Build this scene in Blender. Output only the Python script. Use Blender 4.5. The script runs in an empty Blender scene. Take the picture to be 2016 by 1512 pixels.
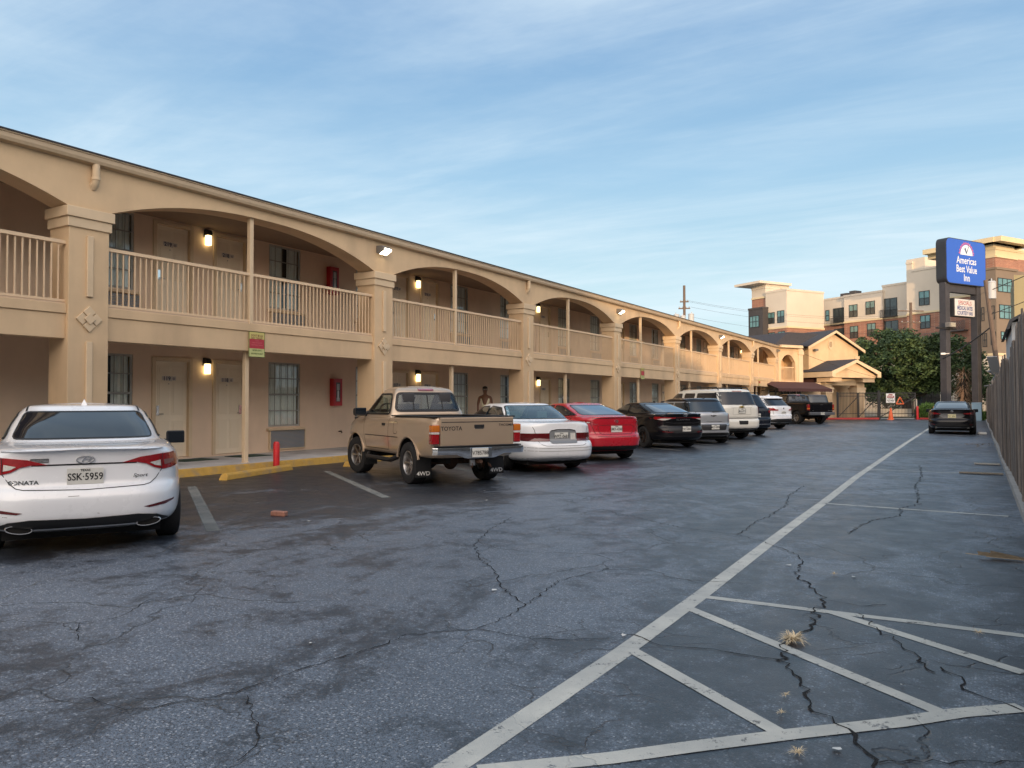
import bpy, bmesh, math, random
from mathutils import Vector, Matrix
from mathutils.bvhtree import BVHTree
random.seed(7)
R = math.radians
SC = bpy.context.scene
COL = SC.collection
W = bpy.data.worlds.new("World"); SC.world = W; W.use_nodes = True
SC.view_settings.view_transform = 'Standard'; SC.view_settings.look = 'None'
SC.view_settings.exposure = 0; SC.view_settings.gamma = 1

# ------------------------------------------------------------------ scene graph helpers
def tag(o, label=None, cat=None, group=None, kind=None):
    if label: o['label'] = label
    if cat: o['category'] = cat
    if group: o['group'] = group
    if kind: o['kind'] = kind
    return o
def empty(name, loc=(0, 0, 0), rz=0, label=None, cat=None, group=None):
    o = bpy.data.objects.new(name, None); COL.objects.link(o)
    o.location = loc; o.rotation_euler = (0, 0, rz); o.empty_display_size = .3
    return tag(o, label, cat, group)
def link(name, me, parent=None, mats=()):
    o = bpy.data.objects.new(name, me); COL.objects.link(o)
    for m in mats:
        me.materials.append(m)
    if parent: o.parent = parent
    return o
def copy_tree(o, parent=None, loc=None, rz=None, **kw):
    c = o.copy(); COL.objects.link(c)
    if parent: c.parent = parent
    if loc is not None: c.location = loc
    if rz is not None: c.rotation_euler = (0, 0, rz)
    for ch in list(o.children):
        copy_tree(ch, c)
    tag(c, **kw)
    return c

class MB:
    """collects vertices and faces of ONE mesh"""
    def __init__(s): s.v = []; s.f = []; s.m = []
    def add(s, vs, fs, m=0):
        n = len(s.v); s.v += [tuple(v) for v in vs]
        s.f += [tuple(i + n for i in f) for f in fs]; s.m += [m] * len(fs)
    def box(s, x0, x1, y0, y1, z0, z1, m=0, M=None):
        vs = [(x, y, z) for z in (z0, z1) for y in (y0, y1) for x in (x0, x1)]
        if M is not None: vs = [M @ Vector(v) for v in vs]
        s.add(vs, [(0, 2, 3, 1), (4, 5, 7, 6), (0, 1, 5, 4), (2, 6, 7, 3), (0, 4, 6, 2), (1, 3, 7, 5)], m)
    def prism(s, poly, a, b, axis='x', m=0, M=None):
        """poly in the plane perpendicular to axis, extruded from a to b"""
        n = len(poly)
        def P(p, t):
            q = (t, p[0], p[1]) if axis == 'x' else (p[0], t, p[1]) if axis == 'y' else (p[0], p[1], t)
            return tuple(M @ Vector(q)) if M is not None else q
        vs = [P(p, a) for p in poly] + [P(p, b) for p in poly]
        fs = [tuple(range(n)), tuple(range(2 * n - 1, n - 1, -1))]
        fs += [(i, i + n, (i + 1) % n + n, (i + 1) % n) for i in range(n)]
        s.add(vs, fs, m)
    def tube(s, pts, r, n=8, m=0, cap=True):
        pts = [Vector(p) for p in pts]; k = len(pts)
        rs = r if isinstance(r, (list, tuple)) else [r] * k
        up = None; rings = []
        for i in range(k):
            t = (pts[min(i + 1, k - 1)] - pts[max(i - 1, 0)]).normalized()
            if up is None:
                up = Vector((0, 0, 1)) if abs(t.z) < .9 else Vector((1, 0, 0))
            a = t.cross(up).normalized(); up = a.cross(t).normalized()
            rings.append([pts[i] + (a * math.cos(2 * math.pi * j / n) + up * math.sin(2 * math.pi * j / n)) * rs[i] for j in range(n)])
        vs = [v for rg in rings for v in rg]
        fs = [(i * n + j, i * n + (j + 1) % n, (i + 1) * n + (j + 1) % n, (i + 1) * n + j) for i in range(k - 1) for j in range(n)]
        if cap: fs += [tuple(range(n))[::-1], tuple(range((k - 1) * n, k * n))]
        s.add(vs, fs, m)
    def lathe(s, prof, n=24, m=0, M=None, close=False, caps=False):
        """profile of (r, h) turned about local Z"""
        vs = []
        for r, h in prof:
            for j in range(n):
                a = 2 * math.pi * j / n
                v = Vector((r * math.cos(a), r * math.sin(a), h))
                vs.append(M @ v if M is not None else v)
        k = len(prof)
        fs = [(i * n + j, i * n + (j + 1) % n, ((i + 1) % k) * n + (j + 1) % n, ((i + 1) % k) * n + j) for i in range(k if close else k - 1) for j in range(n)]
        if caps:
            if prof[0][0] > 1e-4: fs.append(tuple(range(n))[::-1])
            if prof[-1][0] > 1e-4: fs.append(tuple(range((k - 1) * n, k * n)))
        s.add(vs, fs, m)
    def build(s, name, mats, parent=None, smooth=False, bevel=0, seg=1, fix=True, sharp=35):
        me = bpy.data.meshes.new(name); me.from_pydata(s.v, [], s.f)
        me.polygons.foreach_set('material_index', s.m)
        if fix or bevel:
            bm = bmesh.new(); bm.from_mesh(me)
            if fix: bmesh.ops.recalc_face_normals(bm, faces=bm.faces)
            if bevel:
                es = [e for e in bm.edges if len(e.link_faces) == 2 and e.calc_face_angle(0) > R(30)]
                bmesh.ops.bevel(bm, geom=es, offset=bevel, segments=seg, profile=.6, affect='EDGES', clamp_overlap=True)
            bm.to_mesh(me); bm.free()
        if smooth:
            me.polygons.foreach_set('use_smooth', [True] * len(me.polygons))
            me.set_sharp_from_angle(angle=R(sharp))
        if not isinstance(mats, (list, tuple)): mats = [mats]
        return link(name, me, parent, mats)

def structure(o): o['kind'] = 'structure'; return o

def text_mesh(s, size=1, extrude=0, bold=0, align='CENTER', xs=1, shear=0):
    cu = bpy.data.curves.new('t', 'FONT'); cu.body = s; cu.size = size; cu.extrude = extrude
    cu.offset = bold; cu.align_x = align; cu.align_y = 'CENTER'; cu.resolution_u = 3; cu.shear = shear
    ob = bpy.data.objects.new('t', cu); COL.objects.link(ob)
    dg = bpy.context.evaluated_depsgraph_get()
    me = bpy.data.meshes.new_from_object(ob.evaluated_get(dg))
    bpy.data.objects.remove(ob); bpy.data.curves.remove(cu)
    vs = [(v.co.x * xs, v.co.y, v.co.z) for v in me.vertices]
    fs = [tuple(p.vertices) for p in me.polygons]
    bpy.data.meshes.remove(me)
    return vs, fs
def put_text(mb, s, size, O, U, V, m=0, bold=0, xs=1, align='CENTER', shear=0, off=0.002):
    """flat lettering with its centre at O, running along U, up along V"""
    O, U, V = Vector(O), Vector(U).normalized(), Vector(V).normalized(); N = U.cross(V)
    vs, fs = text_mesh(s, size, 0, bold, align, xs, shear)
    mb.add([O + U * v[0] + V * v[1] + N * (off + v[2]) for v in vs], fs, m)

# ------------------------------------------------------------------ materials
MATS = {}
def mat(name, col=(.5, .5, .5), rough=.6, metal=0, var=0, vs=4, bump=0, bs=80, coat=0, spec=.5, emit=None, es=0,
        streak=0, dirt=None, dv=0, alpha=1, flake=0, dstr=False):
    if name in MATS: return MATS[name]
    m = bpy.data.materials.new(name); m.use_nodes = True; MATS[name] = m
    nt = m.node_tree; N = nt.nodes; L = nt.links; b = N['Principled BSDF']
    b.inputs['Base Color'].default_value = (*col, 1); b.inputs['Roughness'].default_value = rough
    b.inputs['Metallic'].default_value = metal; b.inputs['Coat Weight'].default_value = coat
    b.inputs['Coat Roughness'].default_value = .04; b.inputs['Specular IOR Level'].default_value = spec
    if emit: b.inputs['Emission Color'].default_value = (*emit, 1); b.inputs['Emission Strength'].default_value = es
    tc = N.new('ShaderNodeTexCoord'); src = None
    if var or streak or dv:
        no = N.new('ShaderNodeTexNoise'); no.inputs['Scale'].default_value = vs; no.inputs['Detail'].default_value = 6
        no.inputs['Roughness'].default_value = .65
        L.new(tc.outputs['Object'], no.inputs['Vector'])
        if streak:
            mp = N.new('ShaderNodeMapping'); mp.inputs['Scale'].default_value = (streak, streak, 1)
            L.new(tc.outputs['Object'], mp.inputs['Vector']); L.new(mp.outputs[0], no.inputs['Vector'])
        r = N.new('ShaderNodeMapRange'); r.inputs['From Min'].default_value = .3; r.inputs['From Max'].default_value = .7
        L.new(no.outputs['Fac'], r.inputs['Value'])
        mx = N.new('ShaderNodeMix'); mx.data_type = 'RGBA'; L.new(r.outputs[0], mx.inputs[0])
        mx.inputs[6].default_value = (*[c * (1 - var) for c in col], 1); mx.inputs[7].default_value = (*[min(1, c * (1 + var)) for c in col], 1)
        src = mx.outputs[2]
        if dirt:
            n2 = N.new('ShaderNodeTexNoise'); n2.inputs['Scale'].default_value = vs * .45; n2.inputs['Detail'].default_value = 8
            mp2 = N.new('ShaderNodeMapping'); mp2.inputs['Scale'].default_value = (1.6, 1.6, .45 if dstr else 1.6); L.new(tc.outputs['Object'], mp2.inputs['Vector']); L.new(mp2.outputs[0], n2.inputs['Vector'])
            r2 = N.new('ShaderNodeMapRange'); r2.inputs['From Min'].default_value = .5; r2.inputs['From Max'].default_value = .75
            r2.inputs['To Max'].default_value = dv
            L.new(n2.outputs['Fac'], r2.inputs['Value'])
            m2 = N.new('ShaderNodeMix'); m2.data_type = 'RGBA'; L.new(r2.outputs[0], m2.inputs[0]); L.new(src, m2.inputs[6])
            m2.inputs[7].default_value = (*dirt, 1); src = m2.outputs[2]
        L.new(src, b.inputs['Base Color'])
        r3 = N.new('ShaderNodeMapRange'); r3.inputs['To Min'].default_value = max(0, rough - .08); r3.inputs['To Max'].default_value = min(1, rough + .08)
        L.new(no.outputs['Fac'], r3.inputs['Value']); L.new(r3.outputs[0], b.inputs['Roughness'])
    if bump:
        n3 = N.new('ShaderNodeTexNoise'); n3.inputs['Scale'].default_value = bs; n3.inputs['Detail'].default_value = 4
        L.new(tc.outputs['Object'], n3.inputs['Vector'])
        bp = N.new('ShaderNodeBump'); bp.inputs['Strength'].default_value = bump; bp.inputs['Distance'].default_value = .01
        L.new(n3.outputs['Fac'], bp.inputs['Height']); L.new(bp.outputs[0], b.inputs['Normal'])
    if alpha < 1: b.inputs['Alpha'].default_value = alpha
    return m
def glass(name, tint=(.8, .85, .85), dens=.25, rough=.02, body=(.02, .03, .04)):
    """thin window pane: clear part + dark body + mirror reflection by angle"""
    if name in MATS: return MATS[name]
    m = bpy.data.materials.new(name); m.use_nodes = True; MATS[name] = m
    nt = m.node_tree; N = nt.nodes; L = nt.links; N.clear()
    o = N.new('ShaderNodeOutputMaterial'); t = N.new('ShaderNodeBsdfTransparent'); t.inputs[0].default_value = (*tint, 1)
    d = N.new('ShaderNodeBsdfPrincipled'); d.inputs['Base Color'].default_value = (*body, 1); d.inputs['Roughness'].default_value = .3
    g = N.new('ShaderNodeBsdfGlossy'); g.inputs['Roughness'].default_value = rough; g.inputs['Color'].default_value = (.9, .95, 1, 1)
    f = N.new('ShaderNodeLayerWeight'); f.inputs['Blend'].default_value = .5
    pw = N.new('ShaderNodeMath'); pw.operation = 'POWER'; pw.inputs[1].default_value = 3.5; L.new(f.outputs['Facing'], pw.inputs[0])
    ma = N.new('ShaderNodeMath'); ma.operation = 'MULTIPLY_ADD'; ma.inputs[1].default_value = .9; ma.inputs[2].default_value = .06; ma.use_clamp = True
    L.new(pw.outputs[0], ma.inputs[0])
    m1 = N.new('ShaderNodeMixShader'); m1.inputs[0].default_value = dens; L.new(t.outputs[0], m1.inputs[1]); L.new(d.outputs[0], m1.inputs[2])
    m2 = N.new('ShaderNodeMixShader'); L.new(ma.outputs[0], m2.inputs[0]); L.new(m1.outputs[0], m2.inputs[1]); L.new(g.outputs[0], m2.inputs[2])
    L.new(m2.outputs[0], o.inputs[0])
    return m
def brick_mat(name, c1, c2, mortar, scale=1.0, bw=.4, bh=.13):
    if name in MATS: return MATS[name]
    m = bpy.data.materials.new(name); m.use_nodes = True; MATS[name] = m
    nt = m.node_tree; N = nt.nodes; L = nt.links; b = N['Principled BSDF']; b.inputs['Roughness'].default_value = .85
    tc = N.new('ShaderNodeTexCoord'); sx = N.new('ShaderNodeSeparateXYZ'); L.new(tc.outputs['Object'], sx.inputs[0])
    ad = N.new('ShaderNodeMath'); L.new(sx.outputs[0], ad.inputs[0]); L.new(sx.outputs[1], ad.inputs[1])
    cb = N.new('ShaderNodeCombineXYZ'); L.new(ad.outputs[0], cb.inputs[0]); L.new(sx.outputs[2], cb.inputs[1])
    br = N.new('ShaderNodeTexBrick'); br.inputs['Scale'].default_value = scale
    br.inputs['Color1'].default_value = (*c1, 1); br.inputs['Color2'].default_value = (*c2, 1); br.inputs['Mortar'].default_value = (*mortar, 1)
    br.inputs['Brick Width'].default_value = bw; br.inputs['Row Height'].default_value = bh; br.inputs['Mortar Size'].default_value = .012
    L.new(cb.outputs[0], br.inputs['Vector'])
    no = N.new('ShaderNodeTexNoise'); no.inputs['Scale'].default_value = .8; no.inputs['Detail'].default_value = 6; L.new(tc.outputs['Object'], no.inputs['Vector'])
    r = N.new('ShaderNodeMapRange'); r.inputs['To Min'].default_value = .7; r.inputs['To Max'].default_value = 1.3; L.new(no.outputs['Fac'], r.inputs[0])
    mx = N.new('ShaderNodeMix'); mx.data_type = 'RGBA'; mx.blend_type = 'MULTIPLY'; mx.inputs[0].default_value = 1
    L.new(br.outputs['Color'], mx.inputs[6]); L.new(r.outputs[0], mx.inputs[7]); L.new(mx.outputs[2], b.inputs['Base Color'])
    return m

STUCCO = mat('tan_stucco', (.65, .475, .295), .9, var=.07, vs=1.3, bump=.35, bs=110, dirt=(.36, .26, .17), dv=.5, dstr=True)
STUCCOL = mat('pale_trim', (.66, .51, .34), .8, var=.06, vs=2.2, bump=.1, bs=90, dirt=(.45, .33, .21), dv=.3)
WALLC = mat('corridor_wall', (.74, .56, .41), .9, var=.06, vs=1.1, bump=.25, bs=130, dirt=(.50, .36, .25), dv=.4, dstr=True)
RAILM = mat('rail_paint', (.70, .52, .34), .55, var=.05, vs=6)
DOORM = mat('door_paint', (.84, .72, .55), .5, var=.04, vs=3)
DARKM = mat('dark_metal', (.02, .02, .022), .45)
BLACKP = mat('black_plastic', (.012, .012, .013), .55, bump=.05, bs=300)
RUBBER = mat('tyre_rubber', (.013, .013, .014), .85, var=.3, vs=25, bump=.2, bs=120)
CHROME = mat('chrome', (.75, .75, .75), .12, metal=1)
ALU = mat('brushed_metal', (.55, .54, .53), .35, metal=1, var=.1, vs=20)
SHINGLE = mat('dark_shingle', (.045, .045, .055), .9, var=.35, vs=14, bump=.6, bs=25)
CONC = mat('concrete', (.36, .34, .32), .9, var=.12, vs=3, bump=.2, bs=60, dirt=(.2, .18, .16), dv=.6)
YELLOW = mat('worn_yellow_paint', (.50, .30, .06), .75, var=.14, vs=7, bump=.3, bs=40, dirt=(.28, .22, .15), dv=.8)
CURTAIN = mat('curtain_cloth', (.85, .86, .83), .9, var=.08, vs=3)
PANE = glass('window_pane', (.88, .92, .9), .03)
REDM = mat('red_enamel', (.48, .02, .025), .35, var=.12, vs=9)
WHITEP = mat('white_paint', (.75, .75, .73), .5)
INK = mat('black_ink', (.01, .01, .012), .5)
SILVER = mat('silver_trim', (.6, .6, .6), .3, metal=.9)
# ------------------------------------------------------------------ camera, sky, sun
CAMH = 1.45
cd = bpy.data.cameras.new('camera'); cam = bpy.data.objects.new('camera', cd); COL.objects.link(cam); SC.camera = cam
cd.sensor_width = 36; cd.lens = 36 * 1513 / 2016; cd.clip_end = 3000; cd.clip_start = .05
cam.location = (0, 0, CAMH)
_th, _pt, _ro = R(31.25), math.atan(36 / 1513), .002
_f = Vector((-math.sin(_th) * math.cos(_pt), math.cos(_th) * math.cos(_pt), math.sin(_pt)))
_r = Vector((math.cos(_th), math.sin(_th), 0)); _u = _r.cross(_f)
_r2 = _r * math.cos(_ro) - _u * math.sin(_ro); _u2 = _u * math.cos(_ro) + _r * math.sin(_ro)
cam.rotation_euler = Matrix((_r2, _u2, -_f)).transposed().to_euler()

SUN_EL = 7.0; SUN_DIR = Vector((.55, -.835, 0)).normalized()
sun_vec = Vector((SUN_DIR.x * math.cos(R(SUN_EL)), SUN_DIR.y * math.cos(R(SUN_EL)), math.sin(R(SUN_EL))))
sl = bpy.data.lights.new('sun', 'SUN'); sl.energy = 3.1; sl.angle = R(.6); sl.color = (1, .66, .36)
so = bpy.data.objects.new('sun', sl); COL.objects.link(so); so.rotation_euler = sun_vec.to_track_quat('Z', 'Y').to_euler()
so.location = (10, -20, 20)

nt = W.node_tree; N = nt.nodes; L = nt.links; N.clear()
sky = N.new('ShaderNodeTexSky'); sky.sky_type = 'NISHITA'; sky.sun_disc = False
sky.sun_elevation = R(SUN_EL); sky.sun_rotation = math.atan2(SUN_DIR.x, SUN_DIR.y)
sky.air_density = 1.0; sky.dust_density = 1.2; sky.ozone_density = 1.5
tc = N.new('ShaderNodeTexCoord'); sep = N.new('ShaderNodeSeparateXYZ'); L.new(tc.outputs['Generated'], sep.inputs[0])
# cirrus: direction projected on a high flat layer
mz = N.new('ShaderNodeMath'); mz.operation = 'MAXIMUM'; mz.inputs[1].default_value = .04; L.new(sep.outputs[2], mz.inputs[0])
dx = N.new('ShaderNodeMath'); dx.operation = 'DIVIDE'; L.new(sep.outputs[0], dx.inputs[0]); L.new(mz.outputs[0], dx.inputs[1])
dy = N.new('ShaderNodeMath'); dy.operation = 'DIVIDE'; L.new(sep.outputs[1], dy.inputs[0]); L.new(mz.outputs[0], dy.inputs[1])
cb = N.new('ShaderNodeCombineXYZ'); L.new(dx.outputs[0], cb.inputs[0]); L.new(dy.outputs[0], cb.inputs[1])
def cloud(rot, scl, sc, dist, lo, hi, amt, seed):
    mp = N.new('ShaderNodeMapping'); mp.inputs['Rotation'].default_value = (0, 0, R(rot)); mp.inputs['Scale'].default_value = scl
    mp.inputs['Location'].default_value = (seed, seed * .7, 0); L.new(cb.outputs[0], mp.inputs[0])
    no = N.new('ShaderNodeTexNoise'); no.inputs['Scale'].default_value = sc; no.inputs['Detail'].default_value = 9; no.inputs['Roughness'].default_value = .62
    no.inputs['Distortion'].default_value = dist; L.new(mp.outputs[0], no.inputs[0])
    r = N.new('ShaderNodeMapRange'); r.interpolation_type = 'SMOOTHSTEP'
    r.inputs['From Min'].default_value = lo; r.inputs['From Max'].default_value = hi; r.inputs['To Max'].default_value = amt; L.new(no.outputs['Fac'], r.inputs[0])
    return r.outputs[0]
c1 = cloud(40, (.35, 1.5, 1), .8, .7, .42, .86, .50, 3.1)
c2 = cloud(20, (.6, .8, 1), .28, .3, .42, .70, .62, 8.4)
mxx = N.new('ShaderNodeMath'); mxx.operation = 'ADD'; mxx.use_clamp = True; L.new(c1, mxx.inputs[0]); L.new(c2, mxx.inputs[1])
# tint of the clear sky, cyan and pale near the horizon
ramp = N.new('ShaderNodeValToRGB'); L.new(sep.outputs[2], ramp.inputs[0])
e = ramp.color_ramp.elements; e[0].position = 0; e[0].color = (5.9, 6.9, 7.0, 1); e[1].position = .75; e[1].color = (.9, 2.1, 4.1, 1)
for p, c in ((.12, (4.6, 6.4, 7.1, 1)), (.28, (2.95, 4.8, 6.5, 1)), (.46, (1.5, 3.0, 5.2, 1))):
    q = e.new(p); q.color = c
mixs = N.new('ShaderNodeMix'); mixs.data_type = 'RGBA'; mixs.inputs[0].default_value = .85
L.new(sky.outputs[0], mixs.inputs[6]); L.new(ramp.outputs[0], mixs.inputs[7])
mixc = N.new('ShaderNodeMix'); mixc.data_type = 'RGBA'; L.new(mxx.outputs[0], mixc.inputs[0]); L.new(mixs.outputs[2], mixc.inputs[6]); mixc.inputs[7].default_value = (5.9, 6.9, 7.5, 1)
# broad warm glow of the hazy sky round the low sun, behind the photographer
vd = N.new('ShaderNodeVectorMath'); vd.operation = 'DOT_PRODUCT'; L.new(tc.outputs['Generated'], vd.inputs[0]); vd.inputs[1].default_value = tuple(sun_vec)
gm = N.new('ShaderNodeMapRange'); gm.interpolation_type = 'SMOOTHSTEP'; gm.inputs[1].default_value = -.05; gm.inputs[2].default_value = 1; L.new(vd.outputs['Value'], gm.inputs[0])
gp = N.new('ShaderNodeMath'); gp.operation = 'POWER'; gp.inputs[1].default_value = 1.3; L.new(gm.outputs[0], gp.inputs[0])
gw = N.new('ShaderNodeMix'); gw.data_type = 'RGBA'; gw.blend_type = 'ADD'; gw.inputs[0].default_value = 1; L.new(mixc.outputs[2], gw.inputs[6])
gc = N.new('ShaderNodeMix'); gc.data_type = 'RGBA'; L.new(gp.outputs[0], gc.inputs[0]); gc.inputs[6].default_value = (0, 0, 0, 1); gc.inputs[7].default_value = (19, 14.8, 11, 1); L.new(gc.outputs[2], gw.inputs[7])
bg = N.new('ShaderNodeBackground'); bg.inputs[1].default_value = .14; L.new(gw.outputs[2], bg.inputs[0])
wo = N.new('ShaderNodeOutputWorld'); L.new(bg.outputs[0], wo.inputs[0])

# ------------------------------------------------------------------ ground
def asphalt_nodes(m, seed=0):
    nt = m.node_tree; N = nt.nodes; L = nt.links; b = N['Principled BSDF']
    tc = N.new('ShaderNodeTexCoord'); geo = N.new('ShaderNodeNewGeometry')
    P = geo.outputs['Position']
    def noise(sc, det, rg=.6, dist=0, scl=None, vec=None):
        n = N.new('ShaderNodeTexNoise'); n.inputs['Scale'].default_value = sc; n.inputs['Detail'].default_value = det
        n.inputs['Roughness'].default_value = rg; n.inputs['Distortion'].default_value = dist
        v = vec or P
        if scl:
            mp = N.new('ShaderNodeMapping'); mp.inputs['Scale'].default_value = scl; mp.inputs['Rotation'].default_value = (0, 0, R(12)); L.new(v, mp.inputs[0]); v = mp.outputs[0]
        L.new(v, n.inputs['Vector']); return n.outputs['Fac']
    def mr(v, a, b_, c=0, d=1, smooth=False):
        r = N.new('ShaderNodeMapRange'); r.inputs[1].default_value = a; r.inputs[2].default_value = b_; r.inputs[3].default_value = c; r.inputs[4].default_value = d
        if smooth: r.interpolation_type = 'SMOOTHSTEP'
        L.new(v, r.inputs[0]); return r.outputs[0]
    def mth(op, a, b2, clamp=False):
        n = N.new('ShaderNodeMath'); n.operation = op; n.use_clamp = clamp
        for i, q in enumerate((a, b2)):
            if isinstance(q, (int, float)): n.inputs[i].default_value = q
            else: L.new(q, n.inputs[i])
        return n.outputs[0]
    def mixc(f, a, c):
        n = N.new('ShaderNodeMix'); n.data_type = 'RGBA'
        if isinstance(f, (int, float)): n.inputs[0].default_value = f
        else: L.new(f, n.inputs[0])
        for i, q in ((6, a), (7, c)):
            if isinstance(q, tuple): n.inputs[i].default_value = (*q, 1)
            else: L.new(q, n.inputs[i])
        return n.outputs[2]
    sp = N.new('ShaderNodeSeparateXYZ'); L.new(P, sp.inputs[0])
    # worn lane: wear grows between the two rows of parked cars
    lane = mth('MULTIPLY', mr(sp.outputs[0], -8.6, -5.6, 0, 1, True), mr(sp.outputs[0], -1.6, .3, 1, .45, True))
    big = noise(.32, 4, .55, .5, (1, .55, 1)); med = noise(1.15, 7, .68, .9, (1.25, .8, 1))
    fine = noise(4.5, 8, .78, .4)
    w = mth('ADD', mth('MULTIPLY', big, .8), mth('MULTIPLY', med, .9))
    w = mth('ADD', w, mth('ADD', mth('MULTIPLY', lane, .09), mth('MULTIPLY', mth('ADD', mth('MULTIPLY', fine, .6), mth('MULTIPLY', noise(22, 4, .8), .4)), 1.1)))
    w = mth('ADD', w, mr(sp.outputs[0], -13, -7.4, -.16, 0, True)); wear = mr(w, 1.40, 1.60, .06, 1, True)
    grain = noise(48, 3, .85); grain2 = noise(150, 2, .8)
    wearg = mth('MULTIPLY', wear, mr(mth('ADD', mth('MULTIPLY', grain, .6), mth('MULTIPLY', grain2, .5)), .46, .58, .0, 1))
    fleck = mr(noise(60, 1, .5, 0), .68, .74, 0, 1)
    wearg = mth('ADD', wearg, mth('MULTIPLY', fleck, mth('ADD', mth('MULTIPLY', wear, .6), .1)), True)
    col = mixc(wearg, (.012, .016, .024), (.135, .165, .21))
    pit = mr(noise(85, 2, .7), .36, .44, 1, 0); col = mixc(mth('MULTIPLY', pit, .85), col, (.006, .007, .010))
    vsp = N.new('ShaderNodeTexVoronoi'); vsp.inputs['Scale'].default_value = 62; L.new(P, vsp.inputs['Vector'])
    sc_ = N.new('ShaderNodeSeparateColor'); L.new(vsp.outputs['Color'], sc_.inputs[0])
    spk = mth('MULTIPLY', mr(vsp.outputs['Distance'], .30, .42, 1, 0), mr(sc_.outputs[0], .55, .8, 0, 1)); spk = mth('MULTIPLY', spk, mth('ADD', mth('MULTIPLY', wear, .75), .05), True)
    col = mixc(spk, col, (.38, .40, .43))
    tone = noise(.12, 3); tm = mr(tone, .35, .65, .8, 1.2)
    mul = N.new('ShaderNodeMix'); mul.data_type = 'RGBA'; mul.blend_type = 'MULTIPLY'; mul.inputs[0].default_value = 1; L.new(col, mul.inputs[6]); L.new(tm, mul.inputs[7]); col = mul.outputs[2]
    # hairline crazing
    wv = N.new('ShaderNodeVectorMath'); wv.operation = 'ADD'
    nz = N.new('ShaderNodeTexNoise'); nz.inputs['Scale'].default_value = 1.5; nz.inputs['Detail'].default_value = 5; L.new(P, nz.inputs['Vector'])
    L.new(P, wv.inputs[0]); L.new(nz.outputs['Color'], wv.inputs[1])
    vo = N.new('ShaderNodeTexVoronoi'); vo.feature = 'DISTANCE_TO_EDGE'; vo.inputs['Scale'].default_value = .55; L.new(wv.outputs[0], vo.inputs['Vector'])
    crk = mr(vo.outputs['Distance'], .0, .009, 1, 0); vo2 = N.new('ShaderNodeTexVoronoi'); vo2.feature = 'DISTANCE_TO_EDGE'; vo2.inputs['Scale'].default_value = 1.4; L.new(wv.outputs[0], vo2.inputs['Vector'])
    crk2 = mth('MULTIPLY', mr(vo2.outputs['Distance'], 0, .014, 1, 0), mr(noise(.8, 3), .52, .60, 0, .75)); crk = mth('MAXIMUM', mth('MULTIPLY', crk, mr(noise(.5, 2), .44, .52, 0, .9)), crk2)
    col = mixc(crk, col, (.008, .008, .009))
    rough = mth('ADD', mr(wearg, 0, 1, .36, .44), mr(noise(3, 5), .3, .7, -.05, .10))
    hgt = mth('ADD', mth('MULTIPLY', grain, .6), mth('MULTIPLY', grain2, .4)); hgt = mth('SUBTRACT', hgt, mth('MULTIPLY', crk, 1.5))
    hgt = mth('ADD', hgt, mth('MULTIPLY', noise(2.2, 4), 1.2))
    bp = N.new('ShaderNodeBump'); bp.inputs['Strength'].default_value = .7; bp.inputs['Distance'].default_value = .006; L.new(hgt, bp.inputs['Height'])
    return dict(N=N, L=L, b=b, col=col, rough=rough, bump=bp, mixc=mixc, mr=mr, mth=mth, noise=noise, grain=grain)
ASPH = bpy.data.materials.new('worn_asphalt'); ASPH.use_nodes = True
k = asphalt_nodes(ASPH); k['L'].new(k['col'], k['b'].inputs['Base Color']); k['L'].new(k['rough'], k['b'].inputs['Roughness']); k['L'].new(k['bump'].outputs[0], k['b'].inputs['Normal'])
k['b'].inputs['Specular IOR Level'].default_value = .9
PAINT = bpy.data.materials.new('worn_road_paint'); PAINT.use_nodes = True
k = asphalt_nodes(PAINT); mr, mth, noise = k['mr'], k['mth'], k['noise']
chip = mth('ADD', mth('MULTIPLY', noise(9, 8, .75, .3), .75), mth('MULTIPLY', k['grain'], .25))
chip = mr(chip, .56, .61, 0, .9)
pc = k['mixc'](mr(noise(2.5, 6), .35, .7, 0, 1), (.40, .41, .39), (.56, .56, .51))
col = k['mixc'](chip, pc, k['col']); k['L'].new(col, k['b'].inputs['Base Color']); k['b'].inputs['Roughness'].default_value = .75
k['L'].new(k['bump'].outputs[0], k['b'].inputs['Normal'])

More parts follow.
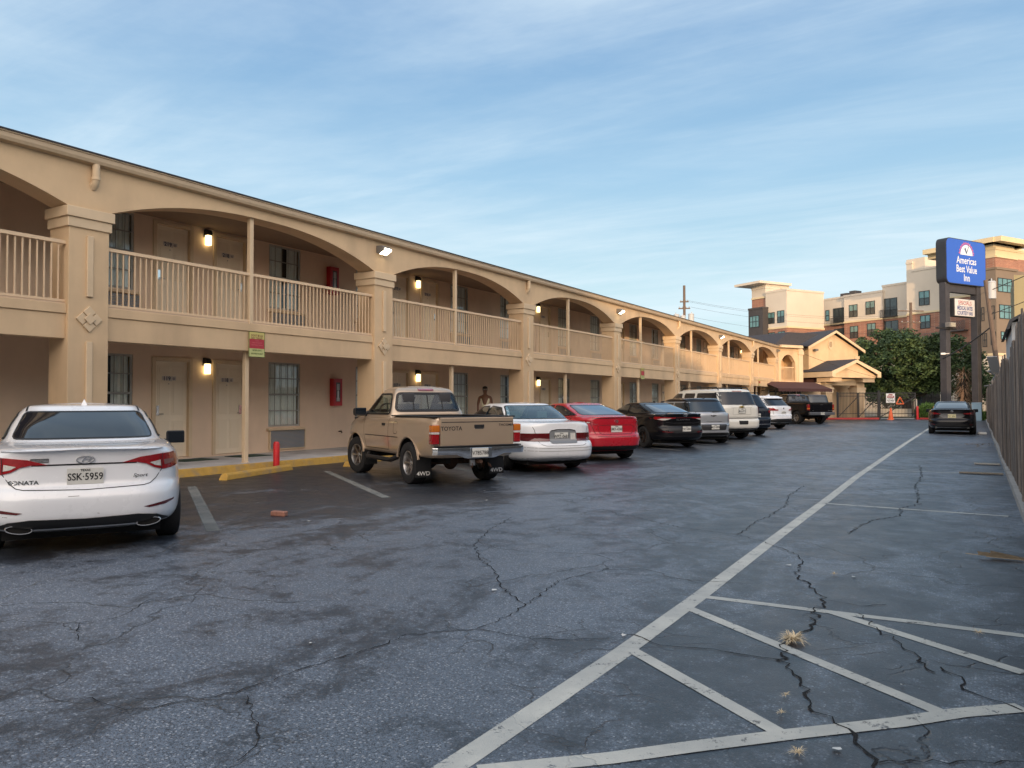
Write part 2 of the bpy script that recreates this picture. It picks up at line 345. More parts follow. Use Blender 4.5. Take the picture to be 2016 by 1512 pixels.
def sheet(name, pts, z, m, kind='structure'):
    mb = MB(); mb.add([(x, y, z) for x, y in pts], [tuple(range(len(pts)))]); o = mb.build(name, m, fix=False)
    if kind: o['kind'] = kind
    return o
GRASSM = mat('lawn_grass', (.06, .09, .03), .95, var=.35, vs=3, bump=.6, bs=30)
sheet('ground', [(-900, -900), (900, -900), (900, 900), (-900, 900)], -.03, mat('far_ground', (.16, .155, .14), .95, var=.2, vs=.2))
sheet('parking_lot', [(-60, -60), (40, -60), (40, 71.5), (-60, 71.5)], 0, ASPH)
def ribbon(name, pts, w, z, m, jit=0):
    pts = [Vector((p[0], p[1], 0)) for p in pts]; out = []
    ws = w if isinstance(w, list) else [w] * len(pts); P = []; Q = []
    for i in range(len(pts) - 1):
        n = max(1, int((pts[i + 1] - pts[i]).length / .045)) if jit else 1
        for j in range(n): P.append(pts[i].lerp(pts[i + 1], j / n)); Q.append(ws[i] + (ws[i + 1] - ws[i]) * j / n)
    P.append(pts[-1]); Q.append(ws[-1]); L_ = []; R_ = []
    for i, p in enumerate(P):
        t = (P[min(i + 1, len(P) - 1)] - P[max(i - 1, 0)]).normalized(); n = Vector((-t.y, t.x, 0))
        o_ = n * random.uniform(-jit, jit); a = Q[i] * (random.choice((.55, .75, .9, 1.15, 1.5)) * random.uniform(.75, 1.2) if jit else 1)
        L_.append(p + o_ + n * a / 2); R_.append(p + o_ - n * a / 2)
    k_ = len(P); mb = MB(); mb.add([(v.x, v.y, z) for v in L_ + R_], [(i, i + k_, i + k_ + 1, i + 1) for i in range(k_ - 1)])
    o = mb.build(name, m, fix=False); o['kind'] = 'structure'; return o
LINES = [([(-1.83, -0.5), (-1.83, 2.0), (-1.81, 2.59), (-1.785, 4.12), (-1.8, 5.64), (-1.88, 9), (-1.93, 12), (-2.03, 16), (-2.1, 22.2), (-2.2, 32), (-2.26, 43), (-2.3, 50)], 0.125), ([(-1.78, 5.66), (-0.99, 5.69), (-0.36, 5.72), (0.22, 5.73)], 0.085), ([(-0.88, 5.69), (0.19, 4.95)], 0.085), ([(-1.76, 5.29), (-0.15, 4.11)], 0.085), ([(-1.75, 4.23), (-0.75, 3.5)], 0.085), ([(-1.7, 2.54), (-1.3, 2.91), (-1.05, 3.18), (-0.71, 3.53), (-0.33, 3.9), (-0.1, 4.16), (0.16, 4.39)], 0.1), ([(-1.89, 11.71), (0.3, 11.56)], 0.075), ([(-1.99, 18.04), (0.28, 18.0)], 0.075), ([(-1.93, 24.67), (0.26, 25.16)], 0.075), ([(-2.18, 37.85), (0.12, 38.24)], 0.075), ([(-11.68, 8.54), (-7.41, 5.7)], 0.15), ([(-11.79, 11.87), (-7.73, 9.04)], 0.14), ([(-11.7, 15.1), (-7.6, 12.35)], 0.11), ([(-11.7, 18.4), (-7.6, 15.649999999999999)], 0.11), ([(-11.7, 21.7), (-7.6, 18.95)], 0.11), ([(-11.7, 25.0), (-7.6, 22.25)], 0.11), ([(-11.7, 28.299999999999997), (-7.6, 25.549999999999997)], 0.11), ([(-11.7, 31.599999999999998), (-7.6, 28.849999999999998)], 0.11), ([(-11.7, 34.9), (-7.6, 32.15)], 0.11), ([(-11.7, 38.2), (-7.6, 35.45)], 0.11), ([(-11.7, 41.5), (-7.6, 38.75)], 0.11), ([(-11.7, 44.8), (-7.6, 42.05)], 0.11), ([(-11.7, 48.099999999999994), (-7.6, 45.349999999999994)], 0.11), ([(-11.7, 51.4), (-7.6, 48.65)], 0.11)]
DIMP = PAINT.copy(); DIMP.name = 'faded_road_paint'
for n_ in DIMP.node_tree.nodes:
    if n_.type == 'MIX' and abs(n_.inputs[7].default_value[0] - .56) < .01: n_.inputs[6].default_value = (.13, .135, .13, 1); n_.inputs[7].default_value = (.24, .24, .22, 1)
for i_, (pts, w) in enumerate(LINES): ribbon('painted_line', pts, w, .0016 + .0004 * (i_ % 6), DIMP if i_ >= 10 else PAINT)
CRK = mat('crack_dark', (.006, .006, .007), .95, bump=.4, bs=50)
CRKL = mat('crack_filled_pale', (.16, .15, .13), .95, var=.3, vs=12)
CRACKS = [([(-2.59, 13.95), (-2.52, 12.32), (-2.32, 11.21), (-2.29, 9.99), (-2.32, 9.4), (-2.26, 8.75), (-2.27, 8.47)], 0.016, 0), ([(-1.16, 19.75), (-0.96, 17.04), (-0.94, 14.91), (-0.73, 12.27), (-0.91, 11.67), (-0.89, 10.81), (-1.11, 10.39), (-1.2, 9.97), (-1.24, 9.12)], 0.02, 0), ([(-4.2, 9.4), (-2.94, 8.6), (-2.27, 8.47), (-1.9, 8.16), (-1.47, 7.61), (-1.36, 7.3)], 0.012, 0), ([(-1.36, 7.3), (-1.36, 6.81), (-1.2, 6.53), (-0.97, 5.99), (-0.98, 5.61), (-0.94, 5.29), (-1.0, 4.95), (-1.0, 4.72), (-0.96, 4.49), (-0.82, 4.26), (-0.75, 4.05), (-0.66, 3.84), (-0.57, 3.74), (-0.49, 3.64), (-0.42, 3.54), (-0.37, 3.45), (-0.37, 3.37)], 0.022, 0), ([(-0.96, 6.0), (-0.74, 5.97), (-0.58, 6.09)], 0.01, 0), ([(-0.7, 5.75), (-0.57, 5.41), (-0.41, 5.16), (-0.31, 4.92), (-0.21, 4.71)], 0.018, 0), ([(-0.21, 4.81), (-0.07, 4.66), (-0.11, 4.56), (-0.05, 4.47), (0.07, 4.39), (0.16, 4.35)], 0.014, 0), ([(-2.01, 4.5), (-1.85, 4.49), (-1.64, 4.41), (-1.35, 4.49), (-1.19, 4.48), (-0.97, 4.51)], 0.012, 0), ([(-0.37, 3.44), (-0.09, 3.59), (0.14, 3.74)], 0.012, 0), ([(-1.36, 7.3), (-1.06, 7.38), (-0.65, 7.42)], 0.007, 0), ([(-2.68, 5.99), (-2.37, 6.13), (-2.01, 6.12), (-1.55, 6.24)], 0.009, 0), ([(-5.05, 8.29), (-4.78, 7.38), (-4.41, 6.52), (-3.94, 5.93), (-3.55, 5.57), (-3.29, 5.22), (-3.01, 4.94), (-2.78, 4.77)], 0.012, 0), ([(-3.38, 2.26), (-3.19, 2.6), (-3.17, 2.91), (-3.14, 3.21), (-3.07, 3.5), (-3.06, 3.78), (-2.77, 4.1), (-2.74, 4.53), (-2.93, 5.55), (-2.81, 6.01), (-2.76, 6.18)], 0.012, 0), ([(-2.77, 4.1), (-2.38, 4.12), (-2.13, 4.23), (-1.96, 4.37)], 0.011, 0), ([(-4.72, 2.65), (-5.07, 2.88), (-4.98, 3.1), (-5.25, 3.5)], 0.009, 0), ([(-3.11, 2.6), (-2.81, 2.4), (-2.62, 2.24), (-2.58, 2.1)], 0.009, 0), ([(-6.21, 2.93), (-6.55, 3.4), (-6.58, 3.77), (-6.62, 4.18), (-6.79, 4.65), (-7.12, 5.01)], 0.008, 1), ([(-3.92, 1.99), (-3.74, 2.18), (-3.45, 2.18), (-3.38, 2.26)], 0.008, 0), ([(-7.26, 9.73), (-6.74, 9.81), (-5.97, 9.63)], 0.012, 1), ([(-11.41, 9.12), (-10.48, 9.95), (-9.61, 10.59)], 0.012, 1), ([(-9.41, 7.15), (-8.45, 7.79), (-7.97, 8.15)], 0.012, 1), ([(-7.55, 9.57), (-6.6, 9.07), (-7.02, 10.85)], 0.008, 1), ([(-5.34, 2.52), (-5.07, 2.71)], 0.007, 1)]
for pts, w, pale in CRACKS: ribbon('asphalt_crack', pts, w * .62, .005, CRKL if pale else CRK, jit=w * 1.6)
# ------------------------------------------------------------------ cars
def paint(name, c, metal=0, rough=.35, flake=.1):
    return mat(name, c, rough, metal, coat=1.0, var=flake, vs=1.6)
GLASSK = mat('tinted_glass', (.010, .014, .020), .03, spec=.6, coat=.15)
GLASSC = glass('clear_car_glass', (.62, .72, .72), .12)
GLASST = glass('smoked_car_glass', (.28, .34, .38), .35)
LAMPR = mat('red_lamp_lens', (.30, .006, .01), .12, coat=1, var=.25, vs=30)
LAMPD = mat('dark_red_lens', (.10, .004, .006), .12, coat=1)
LAMPW = mat('clear_lamp_lens', (.62, .60, .56), .1, coat=1, var=.2, vs=40)
LAMPO = mat('amber_lens', (.55, .16, .02), .15, coat=1)
GAPM = mat('panel_gap_or_crease_shade', (.012, .012, .013), .8)
WELL = mat('wheel_well', (.006, .006, .006), .95)
INTER = mat('cabin_trim', (.05, .05, .055), .85)
PLATEM = mat('plate_face', (.66, .66, .62), .45, var=.04, vs=20)
RUST = mat('rusty_steel', (.07, .035, .022), .85, var=.5, vs=25)

def pchip(vals):
    n = len(vals); d = [vals[i + 1] - vals[i] for i in range(n - 1)]; m = [0] * n
    m[0] = d[0]; m[-1] = d[-1]
    for i in range(1, n - 1):
        m[i] = 0 if d[i - 1] * d[i] <= 0 else 2 * d[i - 1] * d[i] / (d[i - 1] + d[i])
    def f(t):
        i = min(int(t), n - 2); u = t - i
        return (2*u**3-3*u*u+1)*vals[i] + (u**3-2*u*u+u)*m[i] + (3*u*u-2*u**3)*vals[i+1] + (u**3-u*u)*m[i+1]
    return f
def loft(rings, sub=4, nq=22, ns=46, m=0):
    """rings: (z_rear, z_front, x_rear, x_front, half_width, n_rear, n_front)"""
    fs = [pchip([r[i] for r in rings]) for i in range(7)]
    per = []
    for i in range(nq): per.append((-1, -1 + 2 * i / nq))
    for i in range(ns): per.append((-1 + 2 * i / ns, 1))
    for i in range(nq): per.append((1, 1 - 2 * i / nq))
    for i in range(ns): per.append((1 - 2 * i / ns, -1))
    n = len(per); V = []; K = (len(rings) - 1) * sub
    for k in range(K + 1):
        zr, zf, xr, xf, hw, nr, nf = [f(k / sub) for f in fs]
        xm, a = (xr + xf) / 2, (xf - xr) / 2
        for p, q in per:
            e = nr if p < 0 else nf
            r = (abs(p) ** e + abs(q) ** e) ** (-1 / e)
            x = xm + p * r * a
            V.append((x, q * r * hw, zr + (zf - zr) * (x - xr) / (xf - xr)))
    F = [(k * n + j, (k + 1) * n + j, (k + 1) * n + (j + 1) % n, k * n + (j + 1) % n) for k in range(K) for j in range(n)]
    F += [tuple(range(n)), tuple(range(K * n, K * n + n))[::-1]]
    mb = MB(); mb.add(V, F, m); return mb
def mb_mesh(mb, mats=(), smooth=True):
    me = bpy.data.meshes.new('m'); me.from_pydata(mb.v, [], mb.f); me.polygons.foreach_set('material_index', mb.m)
    for m_ in mats: me.materials.append(m_)
    bm = bmesh.new(); bm.from_mesh(me); bmesh.ops.recalc_face_normals(bm, faces=bm.faces); bm.to_mesh(me); bm.free()
    if smooth: me.polygons.foreach_set('use_smooth', [True] * len(me.polygons))
    return me
def cut(me, cutters, mats):
    o = bpy.data.objects.new('c', me); COL.objects.link(o); tmp = []
    for c in cutters:
        cm = mb_mesh(c, mats, False); co = bpy.data.objects.new('k', cm); COL.objects.link(co); tmp.append(co)
        md = o.modifiers.new('b', 'BOOLEAN'); md.operation = 'DIFFERENCE'; md.object = co; md.solver = 'EXACT'
    dg = bpy.context.evaluated_depsgraph_get(); dg.update()
    out = bpy.data.meshes.new_from_object(o.evaluated_get(dg))
    bpy.data.objects.remove(o)
    for t in tmp: bpy.data.objects.remove(t)
    out.set_sharp_from_angle(angle=R(32))
    return out
AX = {'rear': (Vector((1, 0, 0)), lambda a, b: Vector((-3, a, b))), 'front': (Vector((-1, 0, 0)), lambda a, b: Vector((12, a, b))),
      'left': (Vector((0, -1, 0)), lambda a, b: Vector((a, 4, b))), 'right': (Vector((0, 1, 0)), lambda a, b: Vector((a, -4, b))),
      'top': (Vector((0, 0, -1)), lambda a, b: Vector((a, b, 6)))}
class Car:
    def __init__(s, name, label, cat, loc, head, scale=1.02, group='vehicles parked in the motel lot'):
        s.root = empty(name, (loc[0], loc[1], 0), R(90 + head), label, cat, group); s.root.scale = (scale,) * 3; s.bv = None
    def surf(s, me): s.bv = BVHTree.FromPolygons([v.co for v in me.vertices], [tuple(p.vertices) for p in me.polygons])
    def hit(s, ax, a, b):
        d, f = AX[ax]; o = f(a, b); h = s.bv.ray_cast(o, d)
        if h[0] is None:
            h = s.bv.find_nearest(o + d * 3.2)
            p = h[0].copy()
            return p
        return h[0]
    def patch(s, name, poly, ax='rear', m=GAPM, off=.004, res=.04, parent=None, thick=0, mirror=False, smooth=True, keepflat=False):
        if mirror: poly = [(-a, b) for a, b in poly] if ax == 'rear' else poly
        bm = bmesh.new(); bm.faces.new([bm.verts.new((p[0], p[1], 0)) for p in poly])
        for i in (0, 1):
            lo = min(p[i] for p in poly); hi = max(p[i] for p in poly); n = max(1, int((hi - lo) / res))
            for k in range(1, n):
                c = [0, 0, 0]; c[i] = lo + (hi - lo) * k / n; nn = [0, 0, 0]; nn[i] = 1
                bmesh.ops.bisect_plane(bm, geom=bm.verts[:] + bm.edges[:] + bm.faces[:], plane_co=c, plane_no=nn, dist=1e-6)
        d = AX[ax][0]
        for v in bm.verts: v.co = s.hit(ax, v.co.x, v.co.y) - d * off
        bmesh.ops.recalc_face_normals(bm, faces=bm.faces)
        bm.normal_update()
        sgn = sum((f.normal.dot(d) * f.calc_area()) for f in bm.faces)
        if sgn > 0: bmesh.ops.reverse_faces(bm, faces=bm.faces)
        if thick:
            be = [e for e in bm.edges if len(e.link_faces) == 1]
            r = bmesh.ops.extrude_edge_only(bm, edges=be)
            for v in [g for g in r['geom'] if isinstance(g, bmesh.types.BMVert)]: v.co += d * (off + thick)
        me = bpy.data.meshes.new(name); bm.to_mesh(me); bm.free()
        if smooth:
            me.polygons.foreach_set('use_smooth', [True] * len(me.polygons)); me.set_sharp_from_angle(angle=R(40))
        return link(name, me, parent or s.root, [m])
    def both(s, name, poly, ax='rear', **k):
        a = s.patch(name, poly, ax, **k)
        if ax == 'rear': b = s.patch(name, poly, ax, mirror=True, **k)
        else: b = s.patch(name, poly, 'right' if ax == 'left' else 'left', **k)
        return a, b
    def line(s, lines, ax='rear', w=.008, m=GAPM, off=.003, name='panel_gap_or_crease_shade', mirror=False):
        """lines: list of polylines drawn on the body; one mesh"""
        d = AX[ax][0]; mb = MB()
        al = list(lines) + ([[(-a, b) for a, b in l] for l in lines] if mirror else [])
        for pts in al:
            P = []
            for i in range(len(pts) - 1):
                a, b = Vector(pts[i]), Vector(pts[i + 1]); n = max(1, int((b - a).length / .05))
                P += [a.lerp(b, j / n) for j in range(n)]
            P.append(Vector(pts[-1])); A = []; B = []
            for i, p in enumerate(P):
                t = (P[min(i + 1, len(P) - 1)] - P[max(i - 1, 0)]).normalized(); n_ = Vector((-t.y, t.x)) * w / 2
                A.append(s.hit(ax, *(p + n_)) - d * off); B.append(s.hit(ax, *(p - n_)) - d * off)
            k = len(P); mb.add(A + B, [(i, i + k, i + k + 1, i + 1) for i in range(k - 1)])
        return mb.build(name, m, s.root, fix=False)
    def text(s, t, size, c, ax='rear', m=None, bold=0, xs=1, off=.008, name='badge_lettering', align='CENTER', shear=0, parent=None):
        vs, fs = text_mesh(t, size, 0, bold, align, xs, shear); d = AX[ax][0]
        sg = {'rear': -1, 'left': -1, 'right': 1}[ax]
        mb = MB(); mb.add([s.hit(ax, c[0] + sg * v[0], c[1] + v[1]) - d * off for v in vs], fs)
        return mb.build(name, m or CHROME, parent or s.root, fix=False)
    def plate(s, c, x=None, top='TEXAS', num='SSK-5959', tilt=0, frame=None, m=PLATEM, w=.305, h=.152, ink=INK):
        y, z = c; xx = (min(s.hit('rear', y + a, z + b).x for a in (-.14, 0, .14) for b in (-.06, 0, .06)) if x is None else x) - .012
        M = Matrix.Translation((xx, y, z)) @ Matrix.Rotation(tilt, 4, 'Y')
        mb = MB(); mb.box(-.003, .003, -w / 2, w / 2, -h / 2, h / 2, 0, M); p = mb.build('license_plate', m, s.root, bevel=.0015)
        t = MB(); U = M.to_3x3() @ Vector((0, -1, 0)); V = M.to_3x3() @ Vector((0, 0, 1)); O = M @ Vector((-.0035, 0, -.008))
        put_text(t, num, .095, O, U, V, xs=.82 if len(num) > 7 else .9, bold=.0012)
        if top: put_text(t, top, .028, M @ Vector((-.0035, 0, h / 2 - .02)), U, V, bold=.001)
        t.build('plate_lettering', ink, p, fix=False)
        if frame:
            f = MB()
            for a0, a1, b0, b1 in ((-w/2-.008, w/2+.008, h/2, h/2+.008), (-w/2-.008, w/2+.008, -h/2-.014, -h/2), (-w/2-.008, -w/2, -h/2, h/2), (w/2, w/2+.008, -h/2, h/2)):
                f.box(-.006, .004, a0, a1, b0, b1, 0, M)
            f.build('plate_frame', frame, p)
        return p
    def wheel(s, x, y, r, w=.21, rim=.62, rm=None, spokes=5, side=1, hubm=None, steer=0, dark=None):
        e = empty('wheel', (x, y, r)); e.parent = s.root; e.rotation_euler = (0, 0, steer)
        M = Matrix.Rotation(R(90), 4, 'X') if side > 0 else Matrix.Rotation(R(-90), 4, 'X')   # local +h points outward
        M = Matrix.Rotation(R(-90 * side), 4, 'X')
        rr = r * rim; t = MB(); h = w / 2
        prof = [(rr, -h * .85), (rr + .02, -h), (r * .86, -h * 1.06), (r * .965, -h * .96), (r, -h * .75), (r, h * .75), (r * .965, h * .96), (r * .86, h * 1.06), (rr + .02, h), (rr, h * .85)]
        t.lathe(prof, 40, 0, M, close=True)
        for q in (-.35, 0, .35):
            t.lathe([(r * 1.001, h * (q - .03)), (r * 1.003, h * q), (r * 1.001, h * (q + .03))], 40, 0, M)
        t.build('tyre', RUBBER, e, smooth=True)
        g = MB()
        g.lathe([(rr + .004, h * .9), (rr - .012, h * .93), (rr - .025, h * .6), (rr - .03, -h * .8)], 36, 0, M)
        g.lathe([(0.001, h * .55), (rr * .16, h * .6), (rr * .2, h * .35)], 20, 0, M)
        for i in range(spokes):
            a = 2 * math.pi * i / spokes; da = .30 if spokes < 7 else .17
            P = []
            for rad, hh, k_ in ((rr * .12, .50, 1.6), (rr * .55, .62, .75), (rr * .97, .84, .9)):
                for sgn in (-1, 1):
                    an = a + sgn * da * k_ * (.55 if rad > rr * .3 else 1); P.append((rad * math.cos(an), rad * math.sin(an), h * hh))
            Q = [(p[0], p[1], p[2] - .03) for p in P]; n = 6
            g.add([M @ Vector(p) for p in P + Q], [(0, 1, 3, 2), (2, 3, 5, 4), (0, 2, 8, 6), (2, 4, 10, 8), (1, 7, 9, 3), (3, 9, 11, 5)])
        g.build('rim', rm or ALU, e, smooth=True)
        d = MB(); d.lathe([(0.001, h * .1), (rr - .02, h * .1)], 24, 0, M); d.lathe([(0.001, h * .13), (rr * .55, h * .13), (rr * .55, h * .1)], 24, 0, M); d.build('brake_disc', dark or RUST, e)
        return e
    def mirror(s, x, y, z, m, side=1, w=.22, h=.15, glassm=GLASSK):
        mb = MB(); yy = y * side
        mb.prism([(-.02, -h/2), (.09, -h/2+.02), (.11, 0), (.09, h/2-.02), (-.02, h/2)], 0, w, 'y', 0, Matrix.Translation((x, yy, z)) @ Matrix.Scale(side, 4, (0, 1, 0)))
        mb.box(x + .03, x + .08, min(yy - .08 * side, yy), max(yy - .08 * side, yy), z - h/2, z - h/2 + .06)
        e = mb.build('door_mirror', m, s.root, smooth=True, bevel=.022, seg=3)
        g = MB(); a0, a1 = sorted((yy + .015 * side, yy + (w - .015) * side)); g.box(x - .026, x - .022, a0, a1, z - h/2 + .015, z + h/2 - .015); g.build('mirror_glass', glassm, e, bevel=.002)
    def fin(s, x, m, z=None, size=1):
        p = s.hit('top', x, 0); mb = MB()
        mb.add([(p.x - .09*size, 0, p.z + .055*size), (p.x - .11*size, .028*size, p.z - .01), (p.x - .11*size, -.028*size, p.z - .01), (p.x + .09*size, 0, p.z - .01), (p.x-.05*size, 0, p.z + .06*size)],
               [(0, 1, 2), (0, 4, 3, 1), (0, 2, 3, 4), (1, 3, 2)]); mb.build('roof_antenna', m, s.root, smooth=True)
    def exhaust(s, y, z, x=.06, r=.03, w=1.0, h=1.0):
        mb = MB(); M = Matrix.Translation((x, y, z)) @ Matrix.Scale(w, 4, (0, 1, 0)) @ Matrix.Scale(h, 4, (0, 0, 1)) @ Matrix.Rotation(R(-90), 4, 'Y')
        mb.lathe([(r, -.2), (r * 1.05, .0), (r * .9, .0), (r * .88, -.18), (.001, -.18)], 16, 0, M); mb.build('exhaust_tip', CHROME, s.root, smooth=True)

def sedan_rings(L, hw, H, zd, xt, xw0, zw0, xw1, zw1, xs1, xs0, zs0, zh, hwb, hwr, bz=.5, lip=0, nr=5.5, gn=4.6, und=.22):
    return [(und, .18, .30, L - .3, hw - .14, 4, 4), (und + .05, .22, .12, L - .12, hw - .06, 5, 4), (bz - .12, .38, .02, L - .03, hw - .015, nr, 4),
            (bz + .04, .50, .0, L, hw, nr, 4), (bz + .13, .58, xt * .35, L - .01, hw, nr, 4), (bz + .19, .62, xt * .9, L - .04, hw - .002, nr, 4),
            ((bz + .19 + zd) / 2, zh - .08, xt, L - .1, hw - .008, nr, 4), (zd - .06, zh - .02, xt - lip * .3, L - .17, hw - .03, nr, 4), (zd - .008, zh + .01, xt - lip, L - .23, hw - .05, nr - .5, 4),
            (zd + .008, zh + .03, xt + .03 - lip, L - .3, hw - .07, nr - .5, 4),
            (zd * .45 + zw0 * .55, (zh + zs0) / 2 + .02, (xt + xw0) / 2, (L - .3 + xs0) / 2, (hw + hwb) / 2 - .01, 5, 3.6),
            (zw0 - .012, zs0 - .02, xw0 - .05, xs0 + .06, hwb + .035, 4.8, 3.6), (zw0, zs0, xw0, xs0, hwb, gn, 3.8),
            (zw0 * .5 + zw1 * .5, zs0 * .5 + zw1 * .5, (xw0 + xw1) / 2 - .03, (xs0 + xs1) / 2 + .04, (hwb + hwr) / 2 + .02, gn, 4),
            (zw1, zw1, xw1, xs1, hwr, gn - .3, 4), (zw1 + (H - zw1) * .55, zw1 + (H - zw1) * .5, xw1 + .10, xs1 - .10, hwr - .06, 4.2, 3.8),
            (H - .012, H - .014, xw1 + .38, xs1 - .32, hwr - .24, 3.6, 3.4), (H, H, (xw1 + xs1) / 2 - .2, (xw1 + xs1) / 2 + .2, .12, 3, 3)]
def wedges(xa, xf_, r, hw, clear=.05, depth=.30):
    out = []
    for x in (xa, xf_):
        for sd in (-1, 1):
            mb = MB(); n = 28
            poly = [(x + (r + clear) * math.cos(2 * math.pi * i / n), r + (r + clear) * math.sin(2 * math.pi * i / n)) for i in range(n)]
            y0, y1 = sorted((sd * (hw - depth), sd * (hw + .3))); mb.prism(poly, y0, y1, 'y', 1); out.append(mb)
    return out
def seat(car, x, y, z, m, h=.62, name='seat'):
    mb = MB(); mb.box(x, x + .5, y - .25, y + .25, z, z + .15); mb.prism([(x - .02, z + .1), (x + .12, z + .1), (x - .05, z + h), (x - .17, z + h)], y - .24, y + .24, 'y')
    mb.box(x - .20, x - .09, y - .12, y + .12, z + h + .02, z + h + .2); mb.build(name, m, car.root, smooth=True, bevel=.03, seg=2)
def steering(car, x, y, z):
    mb = MB(); M = Matrix.Translation((x, y, z)) @ Matrix.Rotation(R(-65), 4, 'Y')
    pts = [M @ Vector((.18 * math.cos(a), .18 * math.sin(a), 0)) for a in [2 * math.pi * i / 24 for i in range(25)]]
    mb.tube(pts, .015, 6); mb.tube([M @ Vector((-.17, 0, 0)), M @ Vector((.17, 0, 0))], .014, 5); mb.build('steering_wheel', BLACKP, car.root, smooth=True)
def hemblem(car, y, z, w, h, m=CHROME, kind='H', off=.012):
    """an oval ring with a slanted letter in it"""
    d = Vector((1, 0, 0)); mb = MB(); n = 28
    P = [car.hit('rear', y + w * math.cos(2*math.pi*i/n), z + h * math.sin(2*math.pi*i/n)) - d * off for i in range(n + 1)]
    mb.tube(P, w * .085, 6)
    vs, fs = text_mesh('H', h * 2.1, 0, w * .03, 'CENTER', w / h * .72, .35)
    mb.add([car.hit('rear', y - v[0], z + v[1]) - d * (off + .002) for v in vs], fs)
    return mb.build('emblem', m, car.root)
def round_poly(pts, r=.04, n=3):
    out = []; k = len(pts)
    for i in range(k):
        p, a, b = Vector(pts[i]), Vector(pts[i - 1]), Vector(pts[(i + 1) % k])
        ra = min(r, (a - p).length * .45); rb = min(r, (b - p).length * .45)
        A = p + (a - p).normalized() * ra; B = p + (b - p).normalized() * rb
        for j in range(n + 1):
            t = j / n; out.append(tuple(A * (1 - t) ** 2 + p * 2 * t * (1 - t) + B * t * t))
    return out
def sedan(car, pm, L, hw, H, zd, xt, xw0, zw0, xw1, zw1, xs1, xs0, zs0, zh, hwb, hwr, wb, ro, r=.33, bz=.5, lip=0, rm=None, spokes=5,
          rear_glass=GLASSK, side_glass=GLASSK, open_cab=False, seatm=None, pillar=True, roofm=None, rw=None, nr=5.5, und=.22, trimm=None, rear_w=None, dark=None, cham=None):
    mb = loft(sedan_rings(L, hw, H, zd, xt, xw0, zw0, xw1, zw1, xs1, xs0, zs0, zh, hwb, hwr, bz, lip, nr, und=und))
    me = mb_mesh(mb, [pm, WELL]); car.surf(me)
    cs = wedges(ro, ro + wb, r, hw)
    zl = lambda x: zw0 + (zs0 - zw0) * (x - xw0) / (xs0 - xw0)
    # outlines: back window, side window (front and rear panes), windscreen
    back = rear_w or [(hwb - .13, zw0 + .025), (hwr - .045, zw1 - .02), (-(hwr - .045), zw1 - .02), (-(hwb - .13), zw0 + .025)]
    back = round_poly(back, .05)
    mid = (xw1 + xs1) / 2 + .02
    sr = [(xw0 + .42, zl(xw0 + .42) + .035), (xw1 + .12, zw1 - .055), (mid - .05, zw1 - .02), (mid - .05, zl(mid) + .03)]
    sf = [(mid + .05, zl(mid) + .03), (mid + .05, zw1 - .02), (xs1 - .02, zw1 - .05), (xs0 - .42, zl(xs0 - .42) + .045), (xs0 - .45, zl(xs0 - .45) + .02)]
    if rw: sr, sf = rw
    sr, sf = round_poly(sr, .06), round_poly(sf, .05)
    if open_cab:
        a, b = MB(), MB(); z0 = zw0 + .04
        f1 = [(hwb - .14, z0), (hwr - .06, zw1 - .03), (-(hwr - .06), zw1 - .03), (-(hwb - .14), z0)]
        a.prism(f1, xw0 - .2, xs0 + .2, 'x', 1); cs.append(a)
        b.prism([(xw0 + .40, z0), (xw1 + .12, zw1 - .06), (xs1 - .04, zw1 - .06), (xs0 - .48, z0)], -hwb - .2, hwb + .2, 'y', 1); cs.append(b)
    me = cut(me, cs, [pm, WELL]); body = link('body', me, car.root)
    if roofm is not None: pass
    car.patch('rear_window', back, 'rear', m=rear_glass, off=.008)
    for nm, po in (('side_window', sr), ('side_window', sf)): car.both(nm, po, 'left', m=side_glass, off=.006)
    ws = round_poly([(hwb - .10, zs0 + .03), (hwr - .03, zw1 - .02), (-(hwr - .03), zw1 - .02), (-(hwb - .10), zs0 + .03)], .05)
    car.patch('windscreen', ws, 'front', m=rear_glass if open_cab else GLASSK, off=.004)
    gasket = back + [back[0]]; car.line([gasket], 'rear', .014, BLACKP, .012, name='window_seal')
    for ax in ('left', 'right'):
        car.line([sr + [sr[0]], sf + [sf[0]]], ax, .016, trimm or BLACKP, .010, name='window_seal')
        zb = .30
        car.line([[(mid, zl(mid)), (mid + .02, zb), (ro + r + .14, zb), (ro + r + .02, .62), (xw0 + .42, zl(xw0 + .4))],
                  [(mid, zb), (ro + wb - r - .12, zb), (ro + wb - r - .10, .7), (xs0 - .40, zl(xs0 - .4) - .0)]], ax, .007)
        sg = 1 if ax == 'left' else -1
        for hx in (mid - .22, mid + .95 if mid + .95 < xs0 - .5 else mid + .8):
            p = car.hit(ax, hx, zl(hx) - .13); h = MB(); h.tube([p, p + Vector((.03, sg * .03, 0)), p + Vector((.17, sg * .03, .005)), p + Vector((.2, 0, .005))], .012, 6); h.build('door_handle', pm, car.root, smooth=True)
    f = MB(); f.box(.35, L - .35, -hw + .25, hw - .25, .16, .30); f.build('underbody', WELL, car.root)
    for x in (ro, ro + wb):
        for sd in (-1, 1): car.wheel(x, sd * (hw - .125), r, .21, .64, rm, spokes, sd, dark=dark)
    if open_cab:
        sm = seatm or INTER
        for y in (-.36, .36): seat(car, xs1 - .55, y, zw0 - .50, sm, .52)
        seat(car, xw1 + .25, -.33, zw0 - .42, sm, .40, 'rear_seat'); seat(car, xw1 + .25, .33, zw0 - .42, sm, .40, 'rear_seat')
        steering(car, xs1 + .05, .36, zw0 + .05)
    return body
PW = paint('white_car_paint', (.82, .84, .87), rough=.28, flake=.03)
PW2 = paint('ivory_white_car_paint', (.74, .72, .65), rough=.32, flake=.03)
